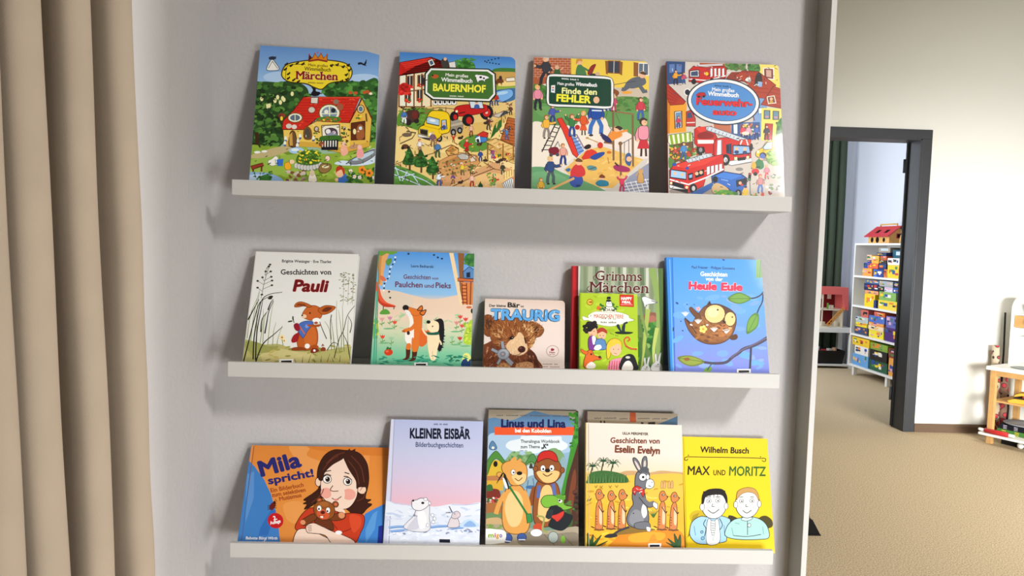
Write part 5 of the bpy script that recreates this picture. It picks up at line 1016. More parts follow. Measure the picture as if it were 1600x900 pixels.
def art_polar(a):
    a.bg((0, 'b4bee0'), (0.25, 'c4c8e4'), (0.45, 'd4c6de'), (0.62, 'e2bccc'), (0.70, 'e6b8c4'), (0.705, 'dce4f2'), (1, 'e4eaf6'))
    a.p('d4d8ec', '70 50 100 50 50 800 20 800'); a.l('a4a8c4', 5, '98 54 62 790')
    a.b('e4eaf6', '40 540 90 545 150 560 240 556 330 570 430 556 520 560 600 550 600 620 40 620'); a.l('c4d0e8', 5, '60 530 100 550 140 552 200 566', True); a.l('b4c4e0', 4, '430 560 520 562 590 552', True)
    a.sc('c4d2ea d2dcf0 f2f6fc', 50, 60, 580, 590, 690, 10, 30, 0.25, sd=2)
    for x0, y0, x1, y1 in ((60, 690, 170, 686), (300, 690, 420, 684), (460, 690, 590, 680), (70, 712, 200, 700), (420, 700, 500, 694)): a.l('8fb4e4', 13, [x0, y0, (x0+x1)/2, y0-6, x1, y1], True); a.l('5f8cc8', 5, [x0+8, y0+5, (x0+x1)/2, y0, x1-6, y1+4], True)
    a.b('c4dcf4', '480 690 510 650 540 646 570 660 590 690'); a.b('8fb4e4', '500 686 530 656 556 664 570 688')
    a.sc('f4f7fc b8c8e2 8a98b4', 56, 60, 700, 590, 730, 5, 14, 0.5, sd=4); a.sc('eef2fa d8e0f0', 40, 60, 730, 580, 785, 10, 26, 0.3, sd=5)
    # white bear cub and a small hare sitting in the snow
    a.b('e6e6ec', '150 690 170 660 205 626 222 588 212 566 240 544 270 534 292 545 302 570 300 640 306 690 280 716 200 712', '7a7a8c', 3); a.b('cfcfdc', '170 690 210 640 240 610 250 660 230 700 180 704'); a.b('f2f2f6', '230 600 262 590 284 640 270 696 240 690')
    a.b('ececf0', '198 550 202 534 226 530 250 520 284 526 302 548 286 572 250 592 216 588 200 572', '5a5a6c', 3); a.e('2a2a34', 206, 534, 7, 6); a.e('1a1a22', 262, 548, 9, 7); a.e('ececf0', 278, 526, 10, 9, o='6a6a7c', ow=2); a.e('ececf0', 302, 550, 7, 8, o='6a6a7c', ow=2); a.l('8a8a9c', 4, '222 590 214 616 230 626', True); a.e('8a8a98', 212, 620, 7)
    for x, y in ((318, 620), (330, 640), (322, 660), (290, 678)): a.e('f6f8fc', x, y, 8, 9, o='6a7088', ow=2)
    a.b('dcd4d8', '408 690 414 660 426 636 450 628 470 650 474 684 450 694', '7a6a72', 3); a.b('d8ccd2', '430 634 436 612 462 598 480 614 474 634 450 642', '7a6a72', 3); a.l('4a424c', 7, '434 606 416 568', False, 0.6); a.l('6a5a64', 6, '424 606 396 606', False, 0.6); a.e('e8d4d8', 470, 622, 8, 6); a.e('2a2228', 448, 614, 3); a.l('6a7088', 3, '404 625 410 634')
    a.tiny('3a4468', 330, 90, 412, 92, 11, 12, (4, 7)); a.t('KLEINER EISBÄR', 188, 166, 543, 174, 56, '141a2e', 0.0, out='e4e8f4', ow=0.02); a.t('KLEINER EISBÄR', 188, 166, 543, 174, 56, '141a2e', 0.028); a.t('Bilderbuchgeschichten', 222, 218, 501, 225, 28, '32406c', 0.004)
    a.p('f0f0f4', '352 752 424 754 424 784 352 782'); a.p('1a2030', '357 760 420 762 420 782 357 780')

def art_marmot(a):
    a.bg((0, 'b8ac96'), (0.07, 'a49c8c'), (0.09, '7896b4'), (0.3, '8cb0cc'), (1, '6a8a5a'))
    a.b('5f86ac', '50 90 180 100 260 70 340 36 440 40 580 120 580 200 50 260'); a.b('a8c4dc', '60 190 120 170 200 160 300 190 520 170 560 260 400 300 60 320'); a.p('a89c88', '40 30 580 36 580 74 400 64 300 36 200 62 40 92')
    a.b('dfe8ec', '160 250 180 220 240 205 250 190 330 186 400 192 470 190 480 214 510 236 500 262 440 282 380 270 330 290 260 276 200 276')
    a.b('7aa06a', '180 300 210 276 240 300 300 290 340 300 420 260 460 270 470 330 170 360'); a.sc('8ab078 5f8a50', 26, 180, 285, 300, 340, 8, 15, sd=2)
    # houses
    a.b('d8b43a', '54 380 90 330 140 340 160 410 150 470 54 480'); a.b('4f8a3a', '50 400 60 330 96 280 120 286 160 340 160 360 110 320 80 350 60 410', '24481c', 3); a.e('1c1a14', 104, 350, 12, 17); a.b('5a84a8', '66 250 84 218 108 250 104 268 74 268', '24405a', 3); a.e('e8e4d8', 88, 258, 8)
    a.b('b87a4a', '50 420 140 418 150 440 50 444'); a.p('d8a838', '54 444 150 444 150 500 54 496'); a.b('7a2f24', '50 500 126 496 130 570 50 572'); a.sc('e0a8a8 c84a4a f0e8e0 3a6a2a', 30, 54, 540, 126, 580, 5, 10, sd=3); a.b('a86a3a', '50 574 134 572 140 630 50 632'); a.b('3a6a34', '54 500 60 470 86 468 90 500'); a.b('6a8a5a', '50 632 140 626 160 700 50 700'); a.b('c8a878', '50 660 130 650 150 690 50 700')
    a.b('c8d8e0', '270 380 300 352 334 380 330 430 274 430'); a.b('4f8a4a', '266 360 300 300 322 296 344 350 350 372 306 336', '24481c', 3); a.b('3a3a34', '294 372 304 344 316 372'); a.b('8aa8b8', '280 430 340 420 350 520 260 520'); a.l('5a7a94', 6, '290 440 280 510'); a.l('5a7a94', 6, '316 430 330 510'); a.e('3f6a9a', 306, 480, 30, 10)
    a.b('7aa06a', '440 290 470 270 500 330 480 420 440 400'); a.b('8aa8b0', '470 330 500 320 500 460 460 470')
    # big tree on the right
    a.b('4a2c20', '470 600 500 420 540 200 560 40 590 40 590 820 520 820'); a.b('3f8a2e', '474 520 500 400 530 250 556 100 540 60 574 60 574 200 540 330 510 430 490 540'); a.b('7a3f24', '510 600 524 480 548 380 560 420 550 520 530 640 510 660'); a.sc('4a9a34 2f6a24', 30, 520, 60, 576, 260, 7, 14, sd=5); a.sc('2f1a14 5a3424', 20, 540, 450, 576, 780, 8, 18, 0.6, sd=6)
    a.b('3a5a2a', '460 560 520 600 540 680 500 720 460 690'); a.sc('4a7a34 2f4a22 6a9a44', 24, 450, 560, 560, 700, 7, 13, sd=7)
    a.b('a89c84', '50 700 200 690 400 720 580 700 580 820 50 820'); a.b('8a7f6c', '260 730 400 740 560 730 570 800 260 800'); a.l('6a604f', 4, '380 740 440 800'); a.l('6a604f', 4, '480 740 540 800'); a.sc('7a9a4a', 20, 60, 690, 150, 720, 6, 12, sd=8)
    # brown furry one with a red cap
    a.l('8a4a22', 34, '330 480 314 540 322 580', True); a.b('8f5226', '336 460 380 440 440 450 466 500 470 600 450 680 380 700 330 680 318 600', '4a2610', 4); a.b('eac27c', '372 480 410 470 428 520 430 620 400 670 350 650 350 560'); a.l('5a6aa8', 20, '352 470 346 540', True); a.l('5a6aa8', 20, '430 460 440 530', True)
    a.b('8f5226', '330 340 360 320 440 320 474 360 476 410 440 450 390 462 340 440 322 400', '4a2610', 4); a.b('eac27c', '336 400 370 386 440 386 466 400 440 446 380 452'); a.e('f4f4f0', 372, 374, 13, 17, o='2a1a10', ow=2); a.e('f4f4f0', 422, 372, 13, 17, o='2a1a10', ow=2); a.e('1a1410', 374, 378, 6); a.e('1a1410', 420, 376, 6); a.e('1a1410', 398, 386, 15, 11); a.l('4a2610', 5, '372 404 396 418 424 402', True); a.e('8f5226', 330, 376, 12, 14, o='4a2610', ow=3); a.e('8f5226', 482, 384, 11, 15, o='4a2610', ow=3)
    a.b('c42a22', '340 340 346 300 376 276 420 276 448 300 452 336 400 318 360 330', '5a100e', 4)
    # golden furry one with a shoulder bag
    a.b('dfa050', '156 520 180 480 240 470 270 500 300 560 306 640 290 720 240 740 180 730 152 690 146 610', '7a4a18', 4); a.b('efc888', '160 600 180 520 220 500 256 540 264 620 240 690 190 692'); a.l('dfa050', 26, '164 510 130 570 112 630', True); a.l('dfa050', 24, '266 500 292 570 300 640', True)
    a.b('dfa050', '140 380 150 346 190 330 236 330 274 354 284 400 274 446 236 470 196 468 176 440', '7a4a18', 4); a.b('efc888', '196 420 230 400 276 410 270 450 230 466'); a.e('dfa050', 128, 410, 15, 13, o='7a4a18', ow=3); a.e('f4f4f0', 204, 396, 11, 15, o='2a1a10', ow=2); a.e('1a1410', 207, 398, 5); a.e('1a1410', 240, 402, 16, 11); a.l('7a4a18', 5, '214 430 236 444 256 426', True); a.b('dfa050', '190 334 200 316 216 310 226 330 242 316 246 336')
    a.l('2f7a3a', 12, '184 476 240 560 292 640', True); a.p('3a8a44', '280 630 308 626 316 670 288 680', '1c4a22', 3); a.b('1c1c1e', '112 462 140 420 150 404 152 430 160 480 184 490 172 440 160 406 140 404'); a.b('f2f2ee', '146 430 158 436 176 486 160 480')
    a.e('3f5a9a', 180, 762, 24, 24, o='1c2a4a', ow=3); a.e('3f5a9a', 258, 756, 24, 20, o='1c2a4a', ow=3); a.l('e8e8f0', 6, '162 776 198 780'); a.l('e8e8f0', 6, '240 770 278 770'); a.e('c84a2a', 350, 700, 30, 20); a.e('f2f2ee', 338, 732, 32, 20, o='6a6a6a', ow=2); a.l('9aa05a', 10, '340 640 380 650 372 710 400 730', True)
    # small green goblin-like fellow
    a.b('7ab43a', '362 560 380 530 420 524 460 530 500 524 490 560 500 580 540 590 500 606 470 600 450 580 410 592 380 590', '2f5a1c', 4); a.e('f2f2ea', 470, 552, 12, 15, o='1c2a14', ow=2); a.e('1a1a14', 466, 554, 6); a.b('5a9a2e', '440 530 470 520 500 540 480 552'); a.b('1c2024', '396 620 420 584 470 590 500 620 540 640 520 690 480 720 430 710 404 690 420 650 390 650'); a.b('cf3a2e', '416 640 450 630 490 612 486 640 456 670 440 660', '6a140e', 3); a.e('aab4ac', 432, 756, 26, 30, o='4a544e', ow=3); a.e('7ab43a', 486, 768, 12, 22); a.b('2a3234', '392 636 400 610 430 606 420 650 400 656')
    # words
    a.tiny('6a6256', 106, 74, 230, 74, 8, 16, (5, 6)); a.tiny('6a6256', 240, 74, 412, 76, 8, 22, (5, 6)); a.tiny('6a6256', 424, 76, 524, 78, 8, 12, (6,))
    a.p('e4582a', '92 138 548 136 545 184 96 184'); a.t('Linus und Lina', 131, 138, 501, 139, 44, '191d52', 0.035); a.t('bei den Kobolden', 211, 168, 418, 170, 21, 'f8f2ec', 0.03)
    a.t('Theralingua Workbook', 244, 229, 467, 228, 18, '23262c', 0.008); a.t('zum Thema', 244, 260, 354, 259, 18, '23262c', 0.008); a.t('„K“', 362, 260, 402, 259, 24, '16181c', 0.04); a.tiny('5a6a74', 240, 276, 284, 276, 6, 8, (4,))
    a.b('f2f2ea', '50 716 120 714 160 722 172 745 164 780 150 788 50 790'); a.t('m', 72, 758, 104, 757, 24, '8fb42c', 0.025); a.t('i', 107, 757, 114, 757, 24, 'c84a6a', 0.025); a.t('g', 116, 757, 132, 757, 24, 'd89a2a', 0.025); a.t('o', 134, 757, 150, 757, 24, '7a5aa0', 0.025)
    a.p('6a6058', '48 36 58 36 58 800 48 800')

def art_brown(a):
    a.bg((0, 'b0a08a'), (0.1, '9e917c'), (1, '7f756a')); a.p('5a3f44', '40 36 58 36 58 850 40 850'); a.tiny('5a5046', 98, 84, 222, 86, 9, 16, (5, 6)); a.tiny('5a5046', 240, 90, 412, 92, 9, 22, (6, 12)); a.tiny('5a5046', 424, 94, 512, 96, 9, 12, (6,))
    a.p('b4532c', '296 48 330 50 332 108 298 106'); a.p('4a6a84', '450 122 500 104 572 76 572 130'); a.t('U', 130, 134, 158, 134, 36, '2a2420', 0.04); a.p('2a2420', '360 108 374 110 374 130 360 130'); a.p('2a2420', '400 110 440 108 440 130 400 130')

def art_donkey(a):
    a.bg((0, 'e6dfd2'), (0.25, 'e4dace'), (0.38, 'e0d4b4'), (0.40, 'e8c070'), (0.5, 'ecc040'), (0.75, 'e6ae30'), (1, 'f0bc24'))
    a.b('c8a070', '260 400 260 376 320 372 400 384 470 374 540 380 600 388 600 410'); a.b('e8bc48', '60 430 260 400 400 396 600 400 600 520 60 520'); a.sc('c8962a f0d060 dca838', 50, 70, 430, 590, 640, 8, 24, 0.3, sd=2); a.sc('c87a1c e09a24 f4cc3c', 40, 70, 690, 600, 800, 12, 34, 0.3, sd=3)
    a.b('d8861c', '250 720 330 690 420 716 520 700 600 730 600 820 200 820 220 760'); a.b('eca42c', '300 740 400 720 500 730 480 770 320 780')
    # palms
    for x, y, xt, yt in ((78, 420, 92, 345), (140, 410, 152, 318), (194, 410, 206, 330)):
        a.l('3a3a1c', 7, [x, y, (x+xt)/2-4, (y+yt)/2, xt, yt], True)
        for k in range(8):
            t = k*0.785; a.l('1f4a2a', 7, [xt, yt, xt+26*math.cos(t), yt+14*math.sin(t)-9, xt+44*math.cos(t), yt+24*math.sin(t)+5], True, 0.2)
    a.b('3f6a34', '60 420 80 380 150 368 230 380 280 402 288 436 200 438 60 438'); 
    for k in range(26): a.l('2a4f26' if k % 2 else '5a8444', 5, [64+k*8.5, 434, 62+k*8.5+(k % 3)*5, 384+(k % 4)*8], False, 0.3)
    for x, y in ((190, 452), (226, 452), (76, 524), (110, 452), (140, 452)): a.l('5a4a1c', 3, [x-8, y, x, y+12, x+8, y]); 
    for x in (480, 494, 520, 536): a.b('d8a868', [x-7, 470, x-5, 440, x, 430, x+6, 440, x+7, 470], '8a6a3a', 2)
    a.l('3a5a2a', 5, '60 540 74 510', False, 0.3); a.l('3a5a2a', 5, '70 540 84 520', False, 0.3)
    for k in range(6): a.l('3f6a2a', 7, [436, 638, 406+k*12, 600-(k % 3)*4], False, 0.2)
    # upright little animals in a row
    def kat(x, y, h, fl=1):
        a.l('b86a34', 10, [x-8*fl, y-4, x-34*fl, y-14, x-48*fl, y-20], True, 0.5); a.l('2a1a10', 5, [x-30*fl, y-12, x-48*fl, y-20])
        a.b('cf8048', [x-16, y-0.62*h, x-22, y-0.3*h, x-20, y-4, x+16, y-2, x+20, y-0.3*h, x+14, y-0.66*h, x, y-0.74*h], '4a2410', 3); a.b('ecc8a0', [x+2, y-0.6*h, x+16, y-0.4*h, x+14, y-0.14*h, x, y-0.2*h])
        a.b('cf8048', [x-20, y-0.86*h, x-12, y-0.98*h, x+6, y-h, x+18, y-0.9*h, x+28, y-0.84*h, x+14, y-0.76*h, x-10, y-0.74*h], '4a2410', 3); a.e('2a1a10', x+2, y-0.9*h, 8, 6); a.e('f6f4f0', x+3, y-0.9*h, 3); a.e('2a1a10', x+27, y-0.85*h, 4); a.l('4a2410', 5, [x-4, y-0.6*h, x+18, y-0.44*h, x+26, y-0.48*h], True); a.e('7a4a24', x-16, y-1, 16, 5); a.e('7a4a24', x+14, y, 16, 5)
        for k in range(4): a.l('2a1a10', 4, [x-19, y-0.34*h+k*15, x-12, y-0.33*h+k*15])
    for x, y, h in ((128, 704, 232), (196, 700, 218), (258, 702, 226), (486, 708, 220), (552, 712, 216)): kat(x, y, h)
    # grey donkey sitting up
    a.b('8a6a2a', '160 740 240 720 300 690 420 700 440 712 300 730'); a.l('3a3a3e', 13, '300 690 240 712 200 738 164 744', True); a.b('2a2a2e', '156 746 180 730 220 728 230 744 190 752')
    G = '6f7178'
    a.b(G, '320 480 350 470 380 490 392 540 404 600 410 650 396 690 340 696 296 680 284 640 300 590 320 560 314 520', '2a2a2e', 4); a.b('8a8c92', '300 630 330 590 370 610 380 660 340 684 304 670'); a.e('3a3a3e', 322, 612, 4); a.b('e8e4e0', '376 560 394 580 398 620 380 640 366 600')
    a.l(G, 30, '350 500 400 560 440 556', True); a.l('2a2a2e', 4, '352 520 404 578 446 566', True); a.b('e8e4e0', '436 548 458 562 456 590 440 580 430 566', '2a2a2e', 3); a.b(G, '330 670 400 660 420 690 400 704 340 700', '2a2a2e', 3); a.b('e8e4e0', '396 690 420 696 418 718 400 714', '2a2a2e', 2)
    a.b(G, '330 470 330 410 342 380 372 366 402 376 410 410 400 450 380 480 350 490', '2a2a2e', 4); a.b(G, '352 380 326 340 316 306 330 302 352 330 366 374', '2a2a2e', 4); a.b('d8c8c0', '348 366 330 334 326 316 340 330 356 360'); a.b(G, '372 368 366 330 374 300 390 296 396 330 392 366', '2a2a2e', 4); a.b('d8c8c0', '378 360 376 330 384 314 388 340'); a.b('55575e', '352 372 380 350 404 362 400 384 372 380')
    a.b('f2f0ec', '388 452 396 426 420 420 436 440 432 464 410 474 390 466', '2a2a2e', 3); a.e('f4f4f0', 372, 408, 20, 20, o='2a2a2e', ow=3); a.e('f4f4f0', 400, 408, 8, 14, o='2a2a2e', ow=2); a.e('1a1a1c', 374, 408, 7); a.l('4a4a4e', 4, '404 456 420 462'); a.e('2a2a2e', 424, 438, 3)
    a.b('c8342a', '318 470 340 456 378 478 382 500 374 520 360 494 336 490 330 510 316 490', '5a120e', 3); a.sc('f0e0d8', 10, 322, 466, 378, 496, 3, 4, sd=6)
    # foreground leaves
    for x, y, pts in ((70, 820, ((60, 720), (92, 730), (140, 734), (176, 770))), (580, 820, ((510, 782), (520, 760), (556, 732), (590, 738)))):
        for px_, py in pts: a.b('2f5226', [x-12, y, (x+px_)/2-8, (y+py)/2, px_, py, (x+px_)/2+12, (y+py)/2, x+12, y], '16290f', 2)
    a.b('e0922a', '410 790 430 740 446 738 460 790'); a.l('c87a1c', 3, '420 770 456 768'); a.l('7a5a20', 4, '96 740 110 756')
    a.t('ULLA MERSMEYER', 257, 172, 399, 179, 13, '4a3024', 0.03); a.t('Geschichten von', 190, 216, 463, 225, 28, '7a3a1e', 0.022); a.t('Eselin Evelyn', 215, 268, 465, 282, 37, '7a3a1e', 0.022)
    a.l('c8b48c', 4, '70 110 68 800')
    a.sticker(446, 800, 74, 24)

def art_yellow(a):
    a.bg((0, 'f0d020'), (1, 'eecb14'))
    a.l('b89a10', 5, '64 50 98 770'); a.e('c8ac1c', 160, 560, 50, 40, 0); 
    for k in range(16): a.l('6a5a14', 3, [150-k*3+20, 540+k*8, 130-k*2, 556+k*9]); a.l('5a4c12', 3, [550+k*5, 580+k*3, 580+k*4, 600+k*3])
    a.b('4a4010', '560 580 600 570 640 600 644 640 610 650 570 610'); a.b('3a3210', '360 560 400 570 420 590 360 600')
    a.t('Wilhelm Busch', 171, 149, 485, 162, 37, '2c2608', 0.022); a.l('3a320a', 5, '90 176 200 180 360 186 480 190 580 196'); a.l('3a320a', 5, '96 176 78 180 76 196 90 198 94 188', True); a.l('3a320a', 5, '574 194 594 198 594 214 580 216 572 208', True); a.e('3a320a', 98, 166, 4); a.e('3a320a', 562, 186, 4)
    a.t('MAX', 93, 290, 235, 296, 54, '2a2608', 0.015); a.t('UND', 257, 298, 336, 300, 33, '2a2608', 0.012); a.t('MORITZ', 358, 302, 597, 311, 58, '35681f', 0.015)
    # two plain smiling children, shoulders up
    K = '16140e'
    a.b('a4cde6', '114 640 130 590 180 560 230 566 300 560 350 574 372 600 350 700 330 730 180 736 120 690', K, 4); a.b('f2f4f2', '226 584 262 596 290 580 302 640 300 732 222 732', K, 3); a.p('d4d8d8', '246 590 272 592 276 640 262 720 244 640', K, 2)
    for k in range(6): a.l('5a5a58', 2.5, [248, 606+k*15, 272, 612+k*14])
    a.l(K, 4, '214 580 200 610 216 640 206 690', True); a.l(K, 4, '300 576 320 620 304 650', True); a.e('7ab0d0', 196, 700, 9, o=K, ow=3); a.e('7ab0d0', 190, 660, 7, o=K, ow=3); a.l('5a8ab0', 4, '140 620 150 680', True); a.l('5a8ab0', 4, '330 620 336 690', True)
    a.e('f4f2ee', 265, 492, 76, 84, o=K, ow=4, n=28); a.e('f4f2ee', 190, 500, 13, 22, o=K, ow=3); a.e('f4f2ee', 342, 500, 11, 20, o=K, ow=3)
    a.b('1c1814', '186 480 190 420 220 392 270 384 320 392 346 430 350 480 330 450 318 430 280 424 240 428 210 440 200 474'); 
    for k in range(7): a.l('1c1814', 8, [200+k*22, 400-(k % 2)*4, 190+k*24, 446-(k % 3)*6], False, 0.3)
    for x in (232, 288): a.e('f8f8f6', x, 462, 13, 12, o=K, ow=3); a.e(K, x+2, 464, 5)
    a.l(K, 4, '216 438 246 436', True); a.l(K, 4, '274 438 304 440', True); a.l(K, 4, '256 482 252 498 268 500', True); a.l(K, 5, '226 520 260 542 298 518', True)
    a.b('a9d6d0', '340 690 350 630 390 590 450 576 510 574 570 596 610 640 622 710 560 722 420 716', K, 4); a.l(K, 4, '480 584 482 690'); a.e('d8ece8', 492, 628, 9, 11, o=K, ow=3); a.b('c8e4e0', '440 590 470 600 500 594 514 580 480 572 450 576', K, 3); a.l(K, 4, '390 690 480 700 570 690', True); a.l('6aa49c', 4, '380 640 390 690', True); a.l('6aa49c', 4, '580 640 586 690', True); a.l('6aa49c', 4, '400 610 430 616', True)
    a.e('f4f2ee', 480, 484, 76, 94, o=K, ow=4, n=28); a.e('f4f2ee', 404, 492, 12, 20, o=K, ow=3); a.e('f4f2ee', 556, 492, 11, 20, o=K, ow=3)
    a.b('c89a5a', '408 460 414 410 450 388 490 384 530 398 552 440 552 470 530 430 490 414 450 420 424 440', '7a5a2a', 3)
    for x in (440, 508): a.e('f8f8f6', x, 470, 12, 11, o=K, ow=3); a.e(K, x+2, 472, 5)
    a.l(K, 4, '424 446 452 442', True); a.l(K, 4, '496 444 522 448', True); a.l(K, 4, '472 490 468 506 484 508', True); a.l(K, 5, '448 530 476 548 506 530', True); a.l('c8b4a8', 4, '430 510 444 516'); a.l('c8b4a8', 4, '516 516 528 510')
make_book('castle', art_castle, 'board', 'board_paper', '5f8cc4', 'board book showing a red-roofed cottage in a garden, leftmost on the top ledge', 'picture books on the top ledge', 0.012)
make_book('farm', art_farm, 'board', 'board_paper', '4a7ab4', 'board book with a busy farmyard, yellow lorry and red tractor on its cover', 'picture books on the top ledge', 0.012)
make_book('play', art_play, 'board', 'board_paper', 'd8c4b4', 'board book showing children on a playground around a red slide', 'picture books on the top ledge', 0.012)
make_book('fire', art_fire, 'board', 'board_paper', '9a4a3a', 'board book crowded with red fire engines, rightmost on the top ledge', 'picture books on the top ledge', 0.010)
make_book('rabbit', art_rabbit, 'hard', 'page_paper', 'd8d6d0', 'white hardcover with a brown hare among grasses, leftmost on the middle ledge', 'story books on the middle ledge')
make_book('fox', art_fox, 'hard', 'page_paper', '5fb094', 'blue and green hardcover with an upright fox and a hedgehog', 'story books on the middle ledge')
make_book('bear', art_bear, 'board', 'board_paper', 'd4bcae', 'small square beige board book with a shaggy brown bear', 'story books on the middle ledge', 0.008)
make_book('grimm', art_grimm, 'hard', 'page_paper', 'b01c24', 'red-spined fairy tale hardcover leaning behind the small lime green book', 'story books on the middle ledge')
make_book('green', art_green, 'soft', 'page_paper', 'a2bc28', 'small lime green paperback with a red corner sticker, in front of the red-spined book', 'story books on the middle ledge')
make_book('owl', art_owl, 'hard', 'page_paper', '3f92e0', 'bright blue hardcover with a tumbling brown owl, rightmost on the middle ledge', 'story books on the middle ledge')
make_book('girl', art_girl, 'hard', 'page_paper', '4a86c8', 'wide orange and blue book with a dark-haired girl hugging a bear', 'story books on the bottom ledge')
make_book('polar', art_polar, 'hard', 'page_paper', 'ccd2e8', 'pale lilac hardcover with a white bear and hare in snow', 'story books on the bottom ledge')
make_book('marmot', art_marmot, 'soft', 'page_paper', '5a4a44', 'paperback with two furry animals, one in a red cap, under an orange banner', 'story books on the bottom ledge')
make_book('brown', art_brown, 'soft', 'page_paper', '4f3438', 'grey-brown book mostly hidden behind the donkey book, only its top strip showing', 'story books on the bottom ledge')
make_book('donkey', art_donkey, 'hard', 'page_paper', 'e8c860', 'sandy yellow hardcover with a grey donkey among small upright animals', 'story books on the bottom ledge')
make_book('yellow', art_yellow, 'soft', 'page_paper', 'e8c410', 'plain bright yellow book overhanging the right end of the bottom ledge', 'story books on the bottom ledge')
# ------------------------------------------------------------------ playroom seen through the doorway
M_GCURT = mat('dark_green_cloth', '465142', 0.85, 0.15, bump=0.1, bscale=300)
gc = thing('curtain', 'dark green curtain at the far side of the playroom, behind the toy house', 'curtain', (0, 0, 0))
def gf(s, t, z):
    ph = s/1.0*9; fr = ph % 1.0
    return (4.655 - 0.86*s + 0.012*math.sin(ph*6.28) + 0.02*t*(1-s), 6.655 + 0.022*math.cos(ph*6.28) - 0.004*math.sin(z*4+ph))
cg = obj('cloth', curtain_mesh(1.0, 2.86, 0.06, gf, 150, 24), M_GCURT, gc)
sd = cg.modifiers.new('cloth_thickness', 'SOLIDIFY'); sd.thickness = 0.002
bm = new(); tube(bm, [(3.70, 6.655, 2.89), (4.74, 6.655, 2.89)], 0.012, 10); obj('curtain_rail', bm, M_GREY, gc)
# window beside the curtain
bm = new(); bx(bm, 2.95, 3.03, 6.71, 6.749, 0.85, 2.3); bx(bm, 3.66, 3.74, 6.71, 6.749, 0.85, 2.3); bx(bm, 3.03, 3.66, 6.71, 6.749, 0.85, 0.93); bx(bm, 3.03, 3.66, 6.71, 6.749, 2.22, 2.3); bx(bm, 3.325, 3.365, 6.71, 6.749, 0.93, 2.22)
wn = struct('window_1', bm, M_WHITE)
sky = bpy.data.materials.new('daylit_glass'); sky.use_nodes = True; q = sky.node_tree.nodes['Principled BSDF']; q.inputs['Base Color'].default_value = (0.75, 0.85, 1, 1); q.inputs['Emission Color'].default_value = (0.85, 0.93, 1, 1); q.inputs['Emission Strength'].default_value = 1.6; q.inputs['Roughness'].default_value = 0.1
bm = new(); bx(bm, 3.03, 3.325, 6.735, 6.742, 0.93, 2.22); bx(bm, 3.365, 3.66, 6.735, 6.742, 0.93, 2.22); obj('pane', bm, sky, wn)

# shelving unit with the games
SX0, SX1, SY0, SY1 = 4.435, 4.78, 5.02, 5.955
su = thing('shelving_unit', 'white open shelving unit packed with game boxes beyond the doorway', 'shelf', ((SX0+SX1)/2, (SY0+SY1)/2, 0))
def sub(name, b, m, par=None): # world-built part hung under its thing
    return obj(name, b, m, par)
ox, oy = (SX0+SX1)/2, (SY0+SY1)/2
for y0 in (SY0, SY1-0.018):
    bm = new(); bx(bm, SX0-ox, SX1-ox, y0-oy, y0+0.018-oy, 0.095, 1.405, bev=0.001); obj('side_panel', bm, M_WHITE, su)
for zt in (1.405, 1.065, 0.75, 0.445, 0.115):
    bm = new(); bx(bm, SX0-ox-0.002, SX1-ox, SY0-oy+0.0181, SY1-oy-0.0181, zt-0.02, zt, bev=0.001); obj('shelf_board', bm, M_WHITE, su)
bm = new(); bx(bm, SX1-ox-0.008, SX1-ox, SY0-oy+0.0185, SY1-oy-0.0185, 0.1151, 1.385); obj('back_panel', bm, M_WHITE, su)
for lx in (SX0+0.03, SX1-0.03):
    for ly in (5.235, 5.875):
        bm = new(); bx(bm, lx-ox-0.018, lx-ox+0.018, ly-oy-0.018, ly-oy+0.018, 0, 0.0949, bev=0.002); obj('leg', bm, M_WHITE, su)
LV = ('top', 'second', 'third', 'bottom')
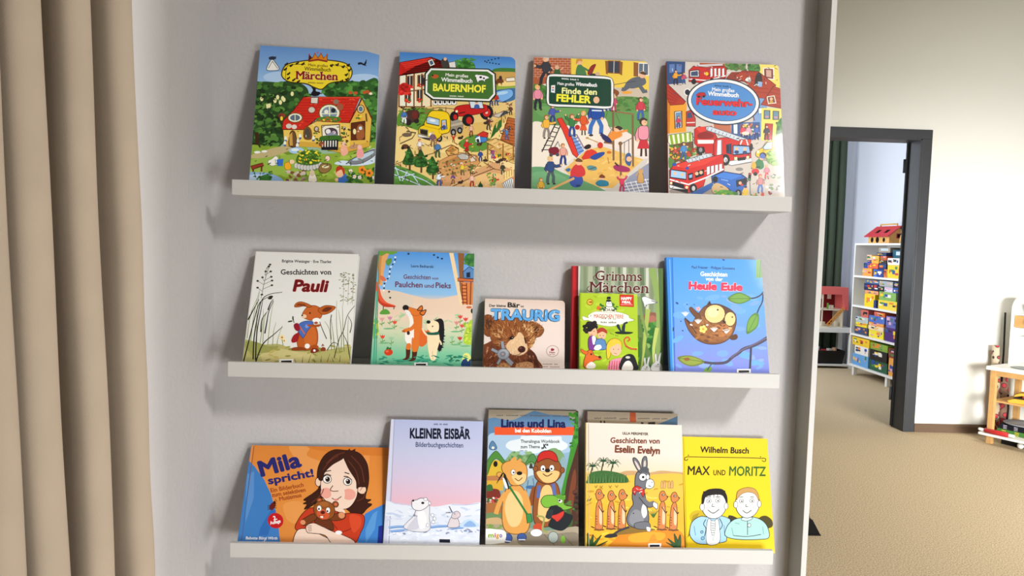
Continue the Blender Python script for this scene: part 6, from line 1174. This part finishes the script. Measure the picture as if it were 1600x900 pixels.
GAMES = [
(0,5.623,5.808,1.0655,1.1457,'e8a04c','orange'),(0,5.528,5.603,1.0655,1.1407,'2a78d0','bright blue'),(0,5.110,5.345,1.0655,1.1934,'f2cc1c','yellow'),(0,5.409,5.526,1.0655,1.1442,'1e3f90','navy'),(0,5.349,5.407,1.0655,1.1472,'d8803a','small tan'),
(0,5.516,5.713,1.1462,1.2001,'e06038','red-orange'),(0,5.370,5.506,1.1477,1.2000,'1c2c66','dark navy'),(0,5.716,5.795,1.1462,1.2014,'1f4aa8','royal blue'),(0,5.118,5.344,1.1939,1.2608,'e8e4dc','white and black'),
(0,5.366,5.492,1.2005,1.2350,'2a2024','black'),(0,5.501,5.640,1.2006,1.2772,'f0b040','amber'),(0,5.643,5.717,1.2019,1.2343,'27459a','small blue'),(0,5.370,5.487,1.2355,1.2775,'c8502c','rust red'),(0,5.645,5.735,1.2348,1.2854,'f0c0a0','peach'),(0,5.383,5.557,1.2780,1.3119,'23305e','flat navy'),
(1,5.545,5.746,0.7505,0.8828,'f2d020','bright yellow'),(1,5.125,5.465,0.7505,0.8396,'ecd040','wide yellow'),(1,5.166,5.463,0.8401,0.9243,'86b45a','pale green'),(1,5.486,5.733,0.8833,0.9197,'f0a070','peach'),(1,5.483,5.759,0.9202,0.9905,'1c2350','dark navy'),(1,5.384,5.481,0.9248,0.9762,'15151c','small black'),
(1,5.224,5.381,0.9248,0.9741,'d8d0e4','white and purple'),(1,5.105,5.219,0.9248,0.9749,'2450a8','blue'),(1,5.221,5.463,0.9767,1.0308,'a8acb0','grey'),(1,5.111,5.217,0.9754,1.0305,'1a1c26','black'),(1,5.476,5.736,0.9910,1.0272,'4a6a98','slate blue'),
(2,5.650,5.913,0.4455,0.5266,'3c4660','grey-navy'),(2,5.345,5.621,0.4455,0.5236,'f0dc30','bright yellow'),(2,5.070,5.325,0.4455,0.5809,'4a2070','purple'),(2,5.340,5.623,0.5241,0.5672,'f0d8b8','cream'),(2,5.656,5.882,0.5271,0.5698,'f0d830','thin yellow'),(2,5.345,5.621,0.5677,0.6018,'ee9a50','orange'),
(2,5.645,5.892,0.5703,0.6328,'b8c4c0','pale grey'),(2,5.082,5.300,0.5814,0.6919,'6a6ab4','lilac'),(2,5.322,5.616,0.6023,0.6712,'5070c0','blue'),(2,5.652,5.795,0.6333,0.7088,'d86a60','pink-red'),(2,5.327,5.525,0.6717,0.7131,'e06a38','red-orange'),
(3,5.250,5.584,0.1155,0.2244,'1f5a3c','dark green'),(3,5.591,5.911,0.1155,0.2369,'6aa4dc','sky blue'),(3,5.108,5.226,0.1155,0.2907,'e8a048','orange'),(3,5.250,5.564,0.2249,0.3286,'1a1614','black'),(3,5.597,5.866,0.2374,0.3266,'f0ece4','white'),(3,5.121,5.240,0.2912,0.3826,'8a3a2c','brown'),(3,5.580,5.920,0.3271,0.4121,'f0c828','yellow'),(3,5.254,5.574,0.3291,0.3975,'86a838','leaf green')]
GP = ['f2ead8', 'f0d030', '2a4a9a', 'c83a2a', '1a1a20', '3f8a4a', 'e88a30', 'd8a8c0']
rg = random.Random(12)
for lv, y0, y1, z0, z1, c, nm in GAMES:
    x0 = 4.448 + rg.uniform(0, 0.014); dp = 0.20 + rg.uniform(0, 0.07)
    g = thing('game_box', '%s game box on the %s shelf of the white shelving unit' % (nm, LV[lv]), 'game box', (x0+dp/2, (y0+y1)/2, z0), (0, 0, 0), 'boxed games on the shelving unit')
    m = mat('game_card_'+c, c, 0.45, 0.35)
    h = z1-z0; hw = (y1-y0)/2; hd = dp/2
    bm = new(); bx(bm, -hd+0.002, hd-0.002, -hw+0.002, hw-0.002, 0, h*0.93, bev=0.001); obj('box_base', bm, m, g)
    bm = new(); bx(bm, -hd, hd, -hw, hw, h*0.16, h, bev=0.0015)
    ms = [m]; k = 0
    for _ in range(4 + int(hw*30)):           # printed title panels and pictures on the facing side
        pc = rg.choice([p for p in GP if p != c]); a = rg.uniform(-hw+0.01, hw-0.03); b = min(hw-0.006, a+rg.uniform(0.012, 0.07)); e = rg.uniform(h*0.22, h*0.7); f = min(h*0.95, e+rg.uniform(0.1, 0.35)*h); k += 1
        ms.append(mat('game_print_'+pc, pc, 0.45, 0.35)); bx(bm, -hd-0.0006-0.0002*k, -hd+0.001, a, b, e, f, k)
    obj('box_lid', bm, ms, g)
g = thing('game_box', 'tiny navy box in front of the yellow boxes on the second shelf', 'game box', (4.452, 5.505, 0.7505), (0, 0, 0), 'boxed games on the shelving unit')
bm = new(); bx(bm, -0.012, 0.012, -0.022, 0.022, 0, 0.072, bev=0.001); obj('box_base', bm, mat('game_card_203878', '203878'), g)
bm = new(); bx(bm, -0.0125, 0.0125, -0.0225, 0.0225, 0.0721, 0.079, bev=0.001); obj('box_lid', bm, mat('game_card_203878', '203878'), g)
for nm, y0, y1, z0, z1, c, dx in (('flat teal game box lying at the back of the top shelf', 5.06, 5.36, 1.2615, 1.342, '1c5a70', 0.06), ('grey and tan framed game box at the back of the top shelf', 5.39, 5.60, 1.3125, 1.365, 'a89a88', 0.05)):
    g = thing('game_box', nm, 'game box', (4.45+dx+0.1, (y0+y1)/2, z0), (0, 0, 0), 'boxed games on the shelving unit'); hw = (y1-y0)/2
    bm = new(); bx(bm, -0.098, 0.098, -hw+0.002, hw-0.002, 0, (z1-z0)*0.9); obj('box_base', bm, mat('game_card_'+c, c), g)
    bm = new(); bx(bm, -0.1, 0.1, -hw, hw, (z1-z0)*0.2, z1-z0, 0, bev=0.0015); bx(bm, -0.101, -0.099, -hw*0.7, hw*0.6, (z1-z0)*0.35, (z1-z0)*0.8, 1); obj('box_lid', bm, [mat('game_card_'+c, c), mat('game_print_c8d8dc', 'c8d8dc')], g)

# wooden barn with a red roof on the shelving unit
M_PINE = mat('pale_pine', 'd8a860', 0.6, 0.3, var=0.15, vscale=40)
M_ROOF = mat('red_painted_wood', 'c83a44', 0.5, 0.4); M_DARK = mat('dark_opening', '24140e', 0.9, 0.1)
M_BIRCH = mat('birch_plywood', 'd2a468', 0.55, 0.3, var=0.12, vscale=18)
th = thing('toy_barn', 'wooden toy barn with a red roof on top of the game shelves', 'toy', (4.58, 5.58, 1.4055))
bm = new(); prism(bm, [(-0.10, 0), (0.10, 0), (0.10, 0.075), (0, 0.155), (-0.10, 0.075)], 1, -0.195, 0.195, 0); obj('barn_walls', bm, M_PINE, th)
for sg in (-1, 1):
    bm = new(); M = Matrix.Translation((sg*0.062, 0, 0.1165)) @ Matrix.Rotation(sg*math.radians(38.6), 4, 'Y'); bx(bm, -0.085, 0.085, -0.225, 0.225, 0.0, 0.010, 0, M, 0.001)
    if sg < 0:
        for yy in (-0.1, 0.06): bx(bm, -0.03, 0.02, yy-0.03, yy+0.03, 0.0101, 0.0108, 1, M)
    obj('barn_roof', bm, [M_ROOF, M_DARK], th)
bm = new(); tube(bm, [(0, -0.15, 0.17), (0, -0.15, 0.195), (0, 0.15, 0.195), (0, 0.15, 0.17)], 0.008, 8); obj('carrying_handle', bm, M_PINE, th)
for yy, r in ((0.12, 0.026), (0.02, 0.03), (-0.10, 0.022)):
    bm = new(); lathe(bm, [(r, -0.1006), (r, -0.1014)], 20, Matrix.Translation((0, yy, 0.035)) @ Matrix.Rotation(PI/2, 4, 'Y') @ Matrix.Scale(1, 4)); obj('round_opening', bm, M_DARK, th)
bm = new(); bx(bm, -0.03, 0.03, -0.1965, -0.195, 0.05, 0.10, 0); bx(bm, -0.022, 0.022, -0.197, -0.1966, 0.056, 0.094, 1); obj('gable_window', bm, [M_ROOF, M_DARK], th)
tw = thing('toy_figure', 'small pale wooden peg figure beside the toy barn', 'toy', (4.56, 5.285, 1.4055))
bm = new(); lathe(bm, [(0.030, 0), (0.032, 0.03), (0.024, 0.08), (0.014, 0.092)], 16); obj('figure_body', bm, M_PINE, tw)
bm = new(); lathe(bm, [(0.012, 0.0921), (0.022, 0.105), (0.022, 0.122), (0.010, 0.136)], 16); obj('figure_head', bm, M_PINE, tw)

# low white table with the open toy house
tb = thing('side_table', 'low white table under the open toy house, behind the doorway', 'table', (4.38, 6.43, 0))
bm = new(); bx(bm, -0.275, 0.275, -0.165, 0.165, 0.405, 0.455, bev=0.002); obj('tabletop', bm, M_WHITE, tb)
for lx in (-0.25, 0.25):
    for ly in (-0.139, 0.139):
        bm = new(); bx(bm, lx-0.025, lx+0.025, ly-0.025, ly+0.025, 0, 0.4049, bev=0.002); obj('leg', bm, M_WHITE, tb)
bm = new(); bx(bm, -0.2249, 0.2249, -0.16, 0.16, 0.025, 0.045, bev=0.002); obj('lower_shelf', bm, M_WHITE, tb)
dh = thing('dollhouse', 'open fronted toy house with a pinkish red roof on the low white table', 'toy', (4.40, 6.43, 0.4555))
M_PINK = mat('pinkish_red_paint', 'e06a66', 0.55, 0.3); M_INR = mat('dark_red_wallpaper', '7a2026', 0.8, 0.1); M_IVO = mat('ivory_paint', 'e6dcc4', 0.6, 0.3)
bm = new(); bx(bm, -0.17, 0.13, -0.12, 0.12, 0.0, 0.014); obj('ground_floor', bm, M_IVO, dh)
bm = new(); bx(bm, -0.17, 0.13, -0.12, 0.11, 0.195, 0.207); obj('upper_floor', bm, M_IVO, dh)
bm = new(); bx(bm, -0.17, 0.13, 0.1101, 0.12, 0.0141, 0.42); 
for xx in (-0.03, 0.07): bx(bm, xx-0.022, xx+0.022, 0.105, 0.11, 0.31, 0.38, 1)
obj('back_wall', bm, [M_INR, M_IVO], dh)
bm = new(); bx(bm, 0.118, 0.13, -0.12, 0.11, 0.0141, 0.21, bev=0.001); obj('side_wall', bm, M_IVO, dh)
for xx in (-0.115, -0.165):
    bm = new(); bx(bm, xx, xx+0.012, -0.12, -0.108, 0.0141, 0.40); obj('post', bm, M_IVO, dh)
bm = new(); prism(bm, [(-0.18, 0.375), (0.10, 0.375), (0.145, 0.20), (0.18, 0.20), (0.165, 0.455), (-0.18, 0.455)], 1, -0.135, -0.12, 0); prism(bm, [(0.145, 0.20), (0.18, 0.20), (0.165, 0.455), (0.135, 0.44)], 1, -0.12, 0.12, 0); bx(bm, -0.18, 0.15, -0.12, 0.12, 0.4401, 0.455); obj('roof', bm, M_PINK, dh)
M_ORG = mat('orange_wood', 'd8923a', 0.5, 0.3)
bm = new(); M = Matrix.Translation((0.035, -0.135, 0.125)) @ Matrix.Rotation(math.radians(-48), 4, 'Y'); bx(bm, -0.135, 0.135, -0.012, -0.004, -0.018, -0.008, 0, M); bx(bm, -0.135, 0.135, -0.012, -0.004, 0.010, 0.020, 0, M)
for k in range(8): bx(bm, -0.125+k*0.034, -0.115+k*0.034, -0.011, -0.005, -0.009, 0.011, 0, M)
obj('stair', bm, M_ORG, dh)
bm = new(); bx(bm, -0.09, -0.05, -0.08, -0.03, 0.0141, 0.06, bev=0.004); bx(bm, 0.0, 0.04, -0.07, -0.03, 0.2071, 0.25, bev=0.004); bx(bm, -0.04, -0.025, -0.09, -0.07, 0.2071, 0.275, 1, bev=0.003); bx(bm, 0.06, 0.09, -0.09, -0.05, 0.0141, 0.07, bev=0.004); obj('furniture', bm, [M_IVO, mat('leaf_green_toy', '6a9a3a')], dh)
cr = thing('storage_crate', 'black open crate of toys under the low white table', 'crate', (4.40, 6.42, 0.0455))
bm = new(); w0, w1, d0, d1, hh = 0.15, 0.175, 0.11, 0.125, 0.15
def ring(w, d, z): return [bm.verts.new(p) for p in ((-w, -d, z), (w, -d, z), (w, d, z), (-w, d, z))]
o0, o1, i1, i0 = ring(w0, d0, 0), ring(w1, d1, hh), ring(w1-0.008, d1-0.008, hh), ring(w0-0.006, d0-0.006, 0.008)
bm.faces.new(o0[::-1]); bm.faces.new(i0)
for A_, B_ in ((o0, o1), (o1, i1), (i1, i0)):
    for k in range(4): bm.faces.new((A_[k], A_[(k+1) % 4], B_[(k+1) % 4], B_[k]))
obj('crate_body', bm, mat('black_plastic', '101011', 0.4, 0.4), cr)
for k, (c, x, y, nm) in enumerate((('c83a3a', -0.05, -0.06, 'red'), ('e8e4dc', 0.02, -0.05, 'white'), ('e8b890', 0.09, -0.03, 'pale peach'), ('d8d8e0', -0.09, 0.0, 'silver'))):
    t = thing('toy_block', '%s toy block lying in the black crate' % nm, 'toy', (4.40+x, 6.42+y, 0.054), (0, 0, 0.4*k), 'toys in the black crate')
    bm = new(); bx(bm, -0.024, 0.024, -0.02, 0.02, 0, 0.150+0.008*k, bev=0.004); obj('block', bm, mat('toy_'+c, c), t)

# ------------------------------------------------------------------ toy kitchen at the right edge
KA = math.atan2(-0.873, 0.487)
kt = thing('toy_kitchen', 'birch and white toy kitchen cut off by the right edge', 'toy kitchen', (4.028, 3.223, 0), (0, 0, KA))
KW, KD = 0.72, 0.385
for px_ in (0.0, KW-0.034):
    for py in (0.0, KD-0.034):
        bm = new(); bx(bm, px_, px_+0.034, py, py+0.034, 0, 0.5155, bev=0.0015); obj('leg', bm, M_BIRCH, kt)
for py in (0.002, KD-0.024):
    bm = new(); bx(bm, 0.0341, KW-0.0341, py, py+0.020, 0.478, 0.5155, bev=0.001); obj('apron', bm, M_BIRCH, kt)
bm = new(); bx(bm, 0.004, KW-0.004, 0.03, KD-0.03, 0.292, 0.304, bev=0.001); obj('middle_shelf', bm, M_BIRCH, kt)
bm = new(); bx(bm, -0.03, KW+0.03, -0.05, -0.0005, 0.062, 0.078, bev=0.002); bx(bm, 0.0345, KW-0.0345, -0.0005, KD-0.004, 0.062, 0.078); obj('lower_shelf', bm, M_WHITE, kt)
bm = new(); bx(bm, -0.022, KW+0.02, -0.018, KD+0.01, 0.516, 0.541, bev=0.002); ct = obj('countertop', bm, M_WHITE, kt)
bm = new(); lathe(bm, [(0.085, 0.5415), (0.09, 0.543), (0.082, 0.5445), (0.06, 0.542)], 28, Matrix.Translation((0.16, 0.13, 0))); obj('sink', bm, mat('dark_steel', '5a5e62', 0.35, 0.5, metal=0.6), ct)
bm = new(); tube(bm, [(0.22, 0.16, 0.5415), (0.22, 0.16, 0.60), (0.20, 0.155, 0.615), (0.175, 0.15, 0.605)], 0.009, 10); obj('tap', bm, M_WHITE, ct)
def side(x):
    bm = new(); P = [(0.235, 0.5415), (KD, 0.5415), (KD, 1.01)]
    for k in range(7): a = PI/2 + k*PI/12; P.append((0.315 + 0.08*math.cos(a), 0.93 + 0.08*math.sin(a)))
    prism(bm, P, 0, x, x+0.018); return bm
obj('side_panel', side(0.0), M_WHITE, kt); obj('side_panel', side(KW-0.018), M_WHITE, kt)
for z in (0.905, 0.805, 0.745):
    bm = new(); bx(bm, 0.0181, KW-0.0181, 0.24, KD-0.002, z-0.012, z, bev=0.001); obj('upper_board', bm, M_WHITE, kt)
bm = new(); bx(bm, 0.021, 0.34, 0.238, 0.25, 0.808, 0.890, bev=0.001); dw = obj('drawer', bm, M_BIRCH, kt)
bm = new(); lathe(bm, [(0.006, 0), (0.006, 0.012), (0.014, 0.018), (0.012, 0.028), (0.004, 0.031)], 14, Matrix.Translation((0.12, 0.238, 0.849)) @ Matrix.Rotation(PI/2, 4, 'X')); obj('knob', bm, M_BIRCH, dw)
KM = Matrix.Translation((4.028, 3.223, 0)) @ Matrix.Rotation(KA, 4, 'Z')
def kpos(x, y, z): return tuple(KM @ Vector((x, y, z)))
M_STEEL = mat('brushed_steel', 'a8acb0', 0.35, 0.5, metal=0.7)
bo = thing('mixing_bowl', 'grey metal bowl on the top shelf of the toy kitchen', 'bowl', kpos(0.15, 0.31, 0.9055))
bm = new(); lathe(bm, [(0.03, 0), (0.055, 0.018), (0.068, 0.05), (0.072, 0.062), (0.066, 0.060), (0.05, 0.02), (0.01, 0.006)], 26); obj('bowl_body', bm, M_STEEL, bo)
bm = new(); tube(bm, [(0.06, 0.0, 0.055), (0.095, 0.0, 0.062), (0.10, 0.02, 0.062), (0.06, 0.025, 0.055)], 0.004, 6); obj('handle', bm, M_STEEL, bo)
py_ = thing('wooden_toy', 'yellow toy with dark and red bands on the middle shelf of the toy kitchen', 'toy', kpos(0.20, 0.12, 0.3045), (0, 0, KA+0.3))
M_YEL = mat('yellow_toy_wood', 'd9a83a', 0.5, 0.3)
bm = new(); prism(bm, [(-0.11, 0), (0.11, 0), (0.12, 0.012), (0.09, 0.03), (-0.08, 0.03), (-0.12, 0.012)], 1, -0.05, 0.05, 0); obj('toy_base', bm, M_YEL, py_)
bm = new(); prism(bm, [(-0.09, 0.0301), (0.095, 0.0301), (0.085, 0.042), (-0.08, 0.042)], 1, -0.052, 0.052, 0); prism(bm, [(-0.04, 0.042), (0.07, 0.042), (0.06, 0.054), (-0.03, 0.054)], 1, -0.045, 0.045, 1); obj('toy_band', bm, [mat('dark_brown_felt', '2a1a12', 0.9), mat('red_felt', 'b8322a', 0.9)], py_)
bm = new(); prism(bm, [(-0.085, 0.0421), (-0.041, 0.0541), (0.03, 0.0545), (0.0, 0.075), (-0.05, 0.072), (-0.08, 0.056)], 1, -0.045, 0.045, 0); obj('toy_top', bm, M_YEL, py_)
pl = thing('plate', 'grey round plate lying on folded cloths in the toy kitchen', 'plate', kpos(0.16, 0.17, 0.1395))
bm = new(); lathe(bm, [(0.07, 0), (0.115, 0.008), (0.125, 0.014), (0.12, 0.017), (0.07, 0.006), (0.01, 0.005)], 32); obj('dish', bm, mat('grey_enamel', '8e949c', 0.4, 0.4), pl)
def cloth(label, x, y, z, w, d, h, c, rot, stripe):
    t = thing('folded_cloth', label, 'cloth', kpos(x, y, z), (0, 0, KA+rot), 'folded cloths on the lower shelf')
    for k in range(3):
        bm = new(); bx(bm, -w+0.004*k, w-0.003*k, -d, d-0.004*k, h*k/3+0.0002, h*(k+1)/3, 0, bev=0.003)
        for j in range(3): bx(bm, -w*0.7+j*w*0.6, -w*0.5+j*w*0.6, -d-0.0006, -d+0.004, h*k/3+0.003, h*(k+1)/3-0.003, 1)
        obj('cloth_layer', bm, [mat('cotton_'+c, c, 0.9, 0.1, bump=0.2, bscale=300), mat('cotton_'+stripe, stripe, 0.9)], t)
cloth('green and yellow folded cloth at the bottom of the toy kitchen', 0.16, 0.15, 0.0785, 0.13, 0.10, 0.030, '4a7a3a', 0.06, 'd8c03a')
cloth('dark patterned folded cloth under the grey plate', 0.155, 0.165, 0.1087, 0.115, 0.095, 0.0305, '24222c', -0.05, 'c8c0d0')
rc = thing('rolling_pin', 'red toy rolling pin with white handles at the front of the lower shelf', 'toy', kpos(0.045, -0.028, 0.0945), (0, PI/2, KA) if False else (0, 0, KA))
RX = Matrix.Rotation(PI/2, 4, 'Y')
bm = new(); lathe(bm, [(0.012, -0.045), (0.0158, -0.042), (0.0158, 0.10), (0.012, 0.103)], 18, RX); obj('roller', bm, mat('red_lacquer', 'b8282a', 0.4), rc)
for h0, h1 in ((-0.085, -0.0451), (0.1031, 0.143)):
    bm = new(); lathe(bm, [(0.006, h0), (0.011, h0+0.006), (0.010, h1-0.004), (0.006, h1)], 14, RX); obj('handle', bm, M_WHITE, rc)
ba = thing('toy_ball', 'small white ball on the carpet under the toy kitchen', 'ball', kpos(0.19, 0.06, 0))
bm = new(); bmesh.ops.create_uvsphere(bm, u_segments=20, v_segments=12, radius=0.02, matrix=Matrix.Translation((0, 0, 0.02)))
for f in bm.faces: f.smooth = True
obj('ball_shell', bm, M_WHITE, ba)
bp_ = thing('shade_slab', 'flat black box pushed under the toy kitchen', 'box', kpos(0.30, 0.21, 0), (0, 0, KA))  # dark slab added for the shade below the lower shelf
bm = new(); bx(bm, -0.24, 0.24, -0.13, 0.15, 0, 0.05, bev=0.002); obj('box_base', bm, M_BLACK, bp_)
bm = new(); bx(bm, -0.245, 0.245, -0.134, 0.154, 0.042, 0.058, bev=0.002); obj('box_lid', bm, M_BLACK, bp_)
# patterned cloth bags leaning behind the kitchen
def bag(label, x, y, h, w, lean, strap, c):
    t = thing('cloth_bag', label, 'bag', (x, y, 0), (lean, 0, 0), 'patterned cloth bags by the toy kitchen')
    bm = new(); n = 10; rows = []
    for j in range(n+1):
        z = h*j/n; ww = w*(0.75 + 0.25*math.sin(PI*min(1, j/n*1.1))) + 0.004*math.sin(j*2.1); dd = 0.018 + 0.012*math.sin(PI*j/n)
        rows.append([bm.verts.new((ww*math.cos(a), dd*math.sin(a), z)) for a in [2*PI*k/14 for k in range(14)]])
    for A_, B_ in zip(rows, rows[1:]):
        for k in range(14): f = bm.faces.new((A_[k], A_[(k+1) % 14], B_[(k+1) % 14], B_[k])); f.smooth = True
    bm.faces.new(rows[0][::-1]); bm.faces.new(rows[-1])
    m = bpy.data.materials.new('printed_cotton_'+c); m.use_nodes = True; nt = m.node_tree; b = nt.nodes['Principled BSDF']; b.inputs['Roughness'].default_value = 0.9
    tc = nt.nodes.new('ShaderNodeTexCoord'); vo = nt.nodes.new('ShaderNodeTexVoronoi'); vo.inputs['Scale'].default_value = 24; nt.links.new(tc.outputs['Object'], vo.inputs['Vector'])
    rp = nt.nodes.new('ShaderNodeValToRGB'); rp.color_ramp.interpolation = 'CONSTANT'; el = rp.color_ramp.elements
    el[0].color = (*hexc('b83a44'), 1); el[1].position = 0.34; el[1].color = (*hexc('3a2a2a'), 1); e3 = el.new(0.44); e3.color = (*hexc(c), 1)
    nt.links.new(vo.outputs['Distance'], rp.inputs[0]); nt.links.new(rp.outputs[0], b.inputs['Base Color'])
    obj('bag_body', bm, m, t)
    bm = new(); tube(bm, strap, 0.006, 8); obj('strap', bm, M_BLACK, t)
bag('tall patterned cloth bag with a long black strap behind the toy kitchen', 4.215, 3.40, 0.66, 0.034, math.radians(-4), [(0.034, -0.02, 0.40), (0.045, -0.02, 0.62), (0.056, -0.01, 0.78), (0.066, 0.0, 0.90)], 'b8a890')
bag('shorter brown patterned cloth bag seen through the toy kitchen frame', 4.315, 3.445, 0.48, 0.032, math.radians(-4), [(0.0, -0.03, 0.06), (0.012, -0.032, 0.2), (0.01, -0.03, 0.3)], '8a6a58')

# black wedge on the carpet beside the white post
wd = thing('door_wedge', 'black wedge standing on the carpet beside the white post', 'door stop', (1.93, 1.577, 0))
bm = new(); prism(bm, [(-0.09, 0), (0.146, 0), (0.105, 0.072), (0.092, 0.076), (0.085, 0.112), (-0.04, 0.112)], 1, -0.02, 0.03); obj('rubber_body', bm, M_BLACK, wd)
bm = new(); bx(bm, -0.095, 0.146, -0.022, 0.032, 0.0, 0.004); obj('sole', bm, M_BLACK, wd)
